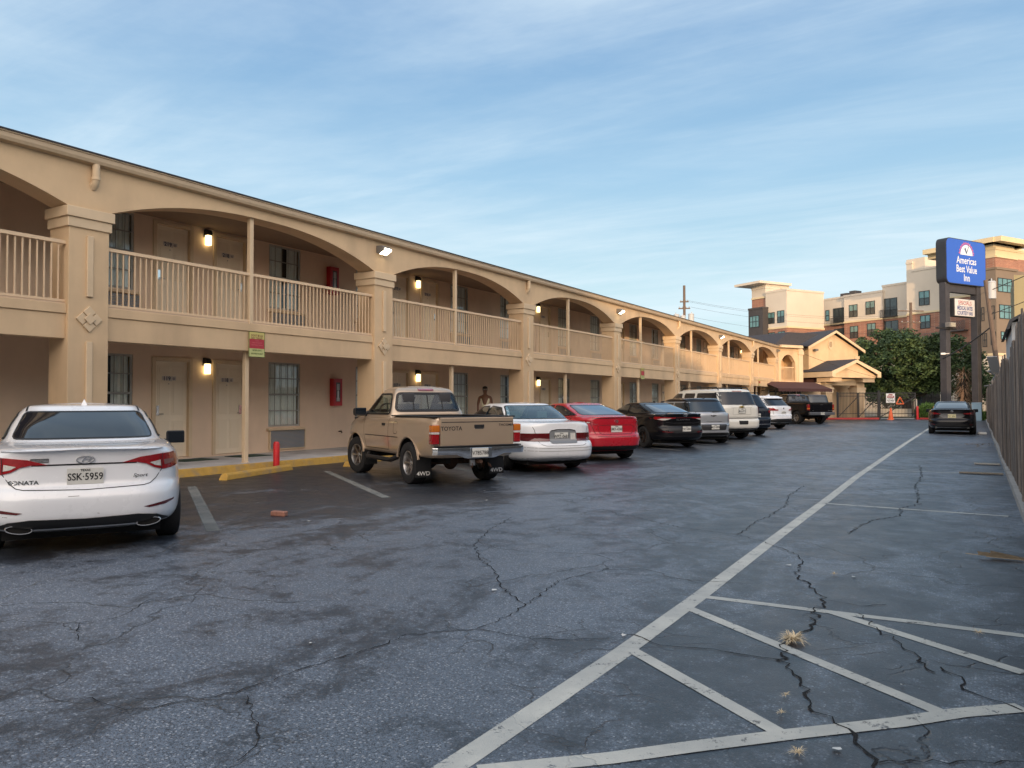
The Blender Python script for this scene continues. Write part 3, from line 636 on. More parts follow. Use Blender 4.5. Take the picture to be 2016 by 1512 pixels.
PB = paint('black_car_paint', (.006, .006, .008), rough=.22, flake=.1)
PN = paint('midnight_car_paint', (.010, .013, .022), rough=.22, flake=.1)
for _p in (PB, PN):
    _q = _p.node_tree.nodes['Principled BSDF']; _q.inputs['Coat Weight'].default_value = .55; _q.inputs['Specular IOR Level'].default_value = .15
PR = paint('red_car_paint', (.46, .008, .022), rough=.28, flake=.08)
PG = paint('gold_beige_car_paint', (.52, .40, .29), metal=.2, rough=.33, flake=.04)
MATS['gold_beige_car_paint'].node_tree.nodes['Principled BSDF'].inputs['Metallic'].default_value = .45
PS = paint('silver_car_paint', (.42, .44, .47), rough=.34, flake=.04)
MATS['silver_car_paint'].node_tree.nodes['Principled BSDF'].inputs['Metallic'].default_value = .45
WHEELD = mat('dark_alloy', (.08, .08, .085), .35, metal=.8)

# 1 white sedan, foreground left
c = Car('white_sedan', 'white sedan with tinted rear glass and chrome oval emblem, nearest the stall line at left', 'car', (-7.2, 4.12), 61, 1.0)
sedan(c, PW, 4.85, .93, 1.455, 1.015, .10, .64, 1.07, 1.42, 1.38, 2.75, 3.78, 1.0, .78, .775, .60, 2.8, 1.03, .33, lip=.035, spokes=10, nr=5.2)
lp = [(.31, 0.873), (.47, 0.923), (.63, 0.943), (.80, 0.953), (.862, 0.943), (.868, 0.868), (.845, 0.813), (.77, 0.796), (.68, 0.790), (.60, 0.813), (.53, 0.853), (.44, 0.873)]
c.both('tail_light', lp, 'rear', m=LAMPR, off=.012, thick=.02, res=.03)
c.both('reverse_lamp', [(.56, 0.863), (.66, 0.883), (.665, 0.823), (.61, 0.833)], 'rear', m=LAMPW, off=.016, res=.03)
c.both('indicator_lamp', [(.69, 0.883), (.80, 0.888), (.805, 0.853), (.70, 0.830)], 'rear', m=mat('smoky_lens', (.25, .12, .11), .12, coat=1), off=.016, res=.03)
c.line([[(.68, 0.948), (.67, 0.788)]], 'rear', .006, mirror=True, off=.016)
c.line([[(.67, 1.023), (.685, 0.948)], [(.67, 0.788), (.615, 0.708), (.56, 0.663), (.50, 0.650), (0, 0.633)]], 'rear', .007, mirror=True)
c.line([[(-.44, 0.870), (.44, 0.870)]], 'rear', .014, off=.004)  # trunk crease: its dark shadow drawn as a line
c.patch('trunk_spoiler', [(.69, 1.003), (.5, 1.030), (.25, 1.043), (0, 1.048), (-.25, 1.043), (-.5, 1.030), (-.69, 1.003), (-.5, 1.002), (0, 1.013), (.5, 1.002)], 'rear', m=PW, off=.035, thick=.03, res=.05)
c.patch('rear_diffuser', [(.80, .20), (.74, .30), (.62, .355), (.45, .375), (0, .362), (-.45, .375), (-.62, .355), (-.74, .30), (-.80, .20)], 'rear', m=BLACKP, off=.012, thick=.02)
c.both('rear_reflector', [(.50, 0.443), (.64, 0.468), (.80, 0.493), (.79, 0.473), (.70, 0.446), (.55, 0.430)], 'rear', m=LAMPD, off=.006)
for sd in (-1, 0.968):
    p = c.hit('rear', sd * .55, .285); h = MB(); n = 24
    P = [Vector((p.x - .03, sd * .55 + .105 * math.cos(t), .285 + .036 * math.sin(t) + .012 * math.cos(t) * sd)) for t in [2 * math.pi * i / n for i in range(n + 1)]]
    h.tube(P, .007, 6); h.build('exhaust_tip', CHROME, c.root, smooth=True)
    h = MB(); h.add([q + Vector((.01, 0, 0)) for q in P[:-1]], [tuple(range(n))]); h.build('exhaust_opening', WELL, c.root)
hemblem(c, 0, .912, .075, .033)
c.plate((0, 0.758), tilt=R(-4), num='SSK\u00b75959')
c.text('SONATA', .05, (.50, 0.713), bold=.0015, xs=1.2, m=CHROME)
c.text('Sport', .045, (-.47, 0.743), bold=.0006, xs=1.3, m=CHROME, shear=.3)
f = c.patch('dealer_plate', [(.30, 0.933), (.45, 0.933), (.45, 0.893), (.30, 0.893)], 'rear', m=SILVER, off=.005)
c.line([[(.305, 0.929), (.445, 0.929), (.445, 0.897), (.305, 0.897), (.305, 0.929)]], 'rear', .004, INK, .007, name='dealer_plate_border')
c.text('USED MOTOR COMPANY', .013, (.375, 0.919), m=INK, off=.008)
c.text('000 000 0000', .011, (.375, 0.906), m=INK, off=.008)
c.fin(1.72, PW, size=1.1)
for sd in (-1, 1): c.mirror(2.9, .98, 1.00, BLACKP, sd, .22, .17)
c.line([[(1.5, .545), (2.4, .52), (3.2, .53)]], 'top', .02, BLACKP, .004, name='roof_strip', mirror=False)
c.line([[(1.5, -.545), (2.4, -.52), (3.2, -.53)]], 'top', .02, BLACKP, .004, name='roof_strip')
c.line([[(.05, 0.580), (.14, 0.579)], [(.62, 0.408), (.66, 0.411)], [(-.1, 0.408), (-.12, 0.405)]], 'rear', .004, mat('scuff', (.18, .17, .16), .8), .003, name='bumper_scuff')

# 3 white rounded sedan
c = Car('white_sedan', 'white older rounded sedan with full-width dark red tail lights, parked right of the gold pickup', 'car', (-7.24, 14.05), 56)
sedan(c, PW, 5.08, .935, 1.42, 1.0, .13, .95, 1.045, 1.62, 1.365, 2.95, 3.85, 1.0, .80, .80, .60, 2.86, 1.22, .33, rear_glass=glass('blue_green_glass', (.42, .58, .62), .22, body=(.02, .08, .10)), side_glass=GLASST,
      open_cab=True, seatm=mat('grey_seat', (.42, .42, .38), .8), nr=4.6, bz=.47, rear_w=[(.72, 1.075), (.70, 1.12), (.575, 1.35), (-.575, 1.35), (-.70, 1.12), (-.72, 1.075)])
c.both('tail_light', round_poly([(.30, .80), (.80, .795), (.90, .76), (.93, .71), (.88, .66), (.76, .64), (.30, .638)], .02), 'rear', m=LAMPD, off=.014, thick=.02, res=.04)
c.patch('plate_surround', round_poly([(.30, .855), (-.30, .855), (-.31, .60), (.31, .60)], .05), 'rear', m=mat('grey_garnish', (.20, .21, .22), .25, coat=.6), off=.018, thick=.02)
c.line([[(.28, .845), (.15, .868), (-.15, .868), (-.28, .845)]], 'rear', .022, CHROME, .022, name='chrome_lip')
c.patch('lens_panel', [(-.165, .80), (-.275, .80), (-.28, .66), (-.165, .66)], 'rear', m=LAMPW, off=.022)
c.plate((.04, .735), num='WPZ-0681')
c.line([[(.66, .99), (.60, .86), (.56, .66), (.50, .575), (.42, .55), (0, .545)]], 'rear', .008, mirror=True)
c.line([[(.93, .46), (.5, .445), (0, .44)], [(.93, .53), (.5, .505), (0, .50)]], 'rear', .012, mat('bumper_crease', (.42, .42, .42), .5), .003, name='bumper_crease', mirror=True)
c.line([[(.88, .29), (0, .285)]], 'rear', .012, mat('bumper_crease', (.3, .3, .3)), .003, name='bumper_crease', mirror=True)
for sd in (-1, 1): c.mirror(3.25, .85, 1.02, PW, sd, .2, .14)

# 4 red sedan
c = Car('red_sedan', 'bright red sloping-roof sedan between the white rounded sedan and the black sedan', 'car', (-7.55, 17.45), 55)
sedan(c, PR, 4.63, .90, 1.415, 1.065, .09, .42, 1.085, 1.50, 1.365, 2.65, 3.60, .98, .78, .765, .57, 2.7, .98, .325, lip=.02, nr=5, rear_glass=mat('blue_black_glass', (.015, .02, .03), .03, spec=.9, coat=.8))
c.both('tail_light', [(.60, .96), (.84, 1.0), (.89, .97), (.89, .80), (.855, .79), (.82, .88), (.74, .90), (.60, .915)], 'rear', m=LAMPR, off=.014, thick=.02)
c.both('reverse_lamp', [(.66, .945), (.76, .955), (.76, .92), (.68, .92)], 'rear', m=LAMPW, off=.018)
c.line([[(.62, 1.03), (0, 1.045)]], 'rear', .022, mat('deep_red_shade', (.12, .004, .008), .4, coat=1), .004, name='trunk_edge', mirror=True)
c.line([[(.50, .83), (.46, .70), (.40, .655), (0, .65)], [(.50, .83), (.44, .865), (0, .87)], [(.66, .92), (.58, .72), (.52, .60), (0, .585)]], 'rear', .009, mirror=True)
c.patch('bumper_valance', [(.84, .22), (.82, .32), (.70, .37), (-.70, .37), (-.82, .32), (-.84, .22)], 'rear', m=BLACKP, off=.012, thick=.02)
c.both('bumper_vent', [(.80, .58), (.855, .60), (.85, .40), (.74, .38), (.77, .46)], 'rear', m=GAPM, off=.006)
c.both('rear_reflector', [(.76, .50), (.83, .52), (.83, .48), (.77, .47)], 'rear', m=LAMPW, off=.010)
hemblem(c, 0, .955, .045, .04)
c.plate((0, .775), num='SMX-4368')
c.text('CIVIC', .05, (.55, .885), xs=1.1)
for sd in (-1, 1): c.mirror(2.95, .80, 1.0, PR, sd, .2, .14)

# 5 black sharp-edged sedan
c = Car('black_sedan', 'glossy black sedan with a full-width light bar and ducktail, beside the silver hatchback', 'car', (-7.79, 23.2), 54)
sedan(c, PB, 4.68, .915, 1.42, 1.06, .08, .40, 1.075, 1.50, 1.37, 2.6, 3.65, .98, .76, .765, .57, 2.72, 1.0, .335, lip=.05, nr=5.6, rm=WHEELD, rear_glass=mat('blue_black_glass'), side_glass=GLASST, open_cab=False)
c.patch('trunk_spoiler', [(.62, 1.05), (.3, 1.09), (-.3, 1.09), (-.62, 1.05), (-.6, 1.0), (-.3, 1.02), (.3, 1.02), (.6, 1.0)], 'rear', m=PB, off=.06, thick=.03)
c.both('tail_light', [(.30, .955), (.70, .955), (.86, .99), (.90, .97), (.86, .90), (.72, .86), (.50, .90), (.30, .925)], 'rear', m=LAMPR, off=.012, thick=.02)
c.patch('light_bar', [(.32, .95), (-.32, .95), (-.32, .928), (.32, .928)], 'rear', m=LAMPD, off=.010)
c.both('reverse_lamp', [(.44, .918), (.72, .918), (.80, .895), (.72, .868), (.62, .868)], 'rear', m=LAMPW, off=.016)
c.patch('bumper_panel', [(.62, .66), (-.62, .66), (-.55, .50), (-.30, .47), (.30, .47), (.55, .50)], 'rear', m=mat('satin_black', (.02, .02, .022), .45), off=.006)
c.both('rear_reflector', [(.40, .52), (.72, .54), (.74, .51), (.50, .49)], 'rear', m=LAMPD, off=.012)
c.line([[(.62, .80), (.35, .78), (0, .78)], [(.86, .40), (.5, .38), (0, .385)]], 'rear', .012, mat('satin_black'), .006, name='bumper_crease', mirror=True)
hemblem(c, 0, 1.02, .075, .04, off=.068)
c.text('ELANTRA', .055, (.02, .875), xs=2.1, bold=.001)
c.plate((-.05, .60), num='TXT-0847')
c.fin(1.75, PB)
for sd in (-1, 1): c.mirror(2.95, .80, 1.0, PB, sd, .2, .14)

# 11 black sedan on the right by the fence
c = Car('black_sedan', 'black sedan parked alone facing away beside the wooden fence', 'car', (-1.0, 38.6), 1.5)
sedan(c, PB, 4.88, .92, 1.445, 1.08, .10, .55, 1.10, 1.45, 1.39, 2.75, 3.75, 1.0, .80, .78, .59, 2.82, 1.08, .34, lip=.045, nr=5.6, rear_glass=mat('blue_black_glass'), rm=WHEELD)
c.both('tail_light', [(.40, .915), (.60, .94), (.84, .965), (.90, .94), (.86, .86), (.70, .845), (.45, .87)], 'rear', m=LAMPD, off=.012, thick=.02)
c.both('reverse_lamp', [(.50, .91), (.72, .93), (.72, .905), (.55, .885)], 'rear', m=LAMPR, off=.016)
c.patch('trunk_garnish', [(.40, .90), (-.40, .90), (-.48, .80), (-.34, .72), (.34, .72), (.48, .80)], 'rear', m=mat('smoked_garnish', (.12, .12, .125), .25, metal=.6), off=.006)
c.patch('bumper_lip', [(.62, .315), (-.62, .315), (-.58, .29), (.58, .29)], 'rear', m=SILVER, off=.016)
c.patch('bumper_valance', [(.66, .44), (-.66, .44), (-.72, .24), (.72, .24)], 'rear', m=BLACKP, off=.008)
c.both('rear_reflector', [(.62, .44), (.80, .46), (.80, .43), (.64, .415)], 'rear', m=LAMPD, off=.012)
hemblem(c, 0, 1.0, .06, .04, off=.03)
c.plate((0, .795), top=None, num='PDT 8061', m=mat('cream_plate', (.66, .60, .36), .5), ink=mat('olive_ink', (.12, .12, .06)))
for sd in (-1, 1): c.mirror(2.95, .84, 1.0, PB, sd, .2, .15)
for sd in (-1, 1): c.exhaust(sd * .6, .30)
c.fin(1.75, PB)

# ------------------------------------------------------------------ tall wagons
def wagon_rings(L, hw, H, zb, zbf, xt, xg, xgt, xs1, xs0, zs0, zh, hwr, und=.3, bz=.6, nr=7, gr=None):
    zt = H - .13; hg = hw - .07
    return [(und, .28, .25, L - .3, hw - .12, 5, 4), (und + .06, .32, .08, L - .1, hw - .04, 6, 4.5), (bz - .1, .5, .0, L - .02, hw - .01, nr - 1, 4.5),
            (bz + .05, .6, .0, L, hw, nr - 1, 4.5), (bz + .13, .66, xt * .5, L - .02, hw, nr, 4.5), (bz + .17, .7, xt, L - .05, hw, nr, 4.5),
            (zb - .1, zh - .1, xt + .01, L - .1, hw - .005, nr, 4.5), (zb - .03, zh, xt + .025, L - .2, hw - .02, nr, 4.5), (zb, zh + .04, xt + .035, L - .34, hw - .045, nr, 4),
            (zb + .01, (zh + zs0) / 2 + .05, xg - .01, (L - .34 + xs0) / 2, hw - .06, nr - .5, 4), (zb + .02, zs0, xg, xs0, hg, nr - .8, 4.2),
            ((zb + zt) / 2, (zs0 + zt) / 2, (xg + xgt) / 2 - .01, (xs0 + xs1) / 2 + .04, (hg + hwr) / 2 + .012, nr - 1, 4.4), (zt, zt, xgt, xs1, hwr, nr - 1, 4.4),
            (H - .06, H - .06, xgt + .05, xs1 - .12, hwr - .045, nr - 1.2, 4.2), (H - .015, H - .015, xgt + .2, xs1 - .4, hwr - .16, 5, 4), (H, H, (xgt + xs1) / 2 - .6, (xgt + xs1) / 2 + .6, .18, 4, 4)]
def wagon(car, pm, L, hw, H, zb, zbf, xt, xg, xgt, xs1, xs0, zs0, zh, hwr, wb, ro, r, panes, und=.3, bz=.6, nr=7, rm=None, spokes=6, roofm=None, gm=GLASSK, rails=False, backw=None, gaps=True):
    mb = loft(wagon_rings(L, hw, H, zb, zbf, xt, xg, xgt, xs1, xs0, zs0, zh, hwr, und, bz, nr)); n = 2 * (22 + 46)
    me = mb_mesh(mb, [pm, WELL, roofm or pm]); car.surf(me); zt = H - .13
    if roofm:
        for p in me.polygons:
            if p.center.z > zt + .005: p.material_index = 2
    me = cut(me, wedges(ro, ro + wb, r, hw, .06), [pm, WELL, roofm or pm]); link('body', me, car.root)
    bw = round_poly(backw or [(hw - .13, zb + .05), (hwr - .02, zt - .0), (-(hwr - .02), zt - .0), (-(hw - .13), zb + .05)], .05)
    car.patch('rear_window', bw, 'rear', m=gm, off=.005); car.line([bw + [bw[0]]], 'rear', .014, BLACKP, .007, name='window_seal')
    zl = lambda x: zb + (zs0 - zb) * (x - xg) / (xs0 - xg)
    for ax in ('left', 'right'):
        for (xa, xb, ta, tb) in panes:      # bottom from xa to xb, top from ta to tb
            P = round_poly([(xa, zl(xa) + .06), (ta, zt - .03), (tb, zt - .03), (xb, zl(xb) + .06)], .05)
            car.patch('side_window', P, ax, m=gm, off=.005)
        ls = [[(xb + .04, zl(xb)), (xb + .04, und + .12)] for (xa, xb, ta, tb) in panes[:-1]]
        car.line(ls, ax, .008)
        sg = 1 if ax == 'left' else -1
        for hx in [p[1] - .14 for p in panes[1:]]:
            q = car.hit(ax, hx - .3, zl(hx) - .12); h = MB(); h.tube([q, q + Vector((.03, sg * .035, 0)), q + Vector((.17, sg * .035, 0)), q + Vector((.2, 0, 0))], .013, 6); h.build('door_handle', pm, car.root, smooth=True)
    ws = round_poly([(hw - .16, zs0 + .04), (hwr - .03, zt - .01), (-(hwr - .03), zt - .01), (-(hw - .16), zs0 + .04)], .06)
    car.patch('windscreen', ws, 'front', m=GLASSK, off=.005)
    f = MB(); f.box(.3, L - .35, -hw + .25, hw - .25, und - .08, und + .1); f.build('underbody', WELL, car.root)
    for x in (ro, ro + wb):
        for sd in (-1, 1): car.wheel(x, sd * (hw - .13), r, .23, .62, rm, spokes, sd)
    if rails:
        for sd in (-1, 1):
            y = sd * (hwr - .10); q = MB(); q.tube([(xgt + .2, y, H - .05), (xgt + .3, y, H + .05), (xs1 - .6, y, H + .05), (xs1 - .45, y, H - .05)], .02, 6); q.build('roof_rail', BLACKP, car.root, smooth=True)
        q = MB()
        for x in (xgt + .9, xs1 - 1.1): q.box(x, x + .06, -hwr + .1, hwr - .1, H + .035, H + .06)
        q.build('roof_crossbar', BLACKP, car.root, bevel=.01)
def wiper(car, z, y0=.05, y1=-.42, x=None):
    p = [car.hit('rear', y0 + (y1 - y0) * t, z + .01 * math.sin(t * 3)) - Vector((.03, 0, 0)) for t in (0, .25, .6, 1)]
    mb = MB(); mb.tube(p, [.016, .011, .008, .006], 6); mb.build('rear_wiper', BLACKP, car.root)

# 6 silver hatchback with black roof
c = Car('silver_hatchback', 'small silver hatchback with a black roof and upright oval tail lights', 'car', (-7.78, 26.3), 50)
wagon(c, PS, 4.11, .895, 1.56, 1.04, 1.0, .07, .14, .42, 2.45, 3.1, 1.04, .88, .70, 2.6, .78, .34, [(.42, 1.35, .60, 1.35), (1.43, 2.25, 1.43, 2.2), (2.33, 2.85, 2.30, 2.45)], und=.22, bz=.52, nr=5, roofm=PB, gm=GLASST, spokes=10, rm=WHEELD)
c.both('tail_light', round_poly([(.66, 1.03), (.84, 1.0), (.86, .74), (.72, .72), (.66, .86)], .07), 'rear', m=LAMPR, off=.014, thick=.02)
c.line([[(.60, 1.10), (.58, .68), (.5, .66), (0, .66)]], 'rear', .009, mirror=True)
c.patch('bumper_grille', round_poly([(.52, .66), (-.52, .66), (-.46, .46), (.46, .46)], .06), 'rear', m=mat('satin_black'), off=.006)
c.patch('bumper_valance', [(.78, .20), (.74, .34), (.55, .38), (-.55, .38), (-.74, .34), (-.78, .20)], 'rear', m=BLACKP, off=.010, thick=.02)
c.plate((-.02, .57), num='MCF-0896')
c.text('COUNTRYMAN', .05, (-.02, .76), xs=1.7)
q = MB(); o = c.hit('rear', 0, .95) - Vector((.015, 0, 0))
q.lathe([(.001, .012), (.034, .012), (.04, 0)], 18, 0, Matrix.Translation(o) @ Matrix.Rotation(R(-90), 4, 'Y'))
for sd in (-1, 1): q.add([o + Vector((0, sd * .04, .018)), o + Vector((0, sd * .12, .024)), o + Vector((0, sd * .10, -.004)), o + Vector((0, sd * .04, -.016))], [(0, 1, 2, 3)])
q.build('winged_emblem', CHROME, c.root)
wiper(c, 1.09, .0, -.32); c.fin(.75, PB)
for sd in (-1, 1): c.exhaust(sd * .52, .27)
for sd in (-1, 1): c.mirror(2.55, .80, 1.1, PB, sd, .2, .15)

# 7 white long wagon
c = Car('white_suv', 'ivory white long full-size wagon with black roof rails, tallest vehicle in the row', 'suv', (-7.62, 29.5), 54)
wagon(c, PW2, 5.6, 1.0, 1.92, 1.27, 1.2, .09, .17, .38, 3.35, 4.15, 1.25, 1.08, .80, 3.3, 1.22, .39, [(.50, 1.70, .62, 1.70), (1.84, 2.52, 1.84, 2.50), (2.66, 3.70, 2.66, 3.30)], und=.34, bz=.62, nr=8, rails=True, spokes=6)
c.both('tail_light', [(.80, 1.42), (.90, 1.40), (.985, 1.32), (.99, .93), (.88, .92), (.86, 1.25)], 'rear', m=LAMPR, off=.016, thick=.03)
c.both('reverse_lamp', [(.88, 1.10), (.98, 1.10), (.98, 1.0), (.88, 1.0)], 'rear', m=LAMPW, off=.020)
c.line([[(.86, 1.30), (.84, .86), (0, .86)]], 'rear', .01, mirror=True)
c.line([[(.96, .815), (0, .815)]], 'rear', .03, GAPM, .004, name='bumper_step', mirror=True)
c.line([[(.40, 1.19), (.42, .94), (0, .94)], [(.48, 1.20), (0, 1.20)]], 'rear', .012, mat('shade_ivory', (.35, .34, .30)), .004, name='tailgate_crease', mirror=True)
c.patch('hitch_opening', round_poly([(.22, .72), (-.22, .72), (-.20, .58), (.20, .58)], .03), 'rear', m=GAPM, off=.008)
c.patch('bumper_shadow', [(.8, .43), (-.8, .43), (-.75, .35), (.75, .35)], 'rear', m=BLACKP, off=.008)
c.plate((0, 1.08), num='MGL-0711', frame=DARKM)
p = c.hit('rear', 0, 1.235); q = MB(); q.box(p.x - .03, p.x, -.11, .11, p.z - .018, p.z + .018); q.prism([(-.045, -.036), (.05, -.036), (.045, .036), (-.05, .036)], p.x - .032, p.x, 'x', 0, Matrix.Translation((0, 0, p.z)))
q.build('cross_emblem', mat('gold_emblem', (.6, .42, .1), .3, metal=.8), c.root, bevel=.004)
c.patch('brake_light', [(.22, 1.835), (-.22, 1.835), (-.22, 1.815), (.22, 1.815)], 'rear', m=LAMPR, off=.012)
wiper(c, 1.305, -.08, -.70)
for sd in (-1, 1): c.mirror(3.6, .96, 1.35, CHROME if sd < 0 else BLACKP, sd, .24, .22)

# 8 dark blue suv
c = Car('dark_suv', 'dark midnight blue suv squeezed between the ivory wagon and the white crossover', 'suv', (-7.92, 33.1), 53)
wagon(c, PN, 4.8, .95, 1.76, 1.15, 1.1, .08, .20, .58, 2.95, 3.7, 1.12, .98, .74, 2.88, 1.02, .37, [(.70, 1.45, .95, 1.45), (1.56, 2.3, 1.56, 2.3), (2.42, 3.25, 2.42, 2.92)], nr=6, rails=True)
c.both('tail_light', [(.58, 1.06), (.86, 1.10), (.93, 1.06), (.92, .96), (.72, .93), (.60, .97)], 'rear', m=LAMPR, off=.014, thick=.02)
c.line([[(.72, 1.14), (.70, .70), (0, .69)]], 'rear', .009, mirror=True); c.plate((0, .86), num='BZN-2064')
c.line([[(.85, .50), (0, .49)]], 'rear', .02, SILVER, .006, name='bumper_trim', mirror=True)
wiper(c, 1.20, 0, -.4)
for sd in (-1, 1): c.mirror(3.05, .88, 1.2, PN, sd, .22, .17)

# 9 white crossover
c = Car('white_suv', 'white crossover suv with l-shaped red tail lights, behind the dark blue suv', 'suv', (-8.77, 42.3), 64)
wagon(c, PW, 4.89, .965, 1.75, 1.17, 1.1, .08, .20, .62, 3.0, 3.75, 1.12, 1.0, .75, 2.93, 1.0, .38, [(.75, 1.5, 1.0, 1.5), (1.62, 2.35, 1.62, 2.35), (2.47, 3.3, 2.47, 2.95)], nr=6, rails=False)
c.both('tail_light', [(.42, 1.02), (.60, 1.03), (.70, 1.10), (.90, 1.12), (.93, 1.05), (.88, .96), (.42, .965)], 'rear', m=LAMPR, off=.014, thick=.02)
c.line([[(.74, 1.14), (.70, .72), (0, .71)]], 'rear', .009, mirror=True); c.plate((0, .86), num='LHW-8390')
c.patch('bumper_valance', [(.86, .34), (.82, .50), (.6, .54), (-.6, .54), (-.82, .50), (-.86, .34)], 'rear', m=BLACKP, off=.010, thick=.02)
q = MB(); o = c.hit('rear', 0, 1.08) - Vector((.01, 0, 0)); MM = Matrix.Translation(o) @ Matrix.Rotation(R(-90), 4, 'Y'); q.lathe([(.001, .01), (.04, .01), (.045, 0)], 18, 0, MM); q.build('round_emblem', CHROME, c.root)
c.fin(1.1, PW, size=1.3); c.patch('roof_spoiler', [(.62, 1.66), (-.62, 1.66), (-.66, 1.60), (.66, 1.60)], 'rear', m=PW, off=.10, thick=.03)
for sd in (-1, 1): c.mirror(3.1, .90, 1.2, PW, sd, .22, .17)

# 12 dark suv beyond the black pickup
c = Car('dark_suv', 'dark brown boxy suv beyond the black pickup, its rear window above the tailgate', 'suv', (-9.5, 57.9), 47)
wagon(c, mat('brown_black_paint', (.035, .028, .026), .4, coat=.6), 5.1, 1.0, 1.93, 1.27, 1.2, .08, .16, .30, 3.1, 3.85, 1.25, 1.08, .84, 2.95, 1.1, .38, [(.50, 1.55, .58, 1.55), (1.68, 2.35, 1.68, 2.35), (2.47, 3.4, 2.47, 3.05)], nr=8, gm=GLASST)
c.both('tail_light', [(.84, 1.30), (.97, 1.30), (.97, .92), (.86, .92)], 'rear', m=LAMPR, off=.014, thick=.02); c.plate((0, .98), num='RKD-5512'); wiper(c, 1.33, 0, -.4)
# ------------------------------------------------------------------ pickups
def pickup(c, pm, L, hw, zr, zf, wb, ro, r, xb0, xb1, cab, H, und=.5, tg=.71, spokes=6, rm=None, gm=None, flare=None, bumper='chrome', open_cab=True, lift=0):
    """cab: (x_back, x_back_top, x_screen_top, x_screen_base, half_width_base, half_width_roof)"""
    xt = .13; wellm = WELL
    rings = [(und, und - .02, xt + .02, L - .28, hw - .05, 9, 4.5), (und + .05, und + .02, xt, L - .10, hw - .02, 10, 4.5), (.80, .72, xt, L - .02, hw, 12, 4.5), (.86, .80, xt, L, hw + .004, 12, 4.5),
             (zr - .10, zf - .16, xt, L - .05, hw - .005, 12, 4.5), (zr - .03, zf - .06, xt, L - .16, hw - .03, 12, 4.2), (zr, zf - .01, xt + .02, L - .30, hw - .055, 11, 4), (zr + .003, zf + .035, xt + .04, L - .55, hw - .14, 10, 4)]
    me = mb_mesh(loft(rings, 3, 20, 60), [pm, wellm]); c.surf(me)
    bed = MB(); bed.box(xt + .05, xb1 - .03, -tg + .03, tg - .03, zr - .50, zr + .3, 1)
    me = cut(me, wedges(ro, ro + wb, r, hw, .09, .34) + [bed], [pm, wellm]); link('body', me, c.root)
    # cab
    xb, xbt, xs1, xs0, hb, hr = cab; z0 = zr - .03; zt = H - .13
    cr = [(z0 - .35, z0 - .35, xb, xs0 + .1, hb + .004, 12, 5), (z0, z0 - .02, xb, xs0 + .05, hb, 12, 5), (z0 + .06, z0 + .03, xb, xs0, hb - .02, 11, 5),
          ((z0 + zt) / 2, (z0 + zt) / 2, (xb + xbt) / 2, (xs0 + xs1) / 2 + .03, (hb + hr) / 2 + .01, 8, 5), (zt, zt, xbt, xs1, hr, 7, 5),
          (H - .06, H - .06, xbt + .05, xs1 - .08, hr - .05, 6, 4.5), (H - .012, H - .012, xbt + .2, xs1 - .25, hr - .2, 5, 4), (H, H, (xbt + xs1) / 2 - .2, (xbt + xs1) / 2 + .2, .15, 4, 4)]
    me = mb_mesh(loft(cr, 4, 22, 40), [pm, mat('cabin_dark', (.02, .02, .02), .9)]); c2 = c.bv; c.surf(me)
    wz0, wz1 = z0 + .13, zt - .01
    bw = round_poly([(hb - .14, wz0), (hr - .05, wz1), (-(hr - .05), wz1), (-(hb - .14), wz0)], .06)
    sw = round_poly([(xb + .10, z0 + .07), (xbt + .12, wz1 - .01), (xs1 - .06, wz1 - .01), (xs0 - .30, z0 + .16), (xs0 - .32, z0 + .07)], .05)
    cs = []
    if open_cab:
        a = MB(); a.prism([(hb - .16, wz0 + .02), (hr - .07, wz1 - .02), (-(hr - .07), wz1 - .02), (-(hb - .16), wz0 + .02)], xb - .3, xs0 + .5, 'x', 1); cs.append(a)
        b = MB(); b.prism([(xb + .14, z0 + .10), (xbt + .15, wz1 - .03), (xs1 - .08, wz1 - .03), (xs0 - .36, z0 + .10)], -hb - .3, hb + .3, 'y', 1); cs.append(b)
    me = cut(me, cs, [pm, MATS['cabin_dark']]) if cs else me
    link('cab', me, c.root)
    c.patch('rear_window', bw, 'rear', m=gm or GLASSC, off=.006)
    c.line([bw + [bw[0]]], 'rear', .045, BLACKP, .010, name='window_seal')
    c.line([[(y, wz0), (y, wz1)] for y in (-.30, 0, .30)], 'rear', .022, BLACKP, .011, name='window_divider')
    c.patch('windscreen', round_poly([(hb - .13, z0 + .10), (hr - .04, wz1), (-(hr - .04), wz1), (-(hb - .13), z0 + .10)], .05), 'front', m=gm or GLASSC, off=.006)
    for ax in ('left', 'right'):
        c.patch('side_window', sw, ax, m=gm or GLASSC, off=.006); c.line([sw + [sw[0]]], ax, .03, BLACKP, .009, name='window_seal')
    c.patch('brake_light', round_poly([(.16, H - .045), (-.16, H - .045), (-.16, H - .085), (.16, H - .085)], .015), 'rear', m=LAMPR, off=.02, thick=.02)
    if open_cab:
        for y in (-.38, .38): seat(c, xb + .28, y, z0 - .22, INTER, .48)
        steering(c, xs0 - .50, .38, z0 + .10)
        q = MB(); q.box(xs0 - .30, xs0 - .05, -hb + .1, hb - .1, z0 - .1, z0 + .12); q.build('dashboard', INTER, c.root, bevel=.03)
        q = MB(); q.box(xs1 - .05, xs1 - .03, -.12, .12, zt - .12, zt - .06); q.build('rear_view_mirror', BLACKP, c.root, bevel=.01)
    c.bv = c2
    # tailgate
    t = MB(); t.box(xt - .035, xt + .05, -tg, tg, und + .20, zr); t.build('tailgate', pm, c.root, bevel=.012, seg=2)
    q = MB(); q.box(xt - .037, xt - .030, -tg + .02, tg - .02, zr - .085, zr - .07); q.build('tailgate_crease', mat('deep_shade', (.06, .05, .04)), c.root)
    q = MB()
    for sd in (-1, 1):
        y0, y1 = sorted((sd * (tg - .06), sd * (hw - .05))); q.box(xt + .06, xb1, y0, y1, zr - .005, zr + .022)
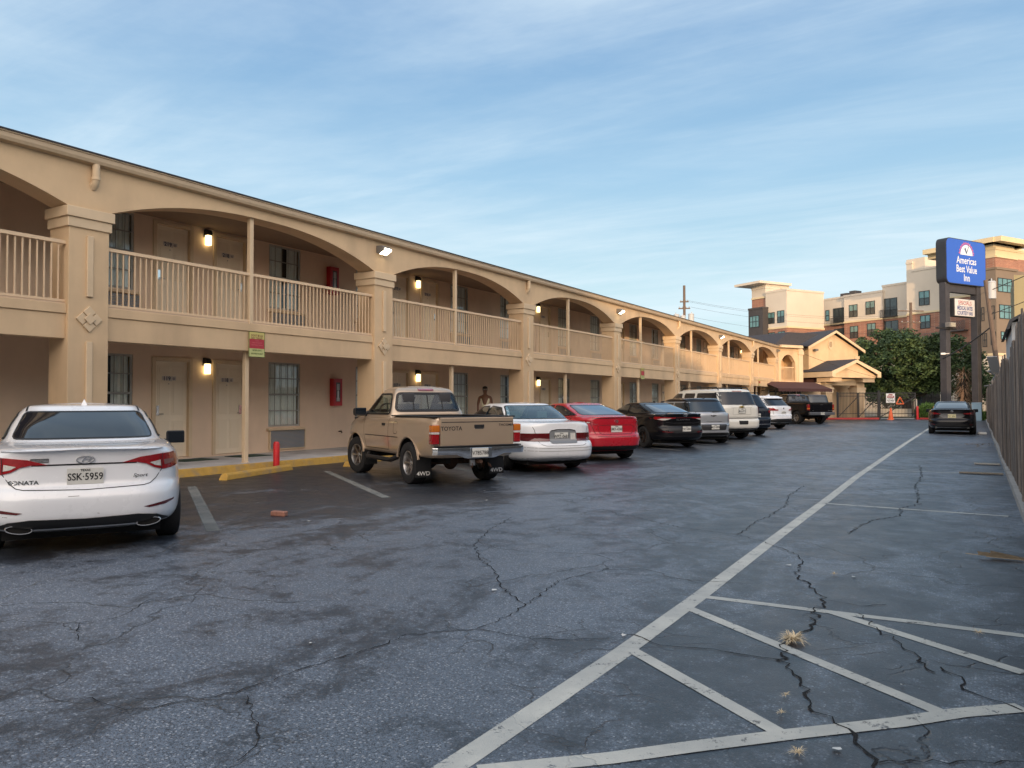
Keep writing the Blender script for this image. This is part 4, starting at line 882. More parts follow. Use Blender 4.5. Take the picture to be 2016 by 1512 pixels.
    q.box(xt - .03, xt + .06, -tg + .02, tg - .02, zr - .003, zr + .018); q.box(xb1 - .06, xb1 - .02, -tg + .05, tg - .05, zr - .3, zr + .022)
    q.build('bed_rail_cap', BLACKP, c.root, bevel=.008)
    for x in (ro, ro + wb):
        for sd in (-1, 1): c.wheel(x, sd * (hw - .13), r, .25, .58, rm, spokes, sd, steer=R(10) if x > ro + 1 and lift else 0)
    f = MB(); f.box(.45, L - .4, -.42, -.34, und - .12, und + .02); f.box(.45, L - .4, .34, .42, und - .12, und + .02); f.box(.9, L - .8, -.30, .30, und - .04, und + .1)
    f.box(ro + .5, L - .5, -hw + .2, hw - .2, und + .0, und + .08); f.build('chassis', mat('frame_black', (.015, .013, .012), .8), c.root)
    ax_ = MB()
    for x in (ro, ro + wb): ax_.tube([(x, -hw + .2, r), (x, hw - .2, r)], .05, 10)
    ax_.lathe([(.001, -.14), (.1, -.1), (.15, 0), (.1, .1), (.001, .14)], 16, 0, Matrix.Translation((ro, .0, r)) @ Matrix.Rotation(R(90), 4, 'Y')); ax_.build('axle', RUST, c.root, smooth=True)
    # fender flares
    for sd in (-1, 1):
        for x in (ro, ro + wb):
            q = MB(); P = []
            for i in range(19):
                a = R(-12 + 204 * i / 18); P.append(Vector((x + (r + .095) * math.cos(a), sd * (hw - .012), r + (r + .095) * math.sin(a))))
            P = [p for p in P if p.z > und - .05]; q.tube(P, .022, 6); q.build('fender_flare', flare or pm, c.root, smooth=True)
    return zr

c = Car('gold_pickup', 'gold beige single-cab pickup with mud flaps and a chrome rear bumper', 'pickup truck', (-7.29, 10.98), 62.5)
pickup(c, PG, 4.72, .845, 1.17, 1.12, 2.62, 1.13, .365, .15, 1.98, (2.02, 2.16, 2.98, 3.62, .80, .63), 1.735, und=.50, tg=.70, lift=1, rm=ALU, flare=PG)
def lampbox(c, ya, yb, z0, z1, x0, x1, cols):
    for sd in (-1, 1):
        y0, y1 = sorted((sd * ya, sd * yb)); q = MB(); q.box(x0, x1, y0, y1, z0, z1)
        o = q.build('tail_light', cols[0][1], c.root, smooth=True, bevel=.025, seg=3)
        for (nm, m, a, b) in [(k[2], k[1], k[3], k[4]) for k in cols[1:]]:
            q = MB(); q.box(x0 - .003, x1 - .02, y0 + (.0 if sd < 0 else .0) - .003, y1 + .003, a, b); q.build(nm, m, o, smooth=True, bevel=.012, seg=2)
lampbox(c, .715, .850, .73, 1.05, .10, .24, [(0, LAMPR), (0, LAMPO, 'indicator_lamp', .935, 1.045), (0, LAMPW, 'reverse_lamp', .895, .932)])
def flat(car, name, x, c_, w, h, m, d=.006, parent=None):
    q = MB(); q.box(x - d, x, c_[0] - w / 2, c_[0] + w / 2, c_[1] - h / 2, c_[1] + h / 2); return q.build(name, m, parent or car.root, bevel=min(.006, h * .2))
def tx(car, s, size, x, c_, m, xs=1, bold=0, name='badge_lettering', parent=None):
    q = MB(); put_text(q, s, size, (x, c_[0], c_[1]), (0, -1, 0), (0, 0, 1), xs=xs, bold=bold, off=.001); return q.build(name, m, parent or car.root, fix=False)
tx(c, 'TOYOTA', .095, .094, (.50, .985), INK, 1.0, .0015); tx(c, 'TACOMA', .055, .094, (-.55, 1.035), INK, 1.25, .001)
flat(c, 'tailgate_handle', .094, (-.02, 1.02), .19, .055, BLACKP, .014); flat(c, 'tailgate_handle_cup', .094, (-.02, .985), .17, .02, CHROME, .006)
# chrome step bumper
q = MB()
def bumper_sec(y, dx, z0, z1):
    return [(dx + .10, y, z1), (dx, y, z1 - .01), (dx - .01, y, (z0 + z1) / 2), (dx + .01, y, z0), (dx + .12, y, z0 + .01)]
ys = [-.87, -.80, -.45, -.30, -.24, .24, .30, .45, .80, .87]; V = []
for y in ys:
    dx = .06 if abs(y) > .84 else (.0 if abs(y) < .31 else -.01 + .02 * abs(y)); lo = .56 if abs(y) > .40 else .49 if abs(y) < .29 else .50
    V += bumper_sec(y, dx - .01, lo, .685)
F = [(i * 5 + j, i * 5 + j + 1, (i + 1) * 5 + j + 1, (i + 1) * 5 + j) for i in range(len(ys) - 1) for j in range(4)]
q.add(V, F); b = q.build('rear_bumper', mat('worn_chrome', (.74, .77, .80), .14, metal=1, var=.12, vs=6), c.root, smooth=True, fix=True)
q = MB(); q.box(.0, .14, -.80, .80, .686, .704); q.build('bumper_step_pad', BLACKP, b, bevel=.004)
q = MB(); q.box(-.022, -.012, -.205, .205, .495, .665); q.build('plate_recess', mat('worn_chrome'), b, bevel=.004)
c.plate((.02, .585), x=-.012, top=None, num='V785788'); flat(c, 'ball_hole', -.013, (-.28, .60), .06, .05, GAPM, .004)
q = MB(); q.box(.05, .5, -.05, .03, .40, .46); q.tube([(.0, -.01, .43), (.05, -.01, .43)], .03, 8); q.tube([(.08, -.18, .40), (.02, -.20, .36), (.03, -.22, .33), (.09, -.2, .36)], .008, 5); q.tube([(.08, .12, .40), (.02, .14, .36), (.03, .16, .33), (.09, .14, .36)], .008, 5)
q.build('tow_hitch', RUST, c.root)
q = MB(); q.box(.1, .16, .05, .14, .36, .46); q.build('trailer_plug', SILVER, c.root, bevel=.004)
for sd in (-1, 1):
    x = .72; q = MB(); q.box(x, x + .012, sd * .72 - .15, sd * .72 + .15, .14, .56); fl = q.build('mud_flap', BLACKP, c.root, bevel=.005)
    tx(c, '4WD', .095, x - .001, (sd * .72, .205), WHITEP, 1.15, .002, 'mud_flap_lettering', fl)
    q = MB(); q.box(3.22, 3.235, sd * .70 - .12, sd * .70 + .12, .20, .52); q.build('mud_flap', BLACKP, c.root)
    q = MB(); q.tube([(1.7, sd * .78, .44), (1.85, sd * .86, .38), (3.0, sd * .86, .38), (3.1, sd * .78, .44)], .045, 8); q.build('side_step', BLACKP, c.root, smooth=True)
    c.mirror(3.25, .80, 1.24, BLACKP, sd, .24, .17)
for ax in ('left', 'right'):
    c.line([[(2.0, 1.14), (2.0, .52)], [(2.02, .56), (3.15, .56), (3.25, .80), (3.28, 1.10)]], ax, .009)
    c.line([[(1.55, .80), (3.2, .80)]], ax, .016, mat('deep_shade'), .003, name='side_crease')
    h = c.hit(ax, 2.25, 1.02); sg = 1 if ax == 'left' else -1; q = MB(); y0, y1 = sorted((h.y - sg * .01, h.y + sg * .016)); q.box(2.16, 2.30, y0, y1, .995, 1.04); q.build('door_handle', BLACKP, c.root, bevel=.006)
c.line([round_poly([(1.58, 1.08), (1.75, 1.08), (1.75, .86), (1.58, .86)], .05)], 'left', .008, name='fuel_door')
q = MB(); q.prism([(4.36, 1.06), (4.46, 1.02), (4.48, 1.12), (4.34, 1.13)], -.6, .6, 'y'); q.build('hood_deflector', BLACKP, c.root)
for sd in (-1, 1):
    q = MB(); y0, y1 = sorted((sd * .845, sd * .90)); q.prism([(3.62, .62), (4.35, .62), (4.30, .80), (3.95, .86)], y0, y1, 'y')

# 10 black pickup far end of the row
c = Car('black_pickup', 'black full-size pickup with a grey rear bumper at the far end of the row', 'pickup truck', (-8.6, 52.7), 49)
pickup(c, PB, 5.5, .99, 1.36, 1.30, 3.4, 1.3, .40, .15, 2.1, (2.15, 2.3, 3.45, 4.2, .95, .76), 1.93, und=.55, tg=.86, rm=SILVER, gm=GLASST, flare=PB)
lampbox(c, .86, .998, .88, 1.25, .10, .24, [(0, LAMPR), (0, LAMPO, 'indicator_lamp', .95, 1.03)])
q = MB(); q.box(-.02, .12, -.95, .95, .58, .76); q.build('rear_bumper', mat('grey_bumper', (.18, .19, .21), .35, metal=.6), c.root, bevel=.03, seg=2)
c.plate((.0, .67), x=-.02, num='GTV-2291'); flat(c, 'tailgate_handle', .094, (0, 1.22), .2, .06, DARKM, .014)
tx(c, 'RAM 1500', .05, .094, (-.66, .86), SILVER, 1.4); tx(c, 'V8', .05, .094, (.66, .86), SILVER, 1.4)
for sd in (-1, 1): c.mirror(3.75, .95, 1.42, BLACKP, sd, .26, .22)
for ax in ('left', 'right'): c.line([[(2.12, 1.33), (2.12, .6)], [(3.2, 1.33), (3.2, .6)]], ax, .01)
# ------------------------------------------------------------------ motel
XF, XB, XW = -13.4, -14.0, -15.9          # arcade front, pillar back, room wall
PY = [-.45, 7.33, 15.2, 22.85, 30.6, 38.4, 46.15, 53.9, 61.5]; PWD = .72
mot = empty('motel_building', (XF, 30, 0), 0, 'long two-storey tan stucco motel with an arcade of wide arches and balcony railings', 'building')
_o = Vector((XF, 30, 0))
def mb_(name, mb, m, parent=None, **k):
    """a part of the motel, modelled in world coordinates"""
    mb.v = [(v[0] - _o.x, v[1] - _o.y, v[2]) for v in mb.v]
    return mb.build(name, m, parent or mot, **k)
# room walls with openings for windows and doors; units around each lamp
UN = [3.92 + 8.13 * i for i in range(8)]
ops = []      # (y0, y1, z0, z1, kind)
for i, l in enumerate(UN):
    for fl, z in ((0, 0), (1, 3.12)):
        ops += [(l - 2.98, l - 1.93, .82 + z, 2.52 + z, 'w', i, fl), (l + 1.85, l + 2.95, .82 + z, 2.52 + z, 'w', i, fl)]
        ops += [(l - 1.40, l - .52, .15 + (3.1 if fl else 0) + .04, 2.42 + z, 'd', i, fl), (l + .20, l + 1.08, .15 + (3.1 if fl else 0) + .04, 2.42 + z, 'd', i, fl)]
Y0, Y1 = -2.0, 66.0
def wall_with_holes(fl, z0, z1):
    mb = MB(); hs = sorted([o for o in ops if o[6] == fl and o[1] < Y1 - .2 and o[0] > Y0], key=lambda o: o[0]); y = Y0
    for o in hs:
        mb.box(XW - .2, XW, y, o[0], z0, z1)
        if o[2] > z0 + .01: mb.box(XW - .2, XW, o[0], o[1], z0, o[2])
        mb.box(XW - .2, XW, o[0], o[1], o[3], z1); y = o[1]
    mb.box(XW - .2, XW, y, Y1, z0, z1)
    return mb
mb_('room_wall', wall_with_holes(0, .15, 3.0), WALLC, fix=False); mb_('room_wall', wall_with_holes(1, 3.22, 5.95), WALLC, fix=False)
m = MB(); m.box(XW - 8, XW - .21, Y0, Y1, 0, 5.9); mb_('building_mass', m, mat('dark_interior', (.03, .03, .03), .95))
# windows: frame, curtains, pane, burglar bars
BARS = mat('window_bar_paint', (.30, .30, .28), .5)
for (y0, y1, z0, z1, k, i, fl) in ops:
    if y1 > 62.2 or y0 < 3.5: continue
    if k == 'w':
        m = MB(); d = .05; x0, x1 = XW - .06, XW - .02
        for b in ((y0, y1, z0, z0 + d), (y0, y1, z1 - d, z1), (y0, y0 + d, z0 + d, z1 - d), (y1 - d, y1, z0 + d, z1 - d), (y0 + d, y1 - d, (z0 + z1) / 2 - .025, (z0 + z1) / 2 + .025)): m.box(x0, x1, *b)
        w = mb_('window', m, mat('window_frame_paint', (.38, .37, .34), .5))
        m = MB(); n = 26; V = []                      # hanging pleats, parted somewhere
        part = random.choice((0, 0, .12, .2)); mid = random.uniform(.4, .6)
        for j in range(n + 1):
            t = j / n; y = y0 + d + (y1 - y0 - 2 * d) * t; x = XW - .085 + .016 * math.sin(j * 2.3 + i) + random.uniform(-.006, .006)
            V += [(x, y, z0 + .02), (x, y, z1 - .02)]
        F = [(2 * j, 2 * j + 2, 2 * j + 3, 2 * j + 1) for j in range(n) if abs((j + .5) / n - mid) > part / 2]
        m.add(V, F); mb_('curtain', m, CURTAIN, w, smooth=True, fix=False)
        m = MB(); m.add([(XW - .046, a_, b_) for a_, b_ in ((y0 + d, z0 + d), (y1 - d, z0 + d), (y1 - d, z1 - d), (y0 + d, z1 - d))], [(0, 1, 2, 3)]); mb_('window_pane', m, PANE, w, fix=False)
        m = MB()
        for q in range(1, 5): m.box(XW - .02, XW - .008, y0 + (y1 - y0) * q / 5 - .008, y0 + (y1 - y0) * q / 5 + .008, z0 + .02, z1 - .02)
        for q in range(1, 4): m.box(XW - .022, XW - .006, y0, y1, z0 + (z1 - z0) * q / 4 - .012, z0 + (z1 - z0) * q / 4 + .012)
        mb_('window_bars', m, BARS, w, fix=False)
        m = MB(); m.box(XW + .001, XW + .10, y0 - .07, y1 + .12, z0 - .10, z0 - .04); mb_('window_sill', m, STUCCOL, w, bevel=.008)
        # wall air conditioner under each window
        a0, a1, b0, b1 = y0 + .05, y1 + .14, z0 - .58, z0 - .11
        m = MB(); m.box(XW + .0, XW + .05, a0 - .04, a0, b0 - .03, b1); m.box(XW + .0, XW + .05, a1, a1 + .04, b0 - .03, b1); m.box(XW + .0, XW + .05, a0, a1, b0 - .03, b0)
        m.box(XW + .001, XW + .012, a0, a1, b0, b1)
        ac = mb_('air_conditioner', m, STUCCOL)
        m = MB(); n = 14
        for q in range(n):
            zz = b0 + (b1 - b0) * (q + .2) / n; m.prism([(XW + .014, zz), (XW + .042, zz + .004), (XW + .042, zz + .014), (XW + .014, zz + .022)], a0 + .01, a1 - .01, 'y')
        mb_('louvre', m, mat('grey_louvre', (.30, .34, .40), .5), ac, fix=False)
    else:
        t = .07; m = MB(); xo = XW + .03
        m.box(XW - .12, xo, y0 - .08, y0 + .012, z0, z1 + .08); m.box(XW - .12, xo, y1 - .012, y1 + .08, z0, z1 + .08); m.box(XW - .12, xo, y0 + .012, y1 - .012, z1 - .012, z1 + .08)
        fr = mb_('door_frame', m, STUCCOL, bevel=.006)
        m = MB(); m.box(XW - .11, XW - .065, y0 + .014, y1 - .014, z0 + .01, z1 - .014)
        dr = mb_('door', m, DOORM)
        m = MB(); H_ = z1 - z0; w_ = y1 - y0
        for (a, b) in ((.12, .46), (.54, .88)):       # six raised panels
            for (c0, c1) in ((.06, .38), (.44, .80), (.85, .95)):
                ya, yb, za, zb_ = y0 + w_ * a, y0 + w_ * b, z0 + H_ * c0, z0 + H_ * c1
                m.box(XW - .066, XW - .058, ya, yb, za, zb_); m.box(XW - .059, XW - .050, ya + .04, yb - .04, za + .04, zb_ - .04)
        mb_('door_panel', m, mat('door_panel_paint', (.80, .68, .51), .5), dr, bevel=.003, fix=False)
        right = (y0 > UN[i]); hy = y1 - .10 if right else y0 + .10
        m = MB(); zh = z0 + .98; m.box(XW - .064, XW - .03, hy - .035, hy + .035, zh, zh + .22); m.tube([(XW - .04, hy, zh + .03), (XW - .0, hy, zh + .03), (XW + .0, hy + (-.12 if right else .12), zh + .03)], .013, 6)
        mb_('door_handle', m, CHROME, dr, bevel=.003)
        no = (19 - 2 * (i - 1) - (1 if right else 0)) + (200 if fl else 100)
        if 100 <= no % 100 + 100 and no % 100 >= 4:
            m = MB(); yc, zc = (y0 + y1) / 2 - .05, z0 + 1.82
            m.box(XW - .0625, XW - .059, yc - .17, yc + .19, zc - .055, zc + .055); pl = mb_('number_plate', m, mat('number_plate_face', (.58, .52, .46), .5), dr)
            m = MB(); put_text(m, str(no), .13, (XW - .0585, yc - .05, zc), (0, 1, 0), (0, 0, 1), bold=.004); m.lathe([(.03, 0), (.022, .001)], 14, 0, Matrix.Translation((XW - .058, yc + .13, zc)) @ Matrix.Rotation(R(90), 4, 'Y'))
            m.box(XW - .058, XW - .056, yc + .12, yc + .14, zc - .008, zc + .008)
            m.lathe([(.001, .002), (.012, .001)], 8, 0, Matrix.Translation((XW - .056, yc, zc - .12)) @ Matrix.Rotation(R(90), 4, 'Y'))
            mb_('room_number', m, mat('number_ink', (.03, .04, .09), .5), pl, fix=False)
# walkway slab, ceilings, upper floor, beam and trim
m = MB(); m.box(XW - .2, -13.40, Y0, 63, .0, .149); mb_('walkway_slab', m, mat('walkway_concrete', (.46, .45, .44), .85, var=.15, vs=2.5, bump=.15, bs=70, dirt=(.18, .17, .16), dv=.6), fix=False)
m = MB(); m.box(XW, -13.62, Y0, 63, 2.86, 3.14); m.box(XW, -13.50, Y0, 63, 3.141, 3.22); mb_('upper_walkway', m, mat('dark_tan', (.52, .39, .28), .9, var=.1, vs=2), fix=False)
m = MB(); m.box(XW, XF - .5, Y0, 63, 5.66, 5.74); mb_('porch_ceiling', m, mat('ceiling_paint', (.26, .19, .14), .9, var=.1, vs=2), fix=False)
for k in range(len(PY) - 1):
    a, b = PY[k] + PWD, PY[k + 1]
    m = MB(); m.box(-13.66, -13.48, a, b, 2.57, 3.0); m.box(-13.70, -13.45, a - .0, b, 3.001, 3.17); mb_('balcony_beam', m, STUCCO, bevel=.008)
# pillars with two-step caps, strips and diamond ornaments
for k, y in enumerate(PY):
    m = MB(); m.box(XB, XF, y, y + PWD, .0, 4.60); m.box(XB - .02, XF - .02, y + .02, y + PWD - .02, 4.601, 5.2)
    p = mb_('pillar', m, STUCCO, bevel=.01, seg=2)
    m = MB(); m.box(XB - .03, XF + .035, y - .035, y + PWD + .035, 4.52, 4.69); m.box(XB - .06, XF + .07, y - .07, y + PWD + .07, 4.691, 4.87); mb_('pillar_cap', m, STUCCOL, p, bevel=.012, seg=2)
    yc = y + PWD / 2
    for (z0, z1) in ((3.32, 4.40), (.55, 2.53)):
        m = MB(); m.box(XF + .001, XF + .045, yc - .055, yc + .055, z0, z1); mb_('trim_strip', m, STUCCOL, p, bevel=.008)
    m = MB(); c0 = Vector((XF, yc, 2.93)); M = Matrix.Translation(c0) @ Matrix.Rotation(R(45), 4, 'X'); s_ = .165; g_ = .008
    for (sy, sz) in ((-1, -1), (-1, 1), (1, -1), (1, 1)):
        a, b = sorted((sy * g_, sy * s_)); c1, d1 = sorted((sz * g_, sz * s_)); m.box(.002, .035, a, b, c1, d1, 0, M)
    m.box(.036, .06, -.075, .075, -.075, .075, 0, M); mb_('diamond_ornament', m, STUCCOL, p, bevel=.006)
# arcade wall above the arches
m = MB(); ZT = 5.70; XA = XF - .5; n = 40
def arch_strip(m, a, b, z0, rise, xf=XF, xb=XA, zt=ZT, ex=2.35):
    for j in range(n):
        def zz(t): return z0 + rise * (1 - abs(2 * t - 1) ** ex)
        t0, t1 = j / n, (j + 1) / n; y0, y1 = a + (b - a) * t0, a + (b - a) * t1; q0, q1 = zz(t0), zz(t1)
        m.add([(xf, y0, q0), (xf, y1, q1), (xf, y1, zt), (xf, y0, zt), (xb, y0, q0), (xb, y1, q1), (xb, y1, zt), (xb, y0, zt)], [(0, 1, 2, 3), (5, 4, 7, 6), (1, 0, 4, 5)])
for k in range(len(PY) - 1): arch_strip(m, PY[k] + PWD, PY[k + 1], 4.871, .60)
for y in PY: m.box(XA, XF, y, y + PWD, 4.872, ZT)
mb_('arcade_wall', m, STUCCO, fix=False)
# gutter, roof
m = MB(); m.prism([(XF + .0, 5.66), (XF + .13, 5.68), (XF + .15, 5.73), (XF + .15, 5.80), (XF + .17, 5.81), (XF + .17, 5.83), (XF + .0, 5.83)], -2, 62.7, 'y'); mb_('gutter', m, mat('gutter_paint', (.50, .38, .25), .5, var=.08, vs=2))
m = MB(); m.prism([(XF + .19, 5.832), (XF + .19, 5.855), (XW - 3, 6.9), (XW - 8.5, 5.85), (XW - 8.5, 5.80), (XF - .4, 5.80)], -2, 62.6, 'y'); mb_('roof', m, SHINGLE)
# thin posts in the middle of each bay
for k in range(len(PY) - 1):
    yc = (PY[k] + PWD + PY[k + 1]) / 2 - .25 * 0 - .1
    yc = [3.8, 11.3, 18.95, 26.45, 33.9, 41.35, 48.8, 56.4][k]
    m = MB(); m.box(-13.70, -13.60, yc - .05, yc + .05, .15, 2.86); m.box(-13.72, -13.58, yc - .07, yc + .07, .15, .165); mb_('post', m, STUCCOL, bevel=.006)
    m = MB(); m.box(-13.57, -13.47, yc - .05, yc + .05, 3.172, 5.655); mb_('post', m, STUCCOL, bevel=.006)
    for (a, b) in ((PY[k] + PWD, yc - .05), (yc + .05, PY[k + 1])):
        m = MB(); m.box(-13.55, -13.48, a, b, 4.21, 4.27); m.box(-13.535, -13.495, a, b, 3.205, 3.245)
        nb = int((b - a) / .113); st = (b - a) / nb
        for j in range(1, nb): m.box(-13.526, -13.504, a + j * st - .011, a + j * st + .011, 3.245, 4.21)
        mb_('balcony_railing', m, RAILM, fix=False)
# downspout elbows
for y in (7.75, 23.1, 38.85, 54.3):
    m = MB(); m.tube([(XF + .075, y, 5.68), (XF + .075, y, 5.42), (XF + .05, y, 5.34), (XF - .03, y, 5.27)], .065, 12); m.tube([(XF + .075, y, 5.45), (XF + .075, y, 5.40)], .075, 12); m.tube([(XF + .03, y, 5.345), (XF + .005, y, 5.31)], .075, 12)
    mb_('downspout', m, STUCCOL, smooth=True)
# kerb (painted yellow)
m = MB(); m.prism([(-13.40, 0), (-13.26, 0), (-13.29, .14), (-13.31, .152), (-13.40, .152)], Y0, 66, 'y'); o = m.build('kerb', YELLOW); o['kind'] = 'structure'

ORD = ['first', 'second', 'third', 'fourth', 'fifth', 'sixth', 'seventh', 'eighth']
# wall lamps between each pair of doors
LAMPGL = mat('lit_glass', (.9, .85, .6), .3, emit=(1.0, .78, .38), es=3.0)
def wall_lamp(l, z, i, up):
    t = empty('wall_lamp', (XW, l - .08, z), 0, 'small lit wall lamp between doors, %s floor, number %d' % (up, i), 'lamp', 'lamps on the corridor wall')
    m = MB(); m.box(.0, .03, -.07, .07, -.02, .17); m.prism([(.03, .03), (.15, .03), (.15, .10), (.11, .16), (.03, .17)], -.068, .068, 'y'); m.build('lamp_cap', BLACKP, t, bevel=.006)
    m = MB(); m.box(.03, .14, -.062, .062, -.22, .029); m.build('lamp_shade', LAMPGL, t, bevel=.02, seg=2)
    return t
for i, l in enumerate(UN):
    if l < 8: continue
    for z, up in ((2.36, 'ground'), (5.46, 'upper')):
        t = wall_lamp(l, z, i, up)
        a = 19 - 2 * (i - 1)
        t['label'] = 'lit corridor lamp on the %s floor, %s lamp from the left' % (up, ORD[i - 1])
for y in PY[1:]: pass
def floodlight(y, z, lab, lit=True):
    t = empty('floodlight', (XF, y, z), 0, lab, 'floodlight', 'floodlights above the pillars')
    m = MB(); m.prism([(0, -.09), (.10, -.10), (.26, -.02), (.26, .04), (.20, .10), (.0, .11)], -.17, .17, 'y'); m.build('lamp_housing', mat('grey_housing', (.16, .15, .14), .5), t, bevel=.012)
    m = MB(); m.prism([(.105, -.103), (.262, -.025), (.268, .015), (.09, -.112)], -.14, .14, 'y')
    m.box(.262, .268, -.13, .13, -.02, .03)
    m.build('lamp_lens', mat('lit_flood_lens', (.9, .85, .75), .3, emit=(1, .86, .62), es=8) if lit else mat('unlit_lens', (.4, .38, .34), .3), t)
floodlight(15.42, 5.44, 'lit grey floodlight above the second pillar from the left, nearest of its row')
floodlight(31.0, 5.40, 'lit grey floodlight above the fourth pillar from the left')
floodlight(46.4, 5.40, 'lit floodlight above the sixth pillar, farther than the other lit ones')
floodlight(61.9, 5.42, 'unlit grey floodlight at the far corner of the motel', False)
# extinguisher cabinets
def cabinet(y, z, lab):
    t = empty('extinguisher_cabinet', (XW, y, z), 0, lab, 'fire extinguisher', 'fire extinguisher cabinets')
    m = MB(); m.box(.001, .16, -.18, .18, -.39, .39); m.build('cabinet_box', REDM, t, bevel=.01)
    m = MB(); m.box(.161, .163, -.085, .085, -.27, .28); m.build('cabinet_window', mat('cabinet_dark', (.05, .03, .03), .3), t)
    m = MB(); m.lathe([(.001, -.13), (.04, -.13), (.045, -.11), (.045, .10), (.03, .14), (.012, .16), (.012, .19)], 14, 0, Matrix.Translation((.135, 0, -.08))); m.build('extinguisher', mat('extinguisher_silver', (.6, .6, .6), .35, metal=.6), t, smooth=True)
    m = MB(); m.box(.1635, .166, -.06, .06, -.26, -.16); m.box(.1635, .166, -.05, .05, .06, .24); m.build('instruction_card', mat('card_grey', (.45, .44, .42), .6), t)
    m = MB()
    for b in ((-.14, .14, .30, .34), (-.14, .14, -.34, -.30), (-.14, -.10, -.30, .30), (.10, .14, -.30, .30)): m.box(.161, .175, *b)
    m.build('door_rim', REDM, t, bevel=.004)
cabinet(16.3, 1.75, 'red fire extinguisher cabinet on the ground floor wall left of the pickup')
cabinet(16.15, 4.95, 'red fire extinguisher cabinet behind the upper balcony railing')
# door mats
for (y, lab) in ((11.2, 'dark green door mat at the foot of door 119, left of its twin'), (12.75, 'dark green door mat at the foot of door 118, right of its twin')):
    m = MB(); m.box(-15.6, -14.95, y - .45, y + .45, .151, .163); o = m.build('door_mat', mat('green_mat', (.02, .05, .035), .95, var=.3, vs=30), bevel=.003); o['label'] = lab; o['category'] = 'door mat'; o['group'] = 'green door mats'
# hose tap
m = MB(); m.tube([(XW, 16.5, .62), (XW + .10, 16.5, .62), (XW + .12, 16.5, .57)], .018, 8); m.lathe([(.03, 0), (.03, .008)], 10, 0, Matrix.Translation((XW + .09, 16.5, .65))); o = m.build('hose_tap', RUST); tag(o, 'rusty hose tap low on the wall under the red cabinet', 'tap')
# warning signs on the posts
def target_sign(y, z, s, lab, full=True, g=None):
    t = empty('warning_sign', (-13.44, y, z), 0, lab, 'sign', g); w, h = .43 * s, .55 * s
    m = MB(); m.box(0, .006, -w / 2, w / 2, -h / 2, h / 2); m.build('sign_panel', mat('sign_pale_green', (.50, .52, .22), .6, var=.08, vs=9), t)
    m = MB(); m.box(.0065, .008, -w / 2 + .015, w / 2 - .015, -h * .16, h * .21); m.build('red_band', mat('sign_red', (.42, .035, .05), .6, var=.1, vs=12), t)
    m = MB(); m.box(.0065, .0078, -w/2+.012, w/2-.012, h * .22, h/2 - .012); m.build('yellow_band', mat('sign_yellow', (.58, .50, .17), .6), t)
    if full:
        m = MB(); G = mat('sign_dark_green', (.10, .14, .04), .6)
        for b in ((-w/2, w/2, h/2 - .01, h/2), (-w/2, w/2, -h/2, -h/2 + .01), (-w/2, -w/2 + .01, -h/2, h/2), (w/2 - .01, w/2, -h/2, h/2)): m.box(.006, .009, *b)
        m.build('sign_border', G, t)
        for s_, zz, sz, mm, xs in (("DON'T BE AN", .19, .062, mat('sign_dark_red', (.16, .03, .02)), .84), ('EASY TARGET', .135, .062, mat('sign_dark_red'), .80), ('NEVER LEAVE', -.13, .045, G, .9), ('VALUABLES IN SIGHT', -.20, .042, G, .80),
                               ('LOCK', .08, .035, mat('sign_pink', (.55, .12, .14)), 1), ('TAKE YOUR KEYS', .035, .035, mat('sign_pink'), 1), ('HIDE YOUR THINGS', -.015, .035, mat('sign_pink'), 1)):
            m = MB(); put_text(m, s_, sz * s, (.0085, 0, zz * s), (0, 1, 0), (0, 0, 1), xs=xs, bold=.001, off=.001); m.build('sign_lettering', mm, t, fix=False)
target_sign(11.42, 2.72, 1, 'pale green and red warning sign on the thin post right of room 118')
target_sign(33.95, 2.78, .95, 'faded red and cream sign on the fascia in the fifth bay', True)
target_sign(56.45, 2.85, .8, 'small faded red notice on the fascia in the last arch bay', False)
# wheel stops, red bollard
def wheel_stop(x0, y0, x1, y1, lab, g='yellow wheel stops at the kerb'):
    L_ = math.hypot(x1 - x0, y1 - y0); m = MB()
    m.prism([(-.09, 0), (.09, 0), (.075, .09), (.04, .125), (-.04, .125), (-.075, .09)], -L_ / 2, L_ / 2, 'x', 0)
    m.v = [(v[0] * (1 if v[2] < .05 else .95), v[1], v[2]) for v in m.v]
    o = m.build('wheel_stop', YELLOW, bevel=.012, seg=2); o.location = ((x0 + x1) / 2, (y0 + y1) / 2, 0); o.rotation_euler = (0, 0, math.atan2(y1 - y0, x1 - x0)); tag(o, lab, 'wheel stop', g)
wheel_stop(-12.10, 9.50, -12.75, 11.75, 'yellow concrete wheel stop in the empty stall, in front of the red bollard')
wheel_stop(-12.25, 12.95, -12.9, 15.2, 'yellow wheel stop behind the front wheel of the gold pickup')
for k in range(5): wheel_stop(-12.25, 16.3 + 3.3 * k, -12.9, 18.5 + 3.3 * k, 'yellow wheel stop hidden in front of a parked car')
t = MB(); t.lathe([(.068, 0), (.068, .56), (.05, .61), (.001, .615)], 20); o = t.build('bollard', mat('red_post_paint', (.55, .015, .02), .45, var=.2, vs=14, bump=.3, bs=20), smooth=True); o.location = (-12.95, 11.55, 0); tag(o, 'short red pipe bollard behind the yellow wheel stop', 'bollard')
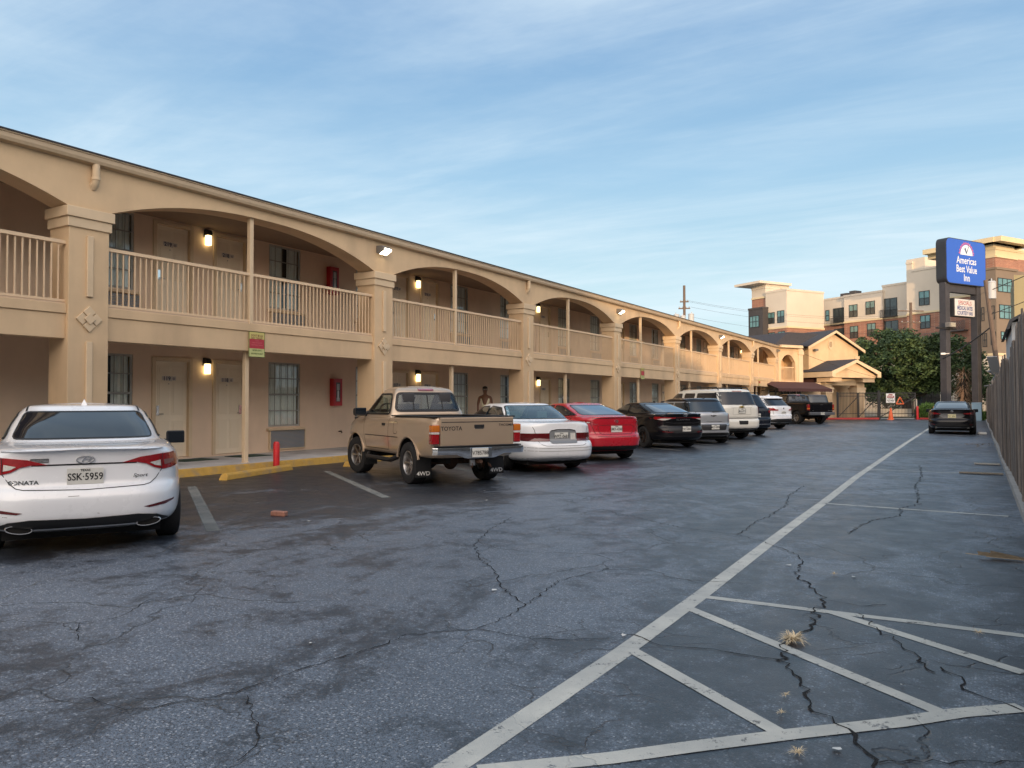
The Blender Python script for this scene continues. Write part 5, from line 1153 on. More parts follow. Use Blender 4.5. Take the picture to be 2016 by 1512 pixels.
# ------------------------------------------------------------------ apartment block far behind
CREAM = mat('cream_render', (.60, .53, .44), .9, var=.05, vs=.4, bump=.1, bs=8, dirt=(.42, .36, .28), dv=.25)
GOLDR = mat('gold_render', (.66, .54, .34), .9, var=.05, vs=.5)
TAUPE = mat('taupe_panel', (.20, .155, .115), .85, var=.08, vs=.6)
CHARC = mat('charcoal_panel', (.055, .05, .052), .8, var=.15, vs=.8)
BRICKM = brick_mat('orange_brick', (.36, .165, .105), (.28, .12, .08), (.36, .27, .21), 1.0, .42, .14)
APTGL = mat('teal_window_glass', (.10, .22, .22), .06, spec=1, coat=.6, var=.3, vs=.7)
APTDK = mat('shaded_window_glass', (.04, .05, .05), .08, spec=.9, var=.4, vs=.9)
BM = dict(cream=CREAM, brick=BRICKM, taupe=TAUPE, charcoal=CHARC, gold=GOLDR)
FAC = [('C_left', (-26.77, 116.54), (-23.36, 114.52), [(12.17, 'brick'), (17.62, 'cream')], [(0.46, 1.76, 12.89, 14.54), (2.25, 3.57, 12.87, 14.65), (0.57, 1.76, 9.93, 11.61), (2.36, 3.65, 9.99, 11.63)], 7.6), ('C_right', (-23.35, 114.49), (-19.41, 121.12), [(12.19, 'brick'), (17.63, 'cream')], [], 3.9), ('B', (-29.23, 118.46), (-26.89, 117.07), [(17.02, 'brick'), (18.54, 'cream')], [], 3), ('A', (-29.33, 116.75), (-26.89, 115.3), [(15.32, 'charcoal')], [(0.28, 2.14, 12.5, 14.22, 'wide'), (0.8, 2.23, 9.57, 11.29, 'wide')], 3), ('D1', (-20.05, 125.1), (-16.92, 123.25), [(13.14, 'brick'), (17.06, 'cream')], [(0.35, 1.03, 13.74, 15.39, 'n'), (1.74, 3.74, 13.0, 15.5, 'balc'), (0.48, 1.22, 10.64, 12.29, 'n'), (1.87, 3.66, 10.11, 12.41, 'balc')], 10), ('D2', (-16.86, 122.78), (-11.38, 119.52), [(13.16, 'brick'), (17.1, 'cream')], [(0.9, 2.32, 13.83, 15.65), (3.69, 5.17, 13.93, 15.83), (1.02, 2.37, 10.71, 12.51), (3.88, 5.26, 10.81, 12.67)], 10), ('D3', (-11.43, 119.98), (-8.03, 117.97), [(13.17, 'brick'), (17.81, 'cream')], [(0.11, 2.29, 13.35, 15.94, 'balc'), (0.27, 2.42, 10.3, 12.77, 'balc')], 10), ('E1', (-7.95, 114.15), (-7.27, 113.75), [(12.95, 'brick'), (19.83, 'cream')], [], 6), ('E2', (-7.27, 113.75), (-3.54, 111.53), [(13.01, 'brick'), (18.72, 'cream')], [(0.94, 2.42, 13.93, 15.81), (1.09, 2.47, 10.91, 12.64)], 10), ('F', (-3.53, 111.34), (0.45, 108.97), [(6.87, 'cream'), (14.43, 'brick'), (15.78, 'cream')], [(-0.51, 0.02, 14.04, 15.78), (3.53, 4.93, 4.19, 6.48, 'dark')], 10), ('G1', (0.18, 102.73), (1.85, 101.74), [(6.75, 'cream'), (16.43, 'taupe'), (17.78, 'brick'), (18.71, 'gold')], [(1.22, 1.65, 13.61, 15.25), (0.33, 0.65, 10.6, 12.17, 'n'), (1.14, 1.79, 10.67, 12.22), (1.33, 1.89, 7.81, 9.28), (0.41, 0.9, 7.63, 9.19)], 8), ('G2', (1.85, 101.7), (4.0, 105.32), [(6.74, 'cream'), (16.43, 'taupe'), (17.78, 'brick'), (18.71, 'gold')], [(0.31, 3.08, 13.79, 15.37, 'wide'), (0.54, 3.37, 10.77, 12.36, 'wide'), (0.76, 2.65, 8.41, 9.32, 'wide')], 1.9), ('G3', (4.28, 112.67), (7.31, 117.77), [(19.68, 'brick'), (20.13, 'gold')], [], 2.5)]
apt = empty('apartment_building', (0, 105, 0), 0, 'large cream and brick apartment block with teal windows rising behind the motel', 'building')
tow = empty('apartment_building', (8, 90, 0), 0, 'taupe apartment tower with brick band and flat overhanging roof behind the pole sign', 'building')
def faced(name, A, B, bands, wins, depth, root, ox):
    A = Vector((A[0] - ox[0], A[1] - ox[1], 0)); B = Vector((B[0] - ox[0], B[1] - ox[1], 0)); u = (B - A).normalized(); L_ = (B - A).length
    n = Vector((u.y, -u.x, 0))
    if n.dot(Vector((-ox[0], -ox[1], 0)) - A) < 0: n = -n          # outward = towards the street
    M = Matrix(((u.x, -n.x, 0, A.x), (u.y, -n.y, 0, A.y), (0, 0, 1, 0), (0, 0, 0, 1)))    # local: x along wall, y into the block
    z = 0
    for i, (zt, mm) in enumerate(bands):
        if i == 0 and mm == 'brick' and zt > 9:
            m = MB(); m.box(0, L_, 0, depth, 0, 6.8, 0, M); m.build('wall', CREAM, root); z = 6.801
        m = MB(); m.box(0 - .0, L_, 0, depth, z, zt, 0, M); m.build('wall', BM[mm], root)
        if i < len(bands) - 1:
            m = MB(); m.box(-.02, L_ + .02, -.12, .3, zt - .12, zt + .12, 0, M); m.build('belt_course', GOLDR if mm != 'taupe' else TAUPE, root)
        z = zt + .001
    m = MB(); m.box(-.05, L_ + .05, -.07, depth, bands[-1][0] - .18, bands[-1][0] + .10, 0, M); m.build('cornice', CREAM if bands[-1][1] in ('cream',) else BM[bands[-1][1]], root)
    for w in wins:
        a, b, z0, z1 = w[:4]; kind = w[4] if len(w) > 4 else ''
        if b - a < .2: continue
        f = MB(); t = .07
        nv = 3 if kind == 'wide' else (1 if kind == 'n' else 2); nh = 2
        for (q0, q1, r0, r1) in [(a, b, z0, z0 + t), (a, b, z1 - t, z1), (a, a + t, z0, z1), (b - t, b, z0, z1)]: f.box(q0, q1, -.07, .02, r0, r1, 0, M)
        for k in range(1, nv): f.box(a + (b - a) * k / nv - .04, a + (b - a) * k / nv + .04, -.065, .02, z0 + t, z1 - t, 0, M)
        f.box(a + t, b - t, -.062, .02, (z0 + z1) / 2 - .04, (z0 + z1) / 2 + .04, 0, M)
        fo = f.build('window', DARKM, root, fix=False)
        g = MB(); g.box(a + t, b - t, -.03, -.01, (z0 + z1) / 2, z1 - t, 0, M); g.build('pane', APTDK if kind in ('balc', 'dark') else APTGL, fo)
        g = MB(); g.box(a + t, b - t, -.03, -.01, z0 + t, (z0 + z1) / 2, 0, M); g.build('pane', APTDK if kind in ('balc', 'dark', '') else APTGL, fo)
        if kind == 'balc':
            r = MB(); r.box(a - .15, b + .15, -.55, -.50, z0 + .95, z0 + 1.0, 0, M); r.box(a - .15, b + .15, -.55, -.0, z0 - .10, z0 - .02, 0, M)
            k = a - .15
            while k < b + .15: r.box(k, k + .025, -.54, -.51, z0, z0 + .95, 0, M); k += .13
            r.build('balcony_rail', DARKM, root, fix=False)
    return M, L_
MF = {}
for (nm, A, B, bands, wins, depth) in FAC:
    tw = nm[0] in 'GF'; MF[nm] = faced(nm, A, B, bands, wins, depth, tow if tw else apt, (8, 90) if tw else (0, 105))
def on(nm, x0, x1, y0, y1, z0, z1, name, m, root):
    M, L_ = MF[nm]; q = MB(); q.box(x0, x1 if x1 else L_, y0, y1, z0, z1, 0, M); return q.build(name, m, root)
on('B', -2.0, 3.2, -1.6, 5, 19.0, 19.35, 'roof_canopy', CREAM, apt); on('B', .2, 2.7, .1, 5, 18.5, 19.0, 'wall', CREAM, apt)
on('G1', -1.2, 2.4, -1.2, 6, 19.2, 19.75, 'roof_canopy', GOLDR, tow); on('G2', -1.0, 5.2, -1.2, 8, 19.2, 19.76, 'roof_canopy', GOLDR, tow)
on('G2', 0, 4.1, .2, 8, 18.7, 19.2, 'wall', GOLDR, tow)
on('E1', -.2, 2.4, .3, 8, 18.7, 20.3, 'wall', CREAM, apt)
M, L_ = MF['D1']; q = MB(); q.box(1.0, 2.2, 2.5, 4, 17.1, 18.0, 0, M); q.box(2.6, 3.6, 2.5, 4, 17.1, 18.2, 0, M); q.build('roof_unit', CHARC, apt)
# patterned balcony screens
def screen(nm, x0, x1, z0, z1):
    M, L_ = MF[nm]; q = MB(); k = x0
    q.box(x0, x1, -.9, -.86, z1 - .05, z1, 0, M); q.box(x0, x1, -.9, -.0, z0 - .15, z0, 0, M)
    while k < x1:
        for r in range(3):
            zz = z0 + (z1 - z0) * r / 3; hh = (z1 - z0) / 3
            q.prism([(k, zz), (k + .05, zz), (k + .30, zz + hh), (k + .25, zz + hh)], -.89, -.87, 'y', 0, M); q.prism([(k + .25, zz), (k + .30, zz), (k + .05, zz + hh), (k, zz + hh)], -.89, -.87, 'y', 0, M)
        k += .28
    q.build('balcony_screen', mat('screen_metal', (.10, .085, .08), .6), tow if nm[0] in 'GF' else apt, fix=False)
screen('F', -.2, 3.0, 10.3, 11.4); screen('E2', .2, 4.3, 9.2, 10.2); screen('F', 1.0, 3.4, 6.1, 7.0)
m = MB(); M, L_ = MF['D2']
m.box(-.5, 6.6, -.15, 0, 12.9, 13.1, 0, M)

# ------------------------------------------------------------------ lobby wing and portico
lob = empty('lobby_building', (XF, 62.3, 0), 0, 'tan two-storey lobby wing with a gabled end and round vent beyond the arcade', 'building')
u = Vector((.5, .866, 0)); ML = Matrix(((u.x, -u.y, 0, 0), (u.y, u.x, 0, 0), (0, 0, 1, 0), (0, 0, 0, 1)))   # x along front, y into the building (left/back)
def lb(name, f, m, parent=None, **k):
    q = MB(); f(q); return q.build(name, m, parent or lob, **k)
MG0 = Matrix.Translation((-12.06 + 13.4 - .10, 68.55 - 62.3, 0)) @ ML @ Matrix.Translation((-2.4, 0, 0))
lb('wall', lambda q: (q.box(2.3, 8.6, .0, 8, 0, 6.0, 0, MG0), q.box(2.3, 2.8, .0, 5, 0, 5.7, 0, ML), q.box(.0, 2.3, 1.5, 8, 0, 5.70, 0, ML)), STUCCO)
def _arch(q):
    n = 16
    for j in range(n):
        zz = lambda t: 4.55 + .62 * (1 - abs(2 * t - 1) ** 2.3)
        t0, t1 = j / n, (j + 1) / n; a, b = .30 + 1.6 * t0, .30 + 1.6 * t1
        V = [(a, -.02, zz(t0)), (b, -.02, zz(t1)), (b, -.02, 5.7), (a, -.02, 5.7), (a, .3, zz(t0)), (b, .3, zz(t1)), (b, .3, 5.7), (a, .3, 5.7)]
        q.add([ML @ Vector(v) for v in V], [(0, 1, 2, 3), (5, 4, 7, 6), (1, 0, 4, 5)])
    q.box(.0, .30, -.02, .3, 2.6, 5.7, 0, ML); q.box(1.9, 2.3, -.02, .3, 2.6, 5.7, 0, ML); q.box(.3, 1.9, -.02, .3, 2.45, 3.1, 0, ML)
lb('balcony_wall', _arch, STUCCO, fix=False)
lb('ceiling', lambda q: q.box(.0, 2.3, .3, 1.5, 2.9, 3.1, 0, ML), STUCCO)
def _rl(q):
    q.box(.3, 1.9, .1, .16, 4.15, 4.21, 0, ML); q.box(.3, 1.9, .1, .16, 3.14, 3.18, 0, ML); q.box(.34, .42, .06, .14, 3.1, 5.2, 0, ML)
    for j in range(14): q.box(.36 + j * .11, .385 + j * .11, .12, .14, 3.18, 4.15, 0, ML)
lb('balcony_railing', _rl, RAILM, fix=False)
lb('pilaster', lambda q: (q.box(2.25, 2.75, -.08, .02, 0, 5.2, 0, ML), q.box(2.18, 2.82, -.13, .02, 5.2, 5.45, 0, ML), q.box(2.22, 2.79, -.10, .02, 5.45, 5.6, 0, ML)), STUCCOL, bevel=.01)
lb('pilaster', lambda q: (q.box(8.15, 8.6, -.08, .02, 0, 5.2, 0, MG0), q.box(8.08, 8.67, -.13, .02, 5.2, 5.45, 0, MG0)), STUCCOL, bevel=.01)
MG = Matrix.Translation((-12.06 + 13.4 - .10, 68.55 - 62.3, 0)) @ ML @ Matrix.Translation((-2.4, 0, .10)) @ Matrix.Scale(1.035, 4, (0, 0, 1))
lb('gable_wall', lambda q: q.prism([(2.3, 5.701), (8.6, 5.701), (5.3, 7.0)], .01, .2, 'y', 0, MG), STUCCO)
def _roof(q):
    # gabled roof, ridge running back; thick barge boards at the front
    q.prism([(1.9, 5.72), (5.3, 7.16), (5.3, 7.28), (1.75, 5.80)], -.35, 9, 'y', 0, MG); q.prism([(9.0, 5.60), (5.3, 7.16), (5.3, 7.28), (9.15, 5.68)], -.35, 9, 'y', 0, MG)
lb('roof', _roof, SHINGLE)
lb('barge_board', lambda q: (q.prism([(1.8, 5.56), (5.3, 7.02), (5.3, 7.22), (1.8, 5.76)], -.42, -.36, 'y', 0, MG), q.prism([(9.05, 5.42), (5.3, 7.02), (5.3, 7.22), (9.05, 5.66)], -.42, -.36, 'y', 0, MG)), STUCCOL)
lb('eave', lambda q: (q.box(-.1, 2.35, -.45, .0, 5.70, 5.85, 0, ML), q.box(-.1, 2.3, -.46, 1.0, 5.851, 5.90, 0, ML)), STUCCOL)
lb('roof', lambda q: (q.prism([(-.2, 5.9), (.1, 5.86), (2.3, 5.86), (5.0, 7.0), (1.4, 7.0)], .2, 6, 'y', 0, ML)), SHINGLE)
def _vent(q):
    n = 28; MM = MG @ Matrix.Translation((5.0, -.001, 6.05)) @ Matrix.Rotation(R(90), 4, 'X') @ Matrix.Scale(1.35, 4, (0, 1, 0))
    q.lathe([(.30, 0), (.30, .05), (.21, .05), (.21, .02), (.001, .02)], n, 0, MM)
v = lb('round_vent', _vent, STUCCOL)
def _vl(q):
    for j in range(6): q.box(4.84, 5.16, -.035, -.022, 5.85 + j * .075, 5.885 + j * .075, 0, MG)
lb('vent_slats', _vl, mat('vent_dark', (.16, .12, .08), .8), v)
lb('floodlight', lambda q: (q.box(2.75, 3.1, -.35, -.1, 5.45, 5.62, 0, MG), q.box(2.85, 3.0, -.1, .0, 5.5, 5.58, 0, MG)), mat('grey_housing'))
BROWN = mat('brown_canvas', (.085, .035, .03), .85, var=.1, vs=3)
# awning along the ground floor of the wing, scalloped edge
aw = empty('awning', (-13.0, 60.9, 0), 0, 'dark brown canvas awning with scalloped edge under the lobby wing', 'awning')
a = Vector((-12.6, 58.6, 0)) - Vector((-13.0, 60.9, 0)); b = Vector((-9.9, 65.2, 0)) - Vector((-13.0, 60.9, 0)); d = (b - a).normalized(); nn = Vector((d.y, -d.x, 0)); L_ = (b - a).length
MA = Matrix(((d.x, -d.y, 0, a.x), (d.y, d.x, 0, a.y), (0, 0, 1, 0), (0, 0, 0, 1)))
q = MB(); q.prism([(-.0, 2.45), (1.5, 3.0), (1.5, 2.98), (0, 2.43)], 0, L_, 'x', 0, MA)
ns = 24
for j in range(ns):
    x0 = L_ * j / ns; w_ = L_ / ns
    q.prism([(x0, 2.45), (x0 + w_, 2.45), (x0 + w_, 2.27), (x0 + w_ * .75, 2.21), (x0 + w_ / 2, 2.19), (x0 + w_ * .25, 2.21), (x0, 2.27)], -.01, .0, 'y', 0, MA)
q.build('canvas', BROWN, aw)
q = MB()
for x in (.1, L_ / 2, L_ - .1): q.tube([MA @ Vector((x, .02, 2.4)), MA @ Vector((x, 1.5, 2.3))], .02, 6)
q.build('awning_frame', DARKM, aw)
# wall and shopfront under the awning
sf = empty('entrance_front', (-13.2, 62.3, 0), 0, 'shaded entrance wall with glass doors below the brown awning', 'storefront')
q = MB(); q.box(.2, L_ + 1, 1.6, 1.75, .0, 3.0, 0, MA); q.v = [(v[0] + .2, v[1] - 1.4, v[2]) for v in q.v]; q.build('wall', STUCCO, sf)
q = MB(); q.box(1.0, 5.2, 1.55, 1.59, .1, 2.3, 0, MA); q.v = [(v[0] + .2, v[1] - 1.4, v[2]) for v in q.v]; q.build('glass_front', mat('shaded_window_glass'), sf)
q = MB()
for x in (1.0, 1.9, 2.8, 3.7, 4.6, 5.2): q.box(x - .04, x + .04, 1.5, 1.55, .1, 2.35, 0, MA)
q.v = [(v[0] + .2, v[1] - 1.4, v[2]) for v in q.v]; q.build('glazing_bars', mat('window_frame_paint'), sf)
por = empty('portico', (-10.072, 66.410, 0), 0, 'tan gabled entrance portico on square columns beside the black gate', 'portico')
e = Vector((0.5402, 0.8415, 0)); MP = Matrix(((e.x, -e.y, 0, 0), (e.y, e.x, 0, 0), (0, 0, 1, 0), (0, 0, 0, 1)))
def pb(name, f, m, parent=None, **k):
    q = MB(); f(q); return q.build(name, m, parent or por, **k)
for x in (.4, 4.05):
    w_ = .75 if x < 1 else .9
    p = pb('column', lambda q: q.box(x, x + w_, 1.0, 1.75, 0, 3.05, 0, MP), STUCCO, bevel=.01)
    pb('column_cap', lambda q: (q.box(x - .06, x + w_ + .06, .94, 1.81, 2.15, 2.45, 0, MP), q.box(x - .1, x + w_ + .1, .9, 1.85, 2.45, 2.62, 0, MP)), STUCCOL, p, bevel=.01)
pb('beam', lambda q: (q.box(.5, 4.9, 1.05, 1.65, 2.80, 3.4, 0, MP), q.box(.15, 1.5, .35, 1.7, 3.07, 3.42, 0, MP), q.box(4.0, 5.4, .35, 1.7, 3.07, 3.42, 0, MP)), STUCCO)
pb('gable_wall', lambda q: q.prism([(.25, 3.42), (5.35, 3.42), (5.35, 3.62), (2.8, 4.72), (.25, 3.62)], .22, .40, 'y', 0, MP), STUCCO)
pb('roof', lambda q: (q.prism([(.0, 3.86), (2.8, 4.86), (2.8, 4.96), (-.05, 3.95)], .0, 3.9, 'y', 0, MP), q.prism([(5.6, 3.86), (2.8, 4.86), (2.8, 4.96), (5.65, 3.95)], .0, 3.9, 'y', 0, MP)), SHINGLE)
pb('barge_board', lambda q: (q.prism([(-.06, 3.46), (.32, 3.46), (.32, 3.72), (2.8, 4.66), (2.8, 4.90), (-.06, 3.90)], -.08, .0, 'y', 0, MP), q.prism([(5.66, 3.46), (5.28, 3.46), (5.28, 3.72), (2.8, 4.66), (2.8, 4.90), (5.66, 3.90)], -.08, .0, 'y', 0, MP)), STUCCOL)
pb('fascia', lambda q: (q.box(-.06, .02, .0, 3.9, 3.46, 3.89, 0, MP), q.box(.02, .5, .25, 3.9, 3.46, 3.52, 0, MP)), STUCCOL)
pb('fascia', lambda q: q.box(5.58, 5.66, .0, 3.9, 3.46, 3.89, 0, MP), STUCCOL)
pb('ceiling', lambda q: q.box(.5, 5.1, 1.65, 3.9, 3.4, 3.46, 0, MP), STUCCO)
pb('canvas_panel', lambda q: q.box(.40, .46, 1.75, 3.9, 2.5, 3.45, 0, MP), BROWN)
# guard booth wall behind the portico
q = MB(); q.box(1.5, 3.2, 4.6, 6.4, 0, 3.2, 0, MP); o = q.build('booth', STUCCO); o.location = (-10.072, 66.410, 0); tag(o, 'small tan booth with a dark window under the portico', 'booth')
q = MB(); q.box(2.1, 2.7, 4.55, 4.62, 1.0, 2.0, 0, MP); w = q.build('window', DARKM, o)

# ------------------------------------------------------------------ gates
def gate(A, B, lab, mid=True, brace=1, tall=2.17):
    A, B = Vector((*A, 0)), Vector((*B, 0)); L_ = (B - A).length; d = (B - A).normalized(); t = empty('metal_gate', A, math.atan2(d.y, d.x), lab, 'gate', 'gate leaves at the exit')
    q = MB()
    for z in (.12, tall - .06, tall - .30, .45): q.box(.04, L_ - .04, -.02, .02, z, z + .045)
    for x in (.0, L_ - .06): q.box(x, x + .06, -.03, .03, .05, tall)
    a, b = (0, L_) if brace > 0 else (L_, 0); q.prism([(a, .14), (a, .22), (b, tall - .28), (b, tall - .36)], -.018, .018, 'y')
    q.build('gate_frame', DARKM, t)
    q = MB(); n = int(L_ / .115)
    for k in range(1, n): q.box(L_ * k / n - .011, L_ * k / n + .011, -.011, .011, .12, tall + .05)
    q.build('pickets', DARKM, t, fix=False)
    return t
gate((-9.74, 66.92), (-8.35, 67.75), 'narrow black picket gate leaf beside the portico column')
gate((-8.33, 67.76), (-6.95, 68.60), 'black picket gate leaf in the middle, in front of the right portico column')
gate((-6.85, 68.66), (-4.35, 70.18), 'wide black picket gate leaf carrying the white stop sign', brace=1)
q = MB(); q.box(-.08, .08, -.08, .08, 0, 2.3); q.box(-.1, .1, -.1, .1, 2.3, 2.34); o = q.build('gate_post', DARKM); o.location = (-6.9, 68.63, 0); tag(o, 'square black gate post between the two halves of the gate', 'post')
q = MB(); q.box(-.05, .05, -.05, .05, 0, 2.25); o = q.build('gate_post', DARKM); o.location = (-9.78, 66.88, 0); tag(o, 'thin black gate post next to the portico at the left end of the gate', 'post')
s = empty('stop_sign', (-6.1, 69.05, 1.72), math.atan2(.515, .857), 'square white sign with a red octagon reading stop gate closed, hung on the gate', 'sign')
q = MB(); q.box(-.36, .36, -.05, -.03, -.38, .38); q.build('sign_panel', WHITEP, s)
q = MB(); oc = [(.30 * math.cos(R(22.5 + 45 * k)), .02 + .33 * math.sin(R(22.5 + 45 * k))) for k in range(8)]; q.prism([p for p in oc if p[1] > 0] + [(-.3, .06), (.3, .06)][::1], -.056, -.051, 'y')
q = MB(); q.prism([(-.29, .04), (.29, .04), (.29, .16), (.13, .33), (-.13, .33), (-.29, .16)], -.056, -.051, 'y'); q.build('red_octagon', mat('sign_stop_red', (.30, .02, .02), .5), s)
q = MB()
for a, b in (((-.29, .04), (-.29, -.16)), ((-.29, -.16), (-.13, -.33)), ((-.13, -.33), (.13, -.33)), ((.13, -.33), (.29, -.16)), ((.29, -.16), (.29, .04))): q.tube([(a[0], -.053, a[1]), (b[0], -.053, b[1])], .009, 4)
q.build('octagon_outline', INK, s)
q = MB(); put_text(q, 'STOP', .22, (0, -.057, .17), (1, 0, 0), (0, 0, 1), bold=.006); q.build('sign_lettering', WHITEP, s, fix=False)
q = MB(); put_text(q, 'GATE', .15, (0, -.051, -.05), (1, 0, 0), (0, 0, 1), bold=.004); put_text(q, 'CLOSED', .14, (0, -.051, -.20), (1, 0, 0), (0, 0, 1), bold=.004); q.build('sign_lettering', INK, s, fix=False)
s = empty('warning_triangle', (-5.45, 69.42, 1.5), math.atan2(.515, .857), 'orange reflective warning triangle hung on the gate right of the stop sign', 'sign')
q = MB()
for (a, b) in (((-.30, -.25), (0, .30)), ((0, .30), (.30, -.25)), ((-.30, -.25), (.30, -.25))): q.tube([(a[0], -.05, a[1]), (b[0], -.05, b[1])], .05, 4)
q.build('triangle_frame', mat('orange_plastic', (.75, .17, .06), .5), s)
# traffic cone
c_ = empty('traffic_cone', (-5.95, 67.6, 0), 0, 'orange traffic cone in front of the gate', 'cone')
q = MB(); q.box(-.24, .24, -.24, .24, 0, .05); q.build('cone_base', mat('orange_plastic'), c_, bevel=.01)
q = MB(); q.lathe([(.19, .05), (.06, .90), (.03, .95), (.001, .95)], 20); q.build('cone_body', mat('cone_orange', (.72, .12, .03), .5, var=.1, vs=5), c_, smooth=True)
# red kerbs and bollards
for (A, B, lab) in (((-10.9, 66.1), (-6.9, 68.5), 'k'), ((-4.3, 69.9), (-2.9, 69.2), 'k'), ((-2.9, 69.2), (.4, 71.0), 'k')):
    A, B = Vector((*A, 0)), Vector((*B, 0)); q = MB(); d = B - A; q.box(0, d.length, -.09, .09, 0, .15); o = q.build('kerb', mat('red_kerb_paint', (.42, .05, .045), .7, var=.25, vs=5), bevel=.02); o.location = A; o.rotation_euler = (0, 0, math.atan2(d.y, d.x)); o['kind'] = 'structure'
q = MB(); q.lathe([(.09, 0), (.09, 1.02), (.06, 1.08), (.001, 1.09)], 14); o = q.build('bollard', mat('red_post_paint'), smooth=True); o.location = (-4.2, 69.6, 0); tag(o, 'taller red pipe post at the right end of the gate', 'bollard')
# paving beyond the gate
PAVE = mat('street_concrete', (.34, .33, .31), .9, var=.12, vs=.6)
sheet('street', [(-40, 71.5), (60, 71.5), (60, 92), (-40, 92)], -.006, PAVE)
sheet('lawn', [(-30, 77), (20, 77), (20, 81), (-30, 81)], .004, GRASSM)
sheet('planting_bed', [(-2.9, 69.3), (.45, 71.1), (1.5, 78), (-3.2, 78)], .05, mat('mulch', (.07, .05, .035), .95, var=.5, vs=9))
def ironfence(x0, y0, x1, y1, lab):
    L_ = math.hypot(x1 - x0, y1 - y0); t = empty('iron_fence', (x0, y0, 0), math.atan2(y1 - y0, x1 - x0), lab, 'fence'); q = MB(); k = 0
    while k < L_: q.box(k, k + .025, -.012, .012, .05, 1.95); k += .14
    for z in (.15, 1.75): q.box(0, L_, -.018, .018, z, z + .05)
    q.build('pickets', DARKM, t, fix=False); q = MB(); k = 0
    while k < L_: q.box(k, k + .07, -.035, .035, 0, 2.05); k += 2.4
    q.build('fence_posts', DARKM, t)
ironfence(-18, 82.5, 6, 88, 'black iron picket fence along the street beyond the gate')
q = MB(); q.box(-9.5, -1.5, -.1, .1, 0, .75); o = q.build('low_wall', mat('pale_wall', (.5, .5, .48), .8)); o.location = (-4, 83.2, 0); tag(o, 'low pale wall beyond the iron fence', 'wall')
q = MB(); q.box(-.9, .9, -.8, .8, 0, 2.9); q.box(-.95, .95, -.85, .85, 2.9, 2.96); o = q.build('enclosure', mat('black_tarp', (.01, .012, .012), .8, bump=.6, bs=6), bevel=.04); o.location = (-4.6, 94.5, 0); o.rotation_euler = (0, 0, R(20)); tag(o, 'black tarp-covered enclosure beyond the gate under the tree', 'enclosure')

# ------------------------------------------------------------------ tall sign on two posts
sg = empty('motel_sign', (-2.42, 71.05, 0), math.atan2(.866, .5), 'tall blue motel sign cabinet on two dark square posts at the end of the lot', 'sign')
POSTM = mat('dark_post_paint', (.042, .042, .05), .75, var=.2, vs=2.5, bump=.2, bs=20)
for x in (.05, 4.35): q = MB(); q.box(x + .03, x + .59, -.28, .28, 0, 11.1); q.build('post', POSTM, sg, bevel=.02)
q = MB(); q.box(.67, 4.35, -.2, .2, 10.35, 10.8); q.box(.67, 4.35, -.16, .16, 10.5, 10.99); q.build('cross_beam', POSTM, sg)
# local frame: x along face, -y faces the lot
q = MB(); q.prism(round_poly([(-.05, 11.0), (5.45, 11.0), (5.45, 14.72), (-.05, 14.72)], .55, 6), -.42, .42, 'y'); cab_ = q.build('sign_cabinet', mat('black_cabinet', (.022, .024, .03), .5, var=.2, vs=1.5), sg)
q = MB(); q.prism(round_poly([(.02, 11.06), (5.38, 11.06), (5.38, 14.66), (.02, 14.66)], .5, 6), -.44, -.421, 'y'); q.build('sign_face', mat('blue_sign_face', (.012, .075, .42), .35, coat=.3, var=.04, vs=.5, emit=(.01, .06, .36), es=.25), cab_)
SW = mat('sign_white', (.66, .70, .76), .5)
cx_, cz_ = 2.72, 13.46
def fan(r0, r1, a0, a1, y, n=20, sx=1, sz=1):
    q = MB(); V = []
    for k in range(n + 1):
        a = R(a0 + (a1 - a0) * k / n)
        for r in (r0, r1): V.append((cx_ + sx * r * math.cos(a), y, cz_ + sz * r * math.sin(a)))
    q.add(V, [(2 * k, 2 * k + 1, 2 * k + 3, 2 * k + 2) for k in range(n)]); return q
fan(.001, .84, 0, 180, -.447, 24).build('rising_sun', SW, cab_, fix=False)
q = MB()
for k in range(22):
    a0 = 2 + k * 8.05; r = fan(.88, 1.08 if k % 2 else 1.02, a0, a0 + 4.6, -.447, 2); q.add(r.v, r.f)
q.build('sun_ray_ring', mat('sign_ray_pink', (.58, .12, .20), .5), cab_, fix=False)
q = MB(); P = [(-.30, .52), (-.12, .64), (.0, .30), (.40, .95), (.46, .98), (.03, .12), (-.02, .10)]; q.add([(cx_ + a, -.4485, cz_ + b - .02) for a, b in P], [tuple(range(len(P)))]); q.build('check_mark', mat('sign_dark_blue', (.02, .06, .14), .5), cab_, fix=False)
q = MB(); P = [(.30, .74), (.46, .98), (.54, 1.14), (.42, .86)]; q.add([(cx_ + a, -.449, cz_ + b - .02) for a, b in P], [tuple(range(len(P)))]); q.build('check_tip', SW, cab_, fix=False)
for s_, z, sz, xs in (('Americas', 12.98, .82, .88), ('Best Value', 12.27, .82, .82), ('Inn', 11.56, .82, .86)):
    q = MB(); put_text(q, s_, sz, (cx_, -.441, z), (1, 0, 0), (0, 0, 1), xs=xs, bold=.012, off=.003); q.build('sign_lettering', SW, cab_, fix=False)
sp = empty('specials_board', (-2.42, 71.05, 0), math.atan2(.866, .5), 'small white specials board in a dark box between the two sign posts', 'sign')
q = MB(); q.box(.95, 3.75, -.45, -.0, 8.35, 9.85); q.build('board_box', mat('black_cabinet'), sp, bevel=.03)
q = MB(); q.box(1.0, 3.72, -.46, -.451, 8.42, 9.79); q.build('board_face', mat('board_white', (.62, .62, .64), .5, var=.04, vs=2), sp)
q = MB(); put_text(q, 'SPECIALS', .46, (2.36, -.462, 9.48), (1, 0, 0), (0, 0, 1), xs=1.0, bold=.006); q.build('board_lettering', mat('faded_red_ink', (.36, .09, .10), .6), sp, fix=False)
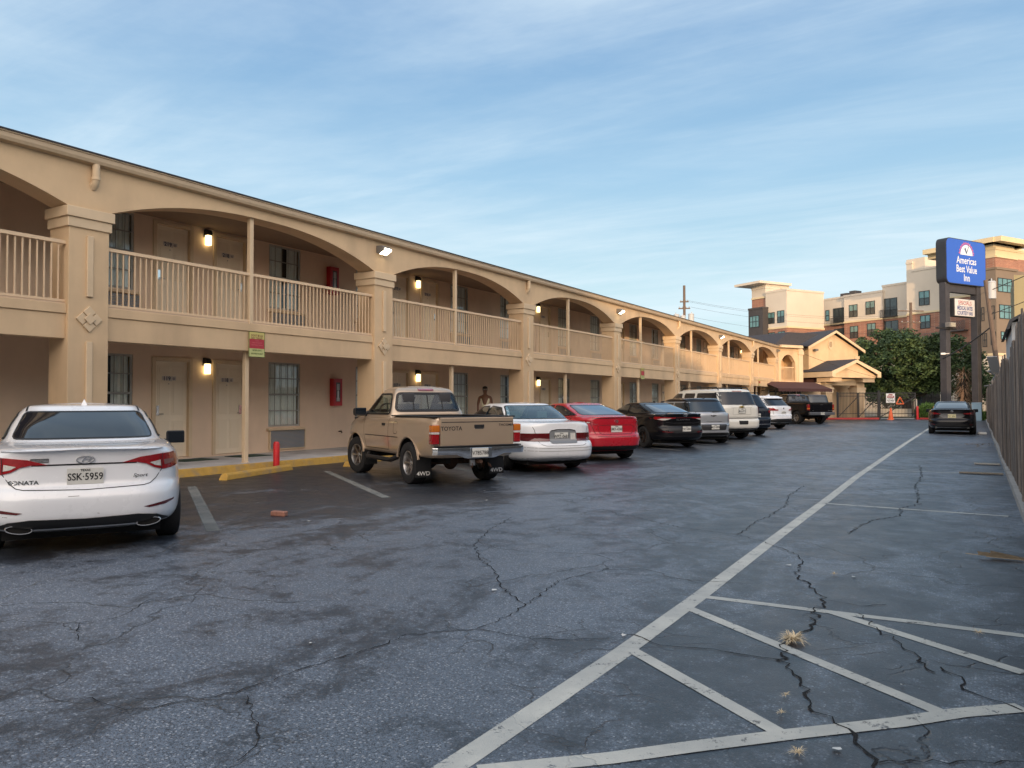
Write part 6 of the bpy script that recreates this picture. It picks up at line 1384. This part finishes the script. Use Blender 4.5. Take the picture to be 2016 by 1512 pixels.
q = MB(); put_text(q, 'MEDICAL RATES', .44, (2.36, -.462, 9.05), (1, 0, 0), (0, 0, 1), xs=.66, bold=.014); put_text(q, 'COURTESY VAN', .44, (2.36, -.462, 8.64), (1, 0, 0), (0, 0, 1), xs=.66, bold=.014); q.build('board_lettering', mat('faded_blue_ink', (.05, .08, .24), .6), sp, fix=False)
t = empty('floodlight', (-2.42, 71.05, 7.3), math.atan2(.866, .5), 'box floodlight on a bracket halfway up the left sign post', 'floodlight')
q = MB(); q.box(-.15, .65, -.75, -.31, .1, .5); q.build('lamp_housing', mat('grey_housing'), t, bevel=.03); q = MB(); q.box(-.05, .55, -.77, -.751, .15, .45); q.build('lamp_lens', mat('pale_lens', (.38, .36, .30), .3), t)
q = MB(); q.box(-1.4, 1.1, -.5, -.32, -.05, .06); q.build('bracket', DARKM, t)
t = empty('security_camera', (-2.1, 70.8, 5.2), 0, 'small white security camera on the left sign post', 'camera'); q = MB(); q.box(-.45, -.1, -.1, .08, 0, .16); q.build('camera_body', WHITEP, t, bevel=.03); q = MB(); q.tube([(-.1, 0, .08), (.15, .1, .1)], .03, 6); q.build('camera_arm', WHITEP, t)

# ------------------------------------------------------------------ poles and wires
WOODP = mat('weathered_pole_wood', (.13, .095, .075), .9, var=.3, vs=3, streak=6, bump=.5, bs=30)
def pole(x, y, top, lab, r=.15, lean=(0, 0), arms=(), cans=(), groupless=True):
    t = empty('utility_pole', (x, y, 0), 0, lab, 'utility pole'); q = MB(); q.tube([(0, 0, 0), (lean[0] / 2, lean[1] / 2, top / 2), (lean[0], lean[1], top)], [r, r * .9, r * .75], 12); q.build('pole', WOODP, t, smooth=True)
    for (z, L_, az) in arms:
        f = z / top; q = MB(); M = Matrix.Translation((lean[0] * f, lean[1] * f, z)) @ Matrix.Rotation(R(az), 4, 'Z'); q.box(-L_ / 2, L_ / 2, -.06, .06, -.06, .06, 0, M); a_ = q.build('crossarm', WOODP, t)
        q = MB()
        for k in range(4): xx = -L_ / 2 + .1 + (L_ - .2) * k / 3; q.lathe([(.04, .06), (.06, .12), (.03, .2), (.001, .22)], 8, 0, M @ Matrix.Translation((xx, 0, 0)))
        q.build('insulators', mat('grey_porcelain', (.35, .36, .38), .4), a_)
    for (dx, dy, z, rr, h) in cans:
        q = MB(); f = z / top; q.lathe([(.001, 0), (rr, .02), (rr, h), (rr * 1.06, h + .02), (rr * .8, h + .12), (.001, h + .14)], 18, 0, Matrix.Translation((lean[0] * f + dx, lean[1] * f + dy, z))); q.lathe([(.03, h + .1), (.05, h + .25), (.001, h + .33)], 8, 0, Matrix.Translation((lean[0] * f + dx * 1.1, lean[1] * f + dy, z)))
        q.build('transformer', mat('transformer_grey', (.42, .44, .46), .5), t, smooth=True)
    return t
pole(-26.1, 77.7, 13.6, 'wooden utility pole with transformers rising behind the motel roof', .17, arms=((11.9, .9, 20), (11.2, 1.2, 20)), cans=((-.75, -.3, 9.7, .3, .8), (.0, -.5, 9.5, .3, .8), (.75, -.1, 9.7, .3, .8)))
pole(-6.8, 103.4, 13.3, 'distant wooden utility pole with crossarms above the tree', .2, arms=((12.3, 3.2, 35), (10.9, 2.4, 35)))
pole(1.5, 61.6, 9.7, 'leaning wooden utility pole with a grey transformer right of the blue sign', .17, lean=(-.98, -.3), cans=((.20, .1, 8.4, .28, 1.1),), arms=())
WIREM = mat('wire_black', (.03, .03, .03), .6)
def wire(a, b, sag, lab, r=.012, g='overhead wires'):
    a, b = Vector(a), Vector(b); P = [a.lerp(b, t / 14) - Vector((0, 0, sag * 4 * (t / 14) * (1 - t / 14))) for t in range(15)]; q = MB(); q.tube([p - a for p in P], r, 5); o = q.build('power_line', WIREM); o.location = a; tag(o, lab, 'wire', g)
G1_ = 'thin overhead wires between the pole behind the motel and the distant pole'
for dz, dd in ((12.1, 0), (11.9, .35), (11.3, .7), (10.2, 1.0)): wire((-26.1 + dd, 77.7, dz), (-6.8, 103.4 + dd, dz - .2), .9, 'thin black overhead wire from the pole behind the motel to the distant pole', .010, G1_)
for dz in (12.4, 11.0): wire((-6.8, 103.4, dz), (.6, 61.5, dz - 3.4), .8, 'thin overhead wire running behind the blue sign to the leaning pole', .011, 'wires behind the blue sign')
wire((.55, 61.4, 8.9), (6.5, 58, 11.2), .1, 'pale service cable rising right from the leaning pole', .03); wire((.62, 61.4, 7.3), (6.5, 58, 9.6), .15, 'second pale service cable lower on the leaning pole', .025)
wire((-2.4, 70.9, 4.9), (.9, 61.5, 6.6), .15, 'thick black cable slanting behind the sign posts to the leaning pole', .05)
wire((-12.0, 65.4, 5.3), (-7.2, 69.4, 3.45), .1, 'thin cable crossing the lobby gable down to the portico', .014)

# ------------------------------------------------------------------ wooden fence on the right
FENCE = mat('grey_fence_wood', (.20, .165, .14), .92, var=.35, vs=2.2, streak=9, bump=.7, bs=35, dirt=(.06, .05, .045), dv=.7)
_nt = FENCE.node_tree; _b = _nt.nodes['Principled BSDF']; _src = _b.inputs['Base Color'].links[0].from_socket
_g = _nt.nodes.new('ShaderNodeNewGeometry'); _r = _nt.nodes.new('ShaderNodeMapRange'); _r.inputs[3].default_value = .45; _r.inputs[4].default_value = 1.45; _nt.links.new(_g.outputs['Random Per Island'], _r.inputs[0])
_m = _nt.nodes.new('ShaderNodeMix'); _m.data_type = 'RGBA'; _m.blend_type = 'MULTIPLY'; _m.inputs[0].default_value = 1; _nt.links.new(_src, _m.inputs[6]); _nt.links.new(_r.outputs[0], _m.inputs[7]); _nt.links.new(_m.outputs[2], _b.inputs['Base Color'])
fe = empty('wooden_fence', (.5, 38, 0), 0, 'tall weathered grey board fence along the right side of the lot', 'fence')
q = MB(); y = 3.0; rnd = random.Random(3); base = 2.15
while y < 69:
    w = rnd.uniform(.125, .155); sec = int(y / 2.4)
    top = 2.22 + rnd.choice((0, 0, 0, -.05, .04)) + .10 * math.sin(sec * 1.7) + rnd.uniform(-.035, .035) + (.28 if 11 < y < 16.5 else 0) + (.10 if y < 22 and y >= 16.5 else 0)
    xo = rnd.uniform(-.012, .012) + .02 * math.sin(y * .5); tl = rnd.uniform(-.012, .012) + (.035 * math.sin(y * .8) if y < 24 else 0)
    V = [(xo, y, .02), (xo, y + w, .02), (xo - .01, y + w + tl * 2.2, top), (xo - .01, y + tl * 2.2, top + rnd.uniform(-.03, .03))]
    V += [(v[0] + .018, v[1], v[2]) for v in V]; V = [(v[0], v[1] - 38, v[2]) for v in V]
    q.add(V, [(0, 1, 2, 3), (7, 6, 5, 4), (0, 4, 5, 1), (1, 5, 6, 2), (2, 6, 7, 3), (3, 7, 4, 0)]); y += w + rnd.choice((.004, .010, .018, .03))
q.build('fence_boards', FENCE, fe, fix=False)
q = MB()
for z in (.4, 1.2, 2.0): q.box(.03, .07, -35, 31, z, z + .09)
q.build('fence_rails', FENCE, fe)
k = -35
while k < 31: q = MB(); q.box(.07, .16, k, k + .09, 0, 2.2); q.build('fence_post', FENCE, fe); k += 2.4
q = MB(); q.box(-.06, .02, -35, 31, .0, .10); q.build('fence_footing', CONC, fe)
# things at the foot of the fence
def plank(x, y, L_, w, rz, lab, m, z=.012, h=.03):
    q = MB(); q.box(-L_ / 2, L_ / 2, -w / 2, w / 2, 0, h); o = q.build('plank', m, bevel=.004); o.location = (x, y, z); o.rotation_euler = (0, 0, R(rz)); tag(o, lab, 'board', None)
plank(.02, 17.9, .75, .12, 3, 'short grey plank lying flat across the foot of the fence, nearer one', mat('dry_plank', (.25, .22, .18), .9, var=.2, vs=8)); plank(.15, 20.6, .5, .14, -6, 'pale broken plank by the fence foot, beyond the nearer grey plank', mat('pale_plank', (.40, .38, .34), .9))
q = MB(); q.box(-.16, .16, -.12, .12, 0, .1); o = q.build('foam_box', mat('foam_white', (.78, .78, .76), .6), bevel=.03, seg=2); o.location = (.12, 39.4, .006); o.rotation_euler = (0, 0, .2); tag(o, 'white foam takeout box at the foot of the fence behind the black sedan', 'box')
def litter(x, y, n, r, lab, m, name='dead_leaves', sz=.10):
    q = MB()
    for _ in range(n):
        a, d_ = random.uniform(0, 6.28), r * math.sqrt(random.random()); c = Vector((d_ * math.cos(a) * .6, d_ * math.sin(a), random.uniform(.01, .04))); t = random.uniform(0, 6.28); l = random.uniform(.5, 1) * sz
        u_ = Vector((math.cos(t), math.sin(t), random.uniform(-.1, .3))) * l; v_ = Vector((-math.sin(t), math.cos(t), 0)) * l * .25; q.add([c - u_, c + v_, c + u_, c - v_], [(0, 1, 2, 3)])
    o = q.build(name, m, fix=False); o.location = (x, y, .012); tag(o, lab, 'leaves')
LEAFD = mat('dry_leaf', (.22, .14, .07), .9, var=.4, vs=30)
litter(.1, 29.5, 60, .9, 'scatter of brown dead leaves at the foot of the fence behind the black sedan', LEAFD)
# palm frond scrap near the fence
q = MB()
for k in range(9):
    a = R(165 + k * 1.5); L_ = random.uniform(.35, .62); y_ = random.uniform(-.05, .05); q.add([(0, y_, .01), (L_ * math.cos(a), y_ + L_ * math.sin(a) * .5, random.uniform(.01, .06)), (L_ * math.cos(a) * .98, y_ + L_ * math.sin(a) * .5 + .012, .02), (0, y_ + .012, .012)], [(0, 1, 2, 3)])
o = q.build('dry_frond', mat('grey_straw', (.30, .24, .17), .9, var=.3, vs=20), fix=False); o.location = (.42, 8.35, .008); tag(o, 'dry straw coloured palm frond scrap by the right edge', 'frond')

# buildings beyond the fence
sh = empty('shed', (1.45, 45.3, 0), 0, 'pale grey metal shed with a dark curved roof edge behind the fence', 'shed')
q = MB(); q.box(0, 6, 0, 9, 0, 5.35); q.build('wall', mat('pale_grey_siding', (.38, .40, .42), .6, var=.08, vs=1, streak=4), sh)
q = MB(); q.prism([(-.25, 5.0), (-.1, 5.45), (.35, 5.72), (6.3, 6.0), (6.3, 5.85), (.35, 5.58), (0, 5.36), (-.1, 5.0)], -.4, 9.3, 'y'); q.build('roof', mat('dark_roof_edge', (.05, .05, .055), .7), sh)
q = MB(); q.box(.5, 1.6, -.03, 0, 3.6, 4.8); q.build('window', DARKM, sh)
q = MB(); q.box(0, 8, 0, 9, 0, 11.3); q.box(-.05, .05, -.05, 0, 0, 11.35); ol = q.build('warehouse', mat('olive_stucco', (.30, .26, .15), .85, var=.06, vs=.5), fix=False); ol.location = (2.55, 71.7, 0); tag(ol, 'plain olive tan building wall at the right edge', 'building')
db = empty('scrap_pile', (1.05, 52, 0), 0, 'pile of pale bent metal scrap and wires showing above the fence', 'scrap')
rr = random.Random(5)
for k in range(9):
    q = MB(); p = Vector((rr.uniform(-.3, 1.2), rr.uniform(-4, 4), rr.uniform(1.8, 3.6))); d = Vector((rr.uniform(-.6, .6), rr.uniform(-1, 1), rr.uniform(-1, 1))); M = Matrix.Translation(p) @ d.to_track_quat('X', 'Z').to_matrix().to_4x4(); q.box(-.7, .7, -.25, .25, -.02, .02, 0, M)
    q.build('metal_sheet', mat('pale_scrap', (.42, .42, .42), .5, metal=.3), db)
q = MB()
for k in range(14):
    p = Vector((rr.uniform(-.2, .8), rr.uniform(-4, 6), rr.uniform(1.5, 2.6))); q.tube([p, p + Vector((rr.uniform(-.4, .4), 0, .5)), p + Vector((rr.uniform(-.6, .6), .4, rr.uniform(.3, 1)))], .025, 5)
q.build('bent_rods', mat('dry_plank'), db)
# added blocks out of view, only reflected, that keep low sun off the lot
def light_blocker(x0, x1, y0, y1, h, lab):
    t = empty('light_blocker_block', ((x0 + x1) / 2, (y0 + y1) / 2, 0), 0, lab, 'building'); a, b = (x1 - x0) / 2, (y1 - y0) / 2
    q = MB(); q.box(-a, a, -b, b, 0, h); q.build('wall', mat('light_blocker_wall', (.30, .25, .20), .9, var=.1, vs=.5), t); q = MB(); q.box(-a - .3, a + .3, -b - .3, b + .3, h + .001, h + .3); q.build('roof', mat('dark_roof_edge'), t)
    k = -b + 2
    while k < b - 2: q = MB(); q.box(-a - .05, -a + .01, k, k + 1.4, 1, 2.6); q.build('window', DARKM, t); k += 4
light_blocker(9, 24, -48, -14, 11.5, 'taller brown unseen block behind the camera, added to stop the low sun')
light_blocker(-24, 6, -46, -31, 7.6, 'long low brown unseen block straight behind the camera, added to darken reflections and stop low glow')
light_blocker(9, 24, -12.5, 34, 7.3, 'lower brown unseen block beyond the fence, added to stop the low sun')
# ------------------------------------------------------------------ trees and plants
def leafmat(name, a, b):
    if name in MATS: return MATS[name]
    m = bpy.data.materials.new(name); m.use_nodes = True; MATS[name] = m; nt = m.node_tree; N = nt.nodes; L = nt.links; p = N['Principled BSDF']; p.inputs['Roughness'].default_value = .7
    g = N.new('ShaderNodeNewGeometry'); no = N.new('ShaderNodeTexNoise'); no.inputs['Scale'].default_value = .9; no.inputs['Detail'].default_value = 5; L.new(g.outputs['Position'], no.inputs['Vector'])
    ad = N.new('ShaderNodeMath'); ad.operation = 'MULTIPLY_ADD'; ad.inputs[1].default_value = .35; L.new(g.outputs['Random Per Island'], ad.inputs[0]); L.new(no.outputs['Fac'], ad.inputs[2])
    r = N.new('ShaderNodeMapRange'); r.inputs[1].default_value = .45; r.inputs[2].default_value = .95; L.new(ad.outputs[0], r.inputs[0])
    mx = N.new('ShaderNodeMix'); mx.data_type = 'RGBA'; L.new(r.outputs[0], mx.inputs[0]); mx.inputs[6].default_value = (*a, 1); mx.inputs[7].default_value = (*b, 1); L.new(mx.outputs[2], p.inputs['Base Color'])
    return m
LEAF = leafmat('oak_leaf', (.028, .055, .020), (.085, .14, .045))
BARK = mat('bark', (.06, .048, .038), .95, var=.3, vs=8, bump=.8, bs=20)
def leaves(q, c, r, n, s, rnd, flat=.75):
    for _ in range(n):
        d = Vector((rnd.gauss(0, 1), rnd.gauss(0, 1), rnd.gauss(0, 1))).normalized() * r * (rnd.random() ** .45); p = Vector(c) + Vector((d.x, d.y, d.z * flat))
        a = Vector((rnd.uniform(-1, 1), rnd.uniform(-1, 1), rnd.uniform(-.6, .6))).normalized(); b = a.cross(Vector((rnd.uniform(-1, 1), rnd.uniform(-1, 1), rnd.uniform(-1, 1)))).normalized(); l = s * rnd.uniform(.6, 1.3)
        q.add([p - a * l, p + b * l * .45, p + a * l, p - b * l * .45], [(0, 1, 2, 3)])
def tree(x, y, name, lab, cz, rx, ry, rz, clumps, per, s, seed, trunk_h, tr=.25, lm=None, limbs=6, cr=(.7, 1.3), low=-1, group=None):
    rnd = random.Random(seed); t = empty(name, (x, y, 0), 0, lab, 'tree', group); q = MB(); C_ = []
    while len(C_) < clumps:
        d = Vector((rnd.uniform(-1, 1), rnd.uniform(-1, 1), rnd.uniform(low, 1)))
        if .35 < d.length < 1: C_.append(Vector((d.x * rx, d.y * ry, cz + d.z * rz)))
    for c in C_: leaves(q, c, rnd.uniform(*cr), int(per * rnd.uniform(.6, 1.4)), s, rnd)
    q.build('crown', lm or LEAF, t, fix=False)
    q = MB(); top = Vector((rnd.uniform(-.2, .2), rnd.uniform(-.2, .2), trunk_h)); q.tube([(0, 0, 0), top * .5 + Vector((.06, 0, 0)), top], [tr * 1.25, tr, tr * .85], 10); q.build('trunk', BARK, t, smooth=True)
    q = MB()
    for c in rnd.sample(C_, min(limbs, len(C_))):
        mid = top.lerp(c, .5) + Vector((rnd.uniform(-.3, .3), rnd.uniform(-.3, .3), -.25)); q.tube([top - Vector((0, 0, .2)), mid, c], [tr * .55, tr * .35, tr * .1], 7)
    q.build('branches', BARK, t, smooth=True)
    return t
tree(-6.0, 83.9, 'oak_tree', 'broad dark green oak tree beyond the gate', 4.9, 6.5, 5.3, 3.5, 300, 120, .17, 11, 1.9, .42, limbs=14, cr=(.45, 1.05), low=-.8)
tree(-.2, 88.5, 'small_tree', 'small dark green tree between the two sign posts', 3.0, 1.9, 1.9, 1.9, 40, 90, .15, 21, 1.6, .15)
tree(-9.2, 99, 'shrub_tree', 'low dark tree seen through the portico', 2.6, 2.6, 2.2, 2.0, 50, 80, .17, 31, 1.0, .15)
# bright shrub right of the gate, low plants round the sign
def shrub(x, y, rx, h, lab, seed, m, s=.12, n=900, spiky=False):
    rnd = random.Random(seed); t = empty('shrub', (x, y, 0), 0, lab, 'shrub'); q = MB()
    for _ in range(n):
        a = rnd.uniform(0, 6.28); rr_ = rx * math.sqrt(rnd.random()); z = h * rnd.random() * math.sqrt(max(0, 1 - (rr_ / rx) ** 2) * .8 + .2); p = Vector((rr_ * math.cos(a), rr_ * math.sin(a), z + .03))
        u_ = Vector((math.cos(a) * .6 + rnd.uniform(-.5, .5), math.sin(a) * .6 + rnd.uniform(-.5, .5), rnd.uniform(.2, 1))).normalized() * s * rnd.uniform(.6, 1.5); w = u_.cross(Vector((rnd.uniform(-1, 1), rnd.uniform(-1, 1), .3))).normalized() * s * .22
        q.add([p - u_, p + w, p + u_, p - w], [(0, 1, 2, 3)])
    q.build('leaves', m, t, fix=False); q = MB()
    for k in range(7): a = k * .9; q.tube([(0, 0, 0), (rx * .5 * math.cos(a), rx * .5 * math.sin(a), h * .7)], [.03, .01], 5)
    q.build('stems', BARK, t)
BRIGHT = leafmat('bright_leaf', (.05, .11, .02), (.16, .28, .06))
shrub(-3.5, 70.6, .95, 1.35, 'bright green leafy shrub beside the red post', 4, BRIGHT, .17, 1500)
shrub(.05, 68.9, .75, .75, 'low green plants at the foot of the right sign post', 5, BRIGHT, .16, 700)
shrub(-2.3, 73, .8, .7, 'low dark shrub behind the left sign post', 6, LEAF, .15, 500)
# shaggy dead palm
t = empty('dead_palm', (-1.05, 76.5, 0), 0, 'shaggy dead palm stump with drooping dry fronds between the sign posts', 'palm'); rnd = random.Random(8)
q = MB(); q.tube([(0, 0, 0), (0, 0, 3.4)], [.35, .25], 10); q.build('trunk', BARK, t); q = MB()
for k in range(620):
    z = rnd.uniform(.5, 4.2); a = rnd.uniform(0, 6.28); p = Vector((.35 * math.cos(a), .35 * math.sin(a), z)); o_ = Vector((math.cos(a), math.sin(a), rnd.uniform(-.9, .7) if z > 3 else rnd.uniform(-1.1, .1))) * rnd.uniform(.4, .95) * (1 if z > 1.5 else .6)
    w = Vector((-math.sin(a), math.cos(a), 0)) * .035; q.add([p - w, p + w, p + o_ + Vector((0, 0, -.1))], [(0, 1, 2)])
q.build('dry_fronds', mat('dry_frond_brown', (.30, .19, .12), .9, var=.45, vs=4), t, fix=False)
# light blue container behind the black sedan
q = MB(); q.box(-.32, .32, -.3, .3, .0, 1.25); q.box(-.34, .34, -.32, .32, 1.25, 1.36); o = q.build('blue_bin', mat('light_blue_plastic', (.28, .42, .52), .5), bevel=.05, seg=2); o.location = (-.12, 66.6, 0); tag(o, 'light blue upright bin beyond the black sedan by the sign post', 'bin')

# grass tufts growing in cracks
STRAW = mat('dry_straw', (.66, .54, .36), .9, var=.3, vs=20)
def tuft(x, y, n, s, lab, seed):
    rnd = random.Random(seed); q = MB()
    for _ in range(n):
        a = rnd.uniform(0, 6.28); el = rnd.uniform(.08, .75); L_ = s * rnd.uniform(.5, 1.1); d = Vector((math.cos(a) * math.cos(el), math.sin(a) * math.cos(el), math.sin(el))); w = Vector((-math.sin(a), math.cos(a), 0)) * s * .03; b = Vector((rnd.uniform(-1, 1), rnd.uniform(-1, 1), 0)) * s * .15
        m_ = b + d * L_ * .6; e_ = b + d * L_ + Vector((0, 0, -L_ * .25)); q.add([b - w, b + w, m_ + w * .8, m_ - w * .8, e_], [(0, 1, 2, 3), (3, 2, 4)])
    o = q.build('grass_tuft', STRAW, fix=False); o.location = (x, y, .012); tag(o, lab, 'grass tuft')
tuft(-.98, 4.87, 150, .11, 'largest dry grass tuft growing from a crack beside the hatched lines', 1)
tuft(-.655, 3.33, 50, .05, 'small dry tuft in the crack below the large tuft', 2)
tuft(-.83, 3.95, 30, .035, 'tiny dry tuft in the crack just under the large tuft', 3)
tuft(-1.05, 6.9, 26, .05, 'tiny dry tuft in the crack above the hatched lines', 4)
tuft(-.02, 5.62, 26, .05, 'tiny orange-brown tuft on the painted line at the right edge', 5)
tuft(-.80, 3.72, 30, .035, 'tiny dry tuft halfway down the long crack', 6)
# brick fragment and litter on the asphalt
q = MB(); q.box(-.10, .10, -.045, .045, 0, .06); o = q.build('brick', mat('broken_brick', (.36, .17, .12), .9, var=.25, vs=20, bump=.6, bs=30), bevel=.012, seg=2); o.location = (-7.68, 6.9, .002); o.rotation_euler = (.05, .03, .35); tag(o, 'broken reddish brick lying on the asphalt right of the white sedan', 'brick')
rnd = random.Random(12)
LT = mat('paper_scrap', (.62, .62, .60), .7)
for k, (x, y) in enumerate(((-9.6, 9.1), (-6.9, 10.5), (-5.05, 5.7), (-7.0, 6.75), (-3.45, 3.35), (-1.9, 4.45), (-.35, 4.4), (-.52, 3.45), (-6.2, 9.5), (-3.2, 5.0), (-.9, 6.9), (-1.45, 7.1), (-8.9, 7.6))):
    q = MB(); s_ = rnd.uniform(.012, .028); q.add([(s_ * math.cos(a) * rnd.uniform(.6, 1.3), s_ * math.sin(a) * rnd.uniform(.5, 1.1), rnd.uniform(.002, .012)) for a in (0, 1.2, 2.4, 3.6, 4.9)], [(0, 1, 2, 3, 4)]); o = q.build('litter_scrap', LT, fix=False); o.location = (x, y, .004); o['label'] = 'tiny pale scrap of litter on the open asphalt'; o['category'] = 'litter'; o['group'] = 'tiny pale litter scraps'

# ------------------------------------------------------------------ person on the ground-floor walkway
SKIN = mat('dark_brown_skin', (.16, .075, .045), .5); HAIR = mat('short_black_hair', (.012, .01, .01), .9)
def skinned(name, pts, edges, rad, m, parent, sub=2):
    me = bpy.data.meshes.new(name); me.from_pydata(pts, edges, []); o = bpy.data.objects.new(name, me); COL.objects.link(o)
    md = o.modifiers.new('s', 'SKIN'); md.use_smooth_shade = True
    for i, r in enumerate(rad):
        v = me.skin_vertices[0].data[i]; v.radius = (r if isinstance(r, tuple) else (r, r)); v.use_root = (i == 0)
    o.modifiers.new('b', 'SUBSURF').levels = sub
    dg = bpy.context.evaluated_depsgraph_get(); dg.update(); out = bpy.data.meshes.new_from_object(o.evaluated_get(dg)); bpy.data.objects.remove(o); bpy.data.meshes.remove(me)
    out.polygons.foreach_set('use_smooth', [True] * len(out.polygons)); out.materials.clear()
    return link(name, out, parent, [m])
pe = empty('person', (-15.05, 22.95, .15), R(-62), 'person in a cream tank top and pale-rimmed sunglasses on the walkway beyond the parked cars', 'person'); pe.scale = (1.04,) * 3
# local frame: faces +x
P = [(0, 0, .98), (0, 0, 1.12), (0, 0, 1.30), (.0, 0, 1.44), (.01, 0, 1.52), (.03, 0, 1.60), (.035, 0, 1.68), (.03, 0, 1.755),
     (0, .19, 1.42), (.02, .235, 1.16), (.12, .22, .93), (.17, .21, .85), (0, -.19, 1.42), (-.02, -.25, 1.17), (.06, -.24, .92), (.09, -.235, .84),
     (0, .10, .90), (.02, .11, .50), (0, .12, .09), (.13, .13, .04), (0, -.10, .90), (.02, -.11, .50), (0, -.12, .09), (.13, -.13, .04)]
E_ = [(0, 1), (1, 2), (2, 3), (3, 4), (4, 5), (5, 6), (6, 7), (3, 8), (8, 9), (9, 10), (10, 11), (3, 12), (12, 13), (13, 14), (14, 15), (0, 16), (16, 17), (17, 18), (18, 19), (0, 20), (20, 21), (21, 22), (22, 23)]
Rr = [(.15, .11), (.14, .10), (.16, .11), (.12, .08), .055, (.075, .085), (.085, .095), (.06, .07), .062, .045, .033, .030, .062, .045, .033, .030, .085, .058, .042, .035, .085, .058, .042, .035]
skinned('body', P, E_, Rr, SKIN, pe)
def fingers(base, dirv, side):
    for k in range(5):
        o_ = Vector((0, 0, 0)); b = Vector(base); pts = []
        off = Vector((.018 * (k - 1.5), 0, 0)) if k < 4 else Vector((.035, -.012 * side, .03)); L_ = (.075, .085, .08, .06, .05)[k]
        q = MB(); q.tube([b + off, b + off + Vector((.01, -.01 * side, -L_ * .5)), b + off + Vector((.025, -.02 * side, -L_ * .9))], [.009, .008, .006], 6); q.build('finger', SKIN, pe, smooth=True)
fingers((.18, .21, .83), 0, 1); fingers((.10, -.235, .82), 0, -1)
TS = mat('cream_cotton', (.80, .76, .58), .9, var=.06, vs=20)
skinned('tank_top', [(0, 0, .92), (0, 0, 1.12), (0, 0, 1.30), (0, .095, 1.40), (0, .09, 1.475), (0, -.095, 1.40), (0, -.09, 1.475)], [(0, 1), (1, 2), (2, 3), (3, 4), (2, 5), (5, 6)], [(.175, .135), (.16, .12), (.178, .128), (.07, .10), (.035, .07), (.07, .10), (.035, .07)], TS, pe)
skinned('shorts', [(0, 0, .95), (0, .11, .85), (.01, .12, .55), (0, -.11, .85), (.01, -.12, .55)], [(0, 1), (1, 2), (0, 3), (3, 4)], [(.17, .13), .11, .085, .11, .085], mat('navy_shorts', (.03, .04, .08), .9), pe)
q = MB(); M = Matrix.Translation((.022, 0, 1.722)) @ Matrix.Diagonal((.118, .092, .085, 1)); q.lathe([(1.0, .0), (.96, .3), (.8, .65), (.5, .9), (.001, 1.02)], 16, 0, M); q.build('hair', HAIR, pe, smooth=True)
q = MB()
for sd in (-1, 1): q.box(.112, .126, sd * .04 - .026, sd * .04 + .026, 1.672, 1.706); q.box(.0, .115, sd * .083 - .003, sd * .083 + .003, 1.692, 1.700)
q.box(.116, .125, -.015, .015, 1.690, 1.698); sgl = q.build('sunglasses', mat('white_frame', (.55, .55, .45), .5), pe, bevel=.003)
q = MB()
for sd in (-1, 1): q.box(.1265, .128, sd * .04 - .018, sd * .04 + .018, 1.678, 1.700)
q.build('dark_lens', DARKM, sgl)
q = MB(); q.prism([(.11, 1.64), (.145, 1.645), (.12, 1.685)], -.014, .014, 'y'); q.build('nose', SKIN, pe, bevel=.005); q = MB(); q.box(.105, .122, -.025, .025, 1.612, 1.624); q.build('lips', mat('lip', (.16, .06, .05), .5), pe, bevel=.004)
for sd in (-1, 1): q = MB(); q.box(.015, .045, sd * .085 - .008, sd * .085 + .008, 1.655, 1.71); q.build('ear', SKIN, pe, bevel=.006)
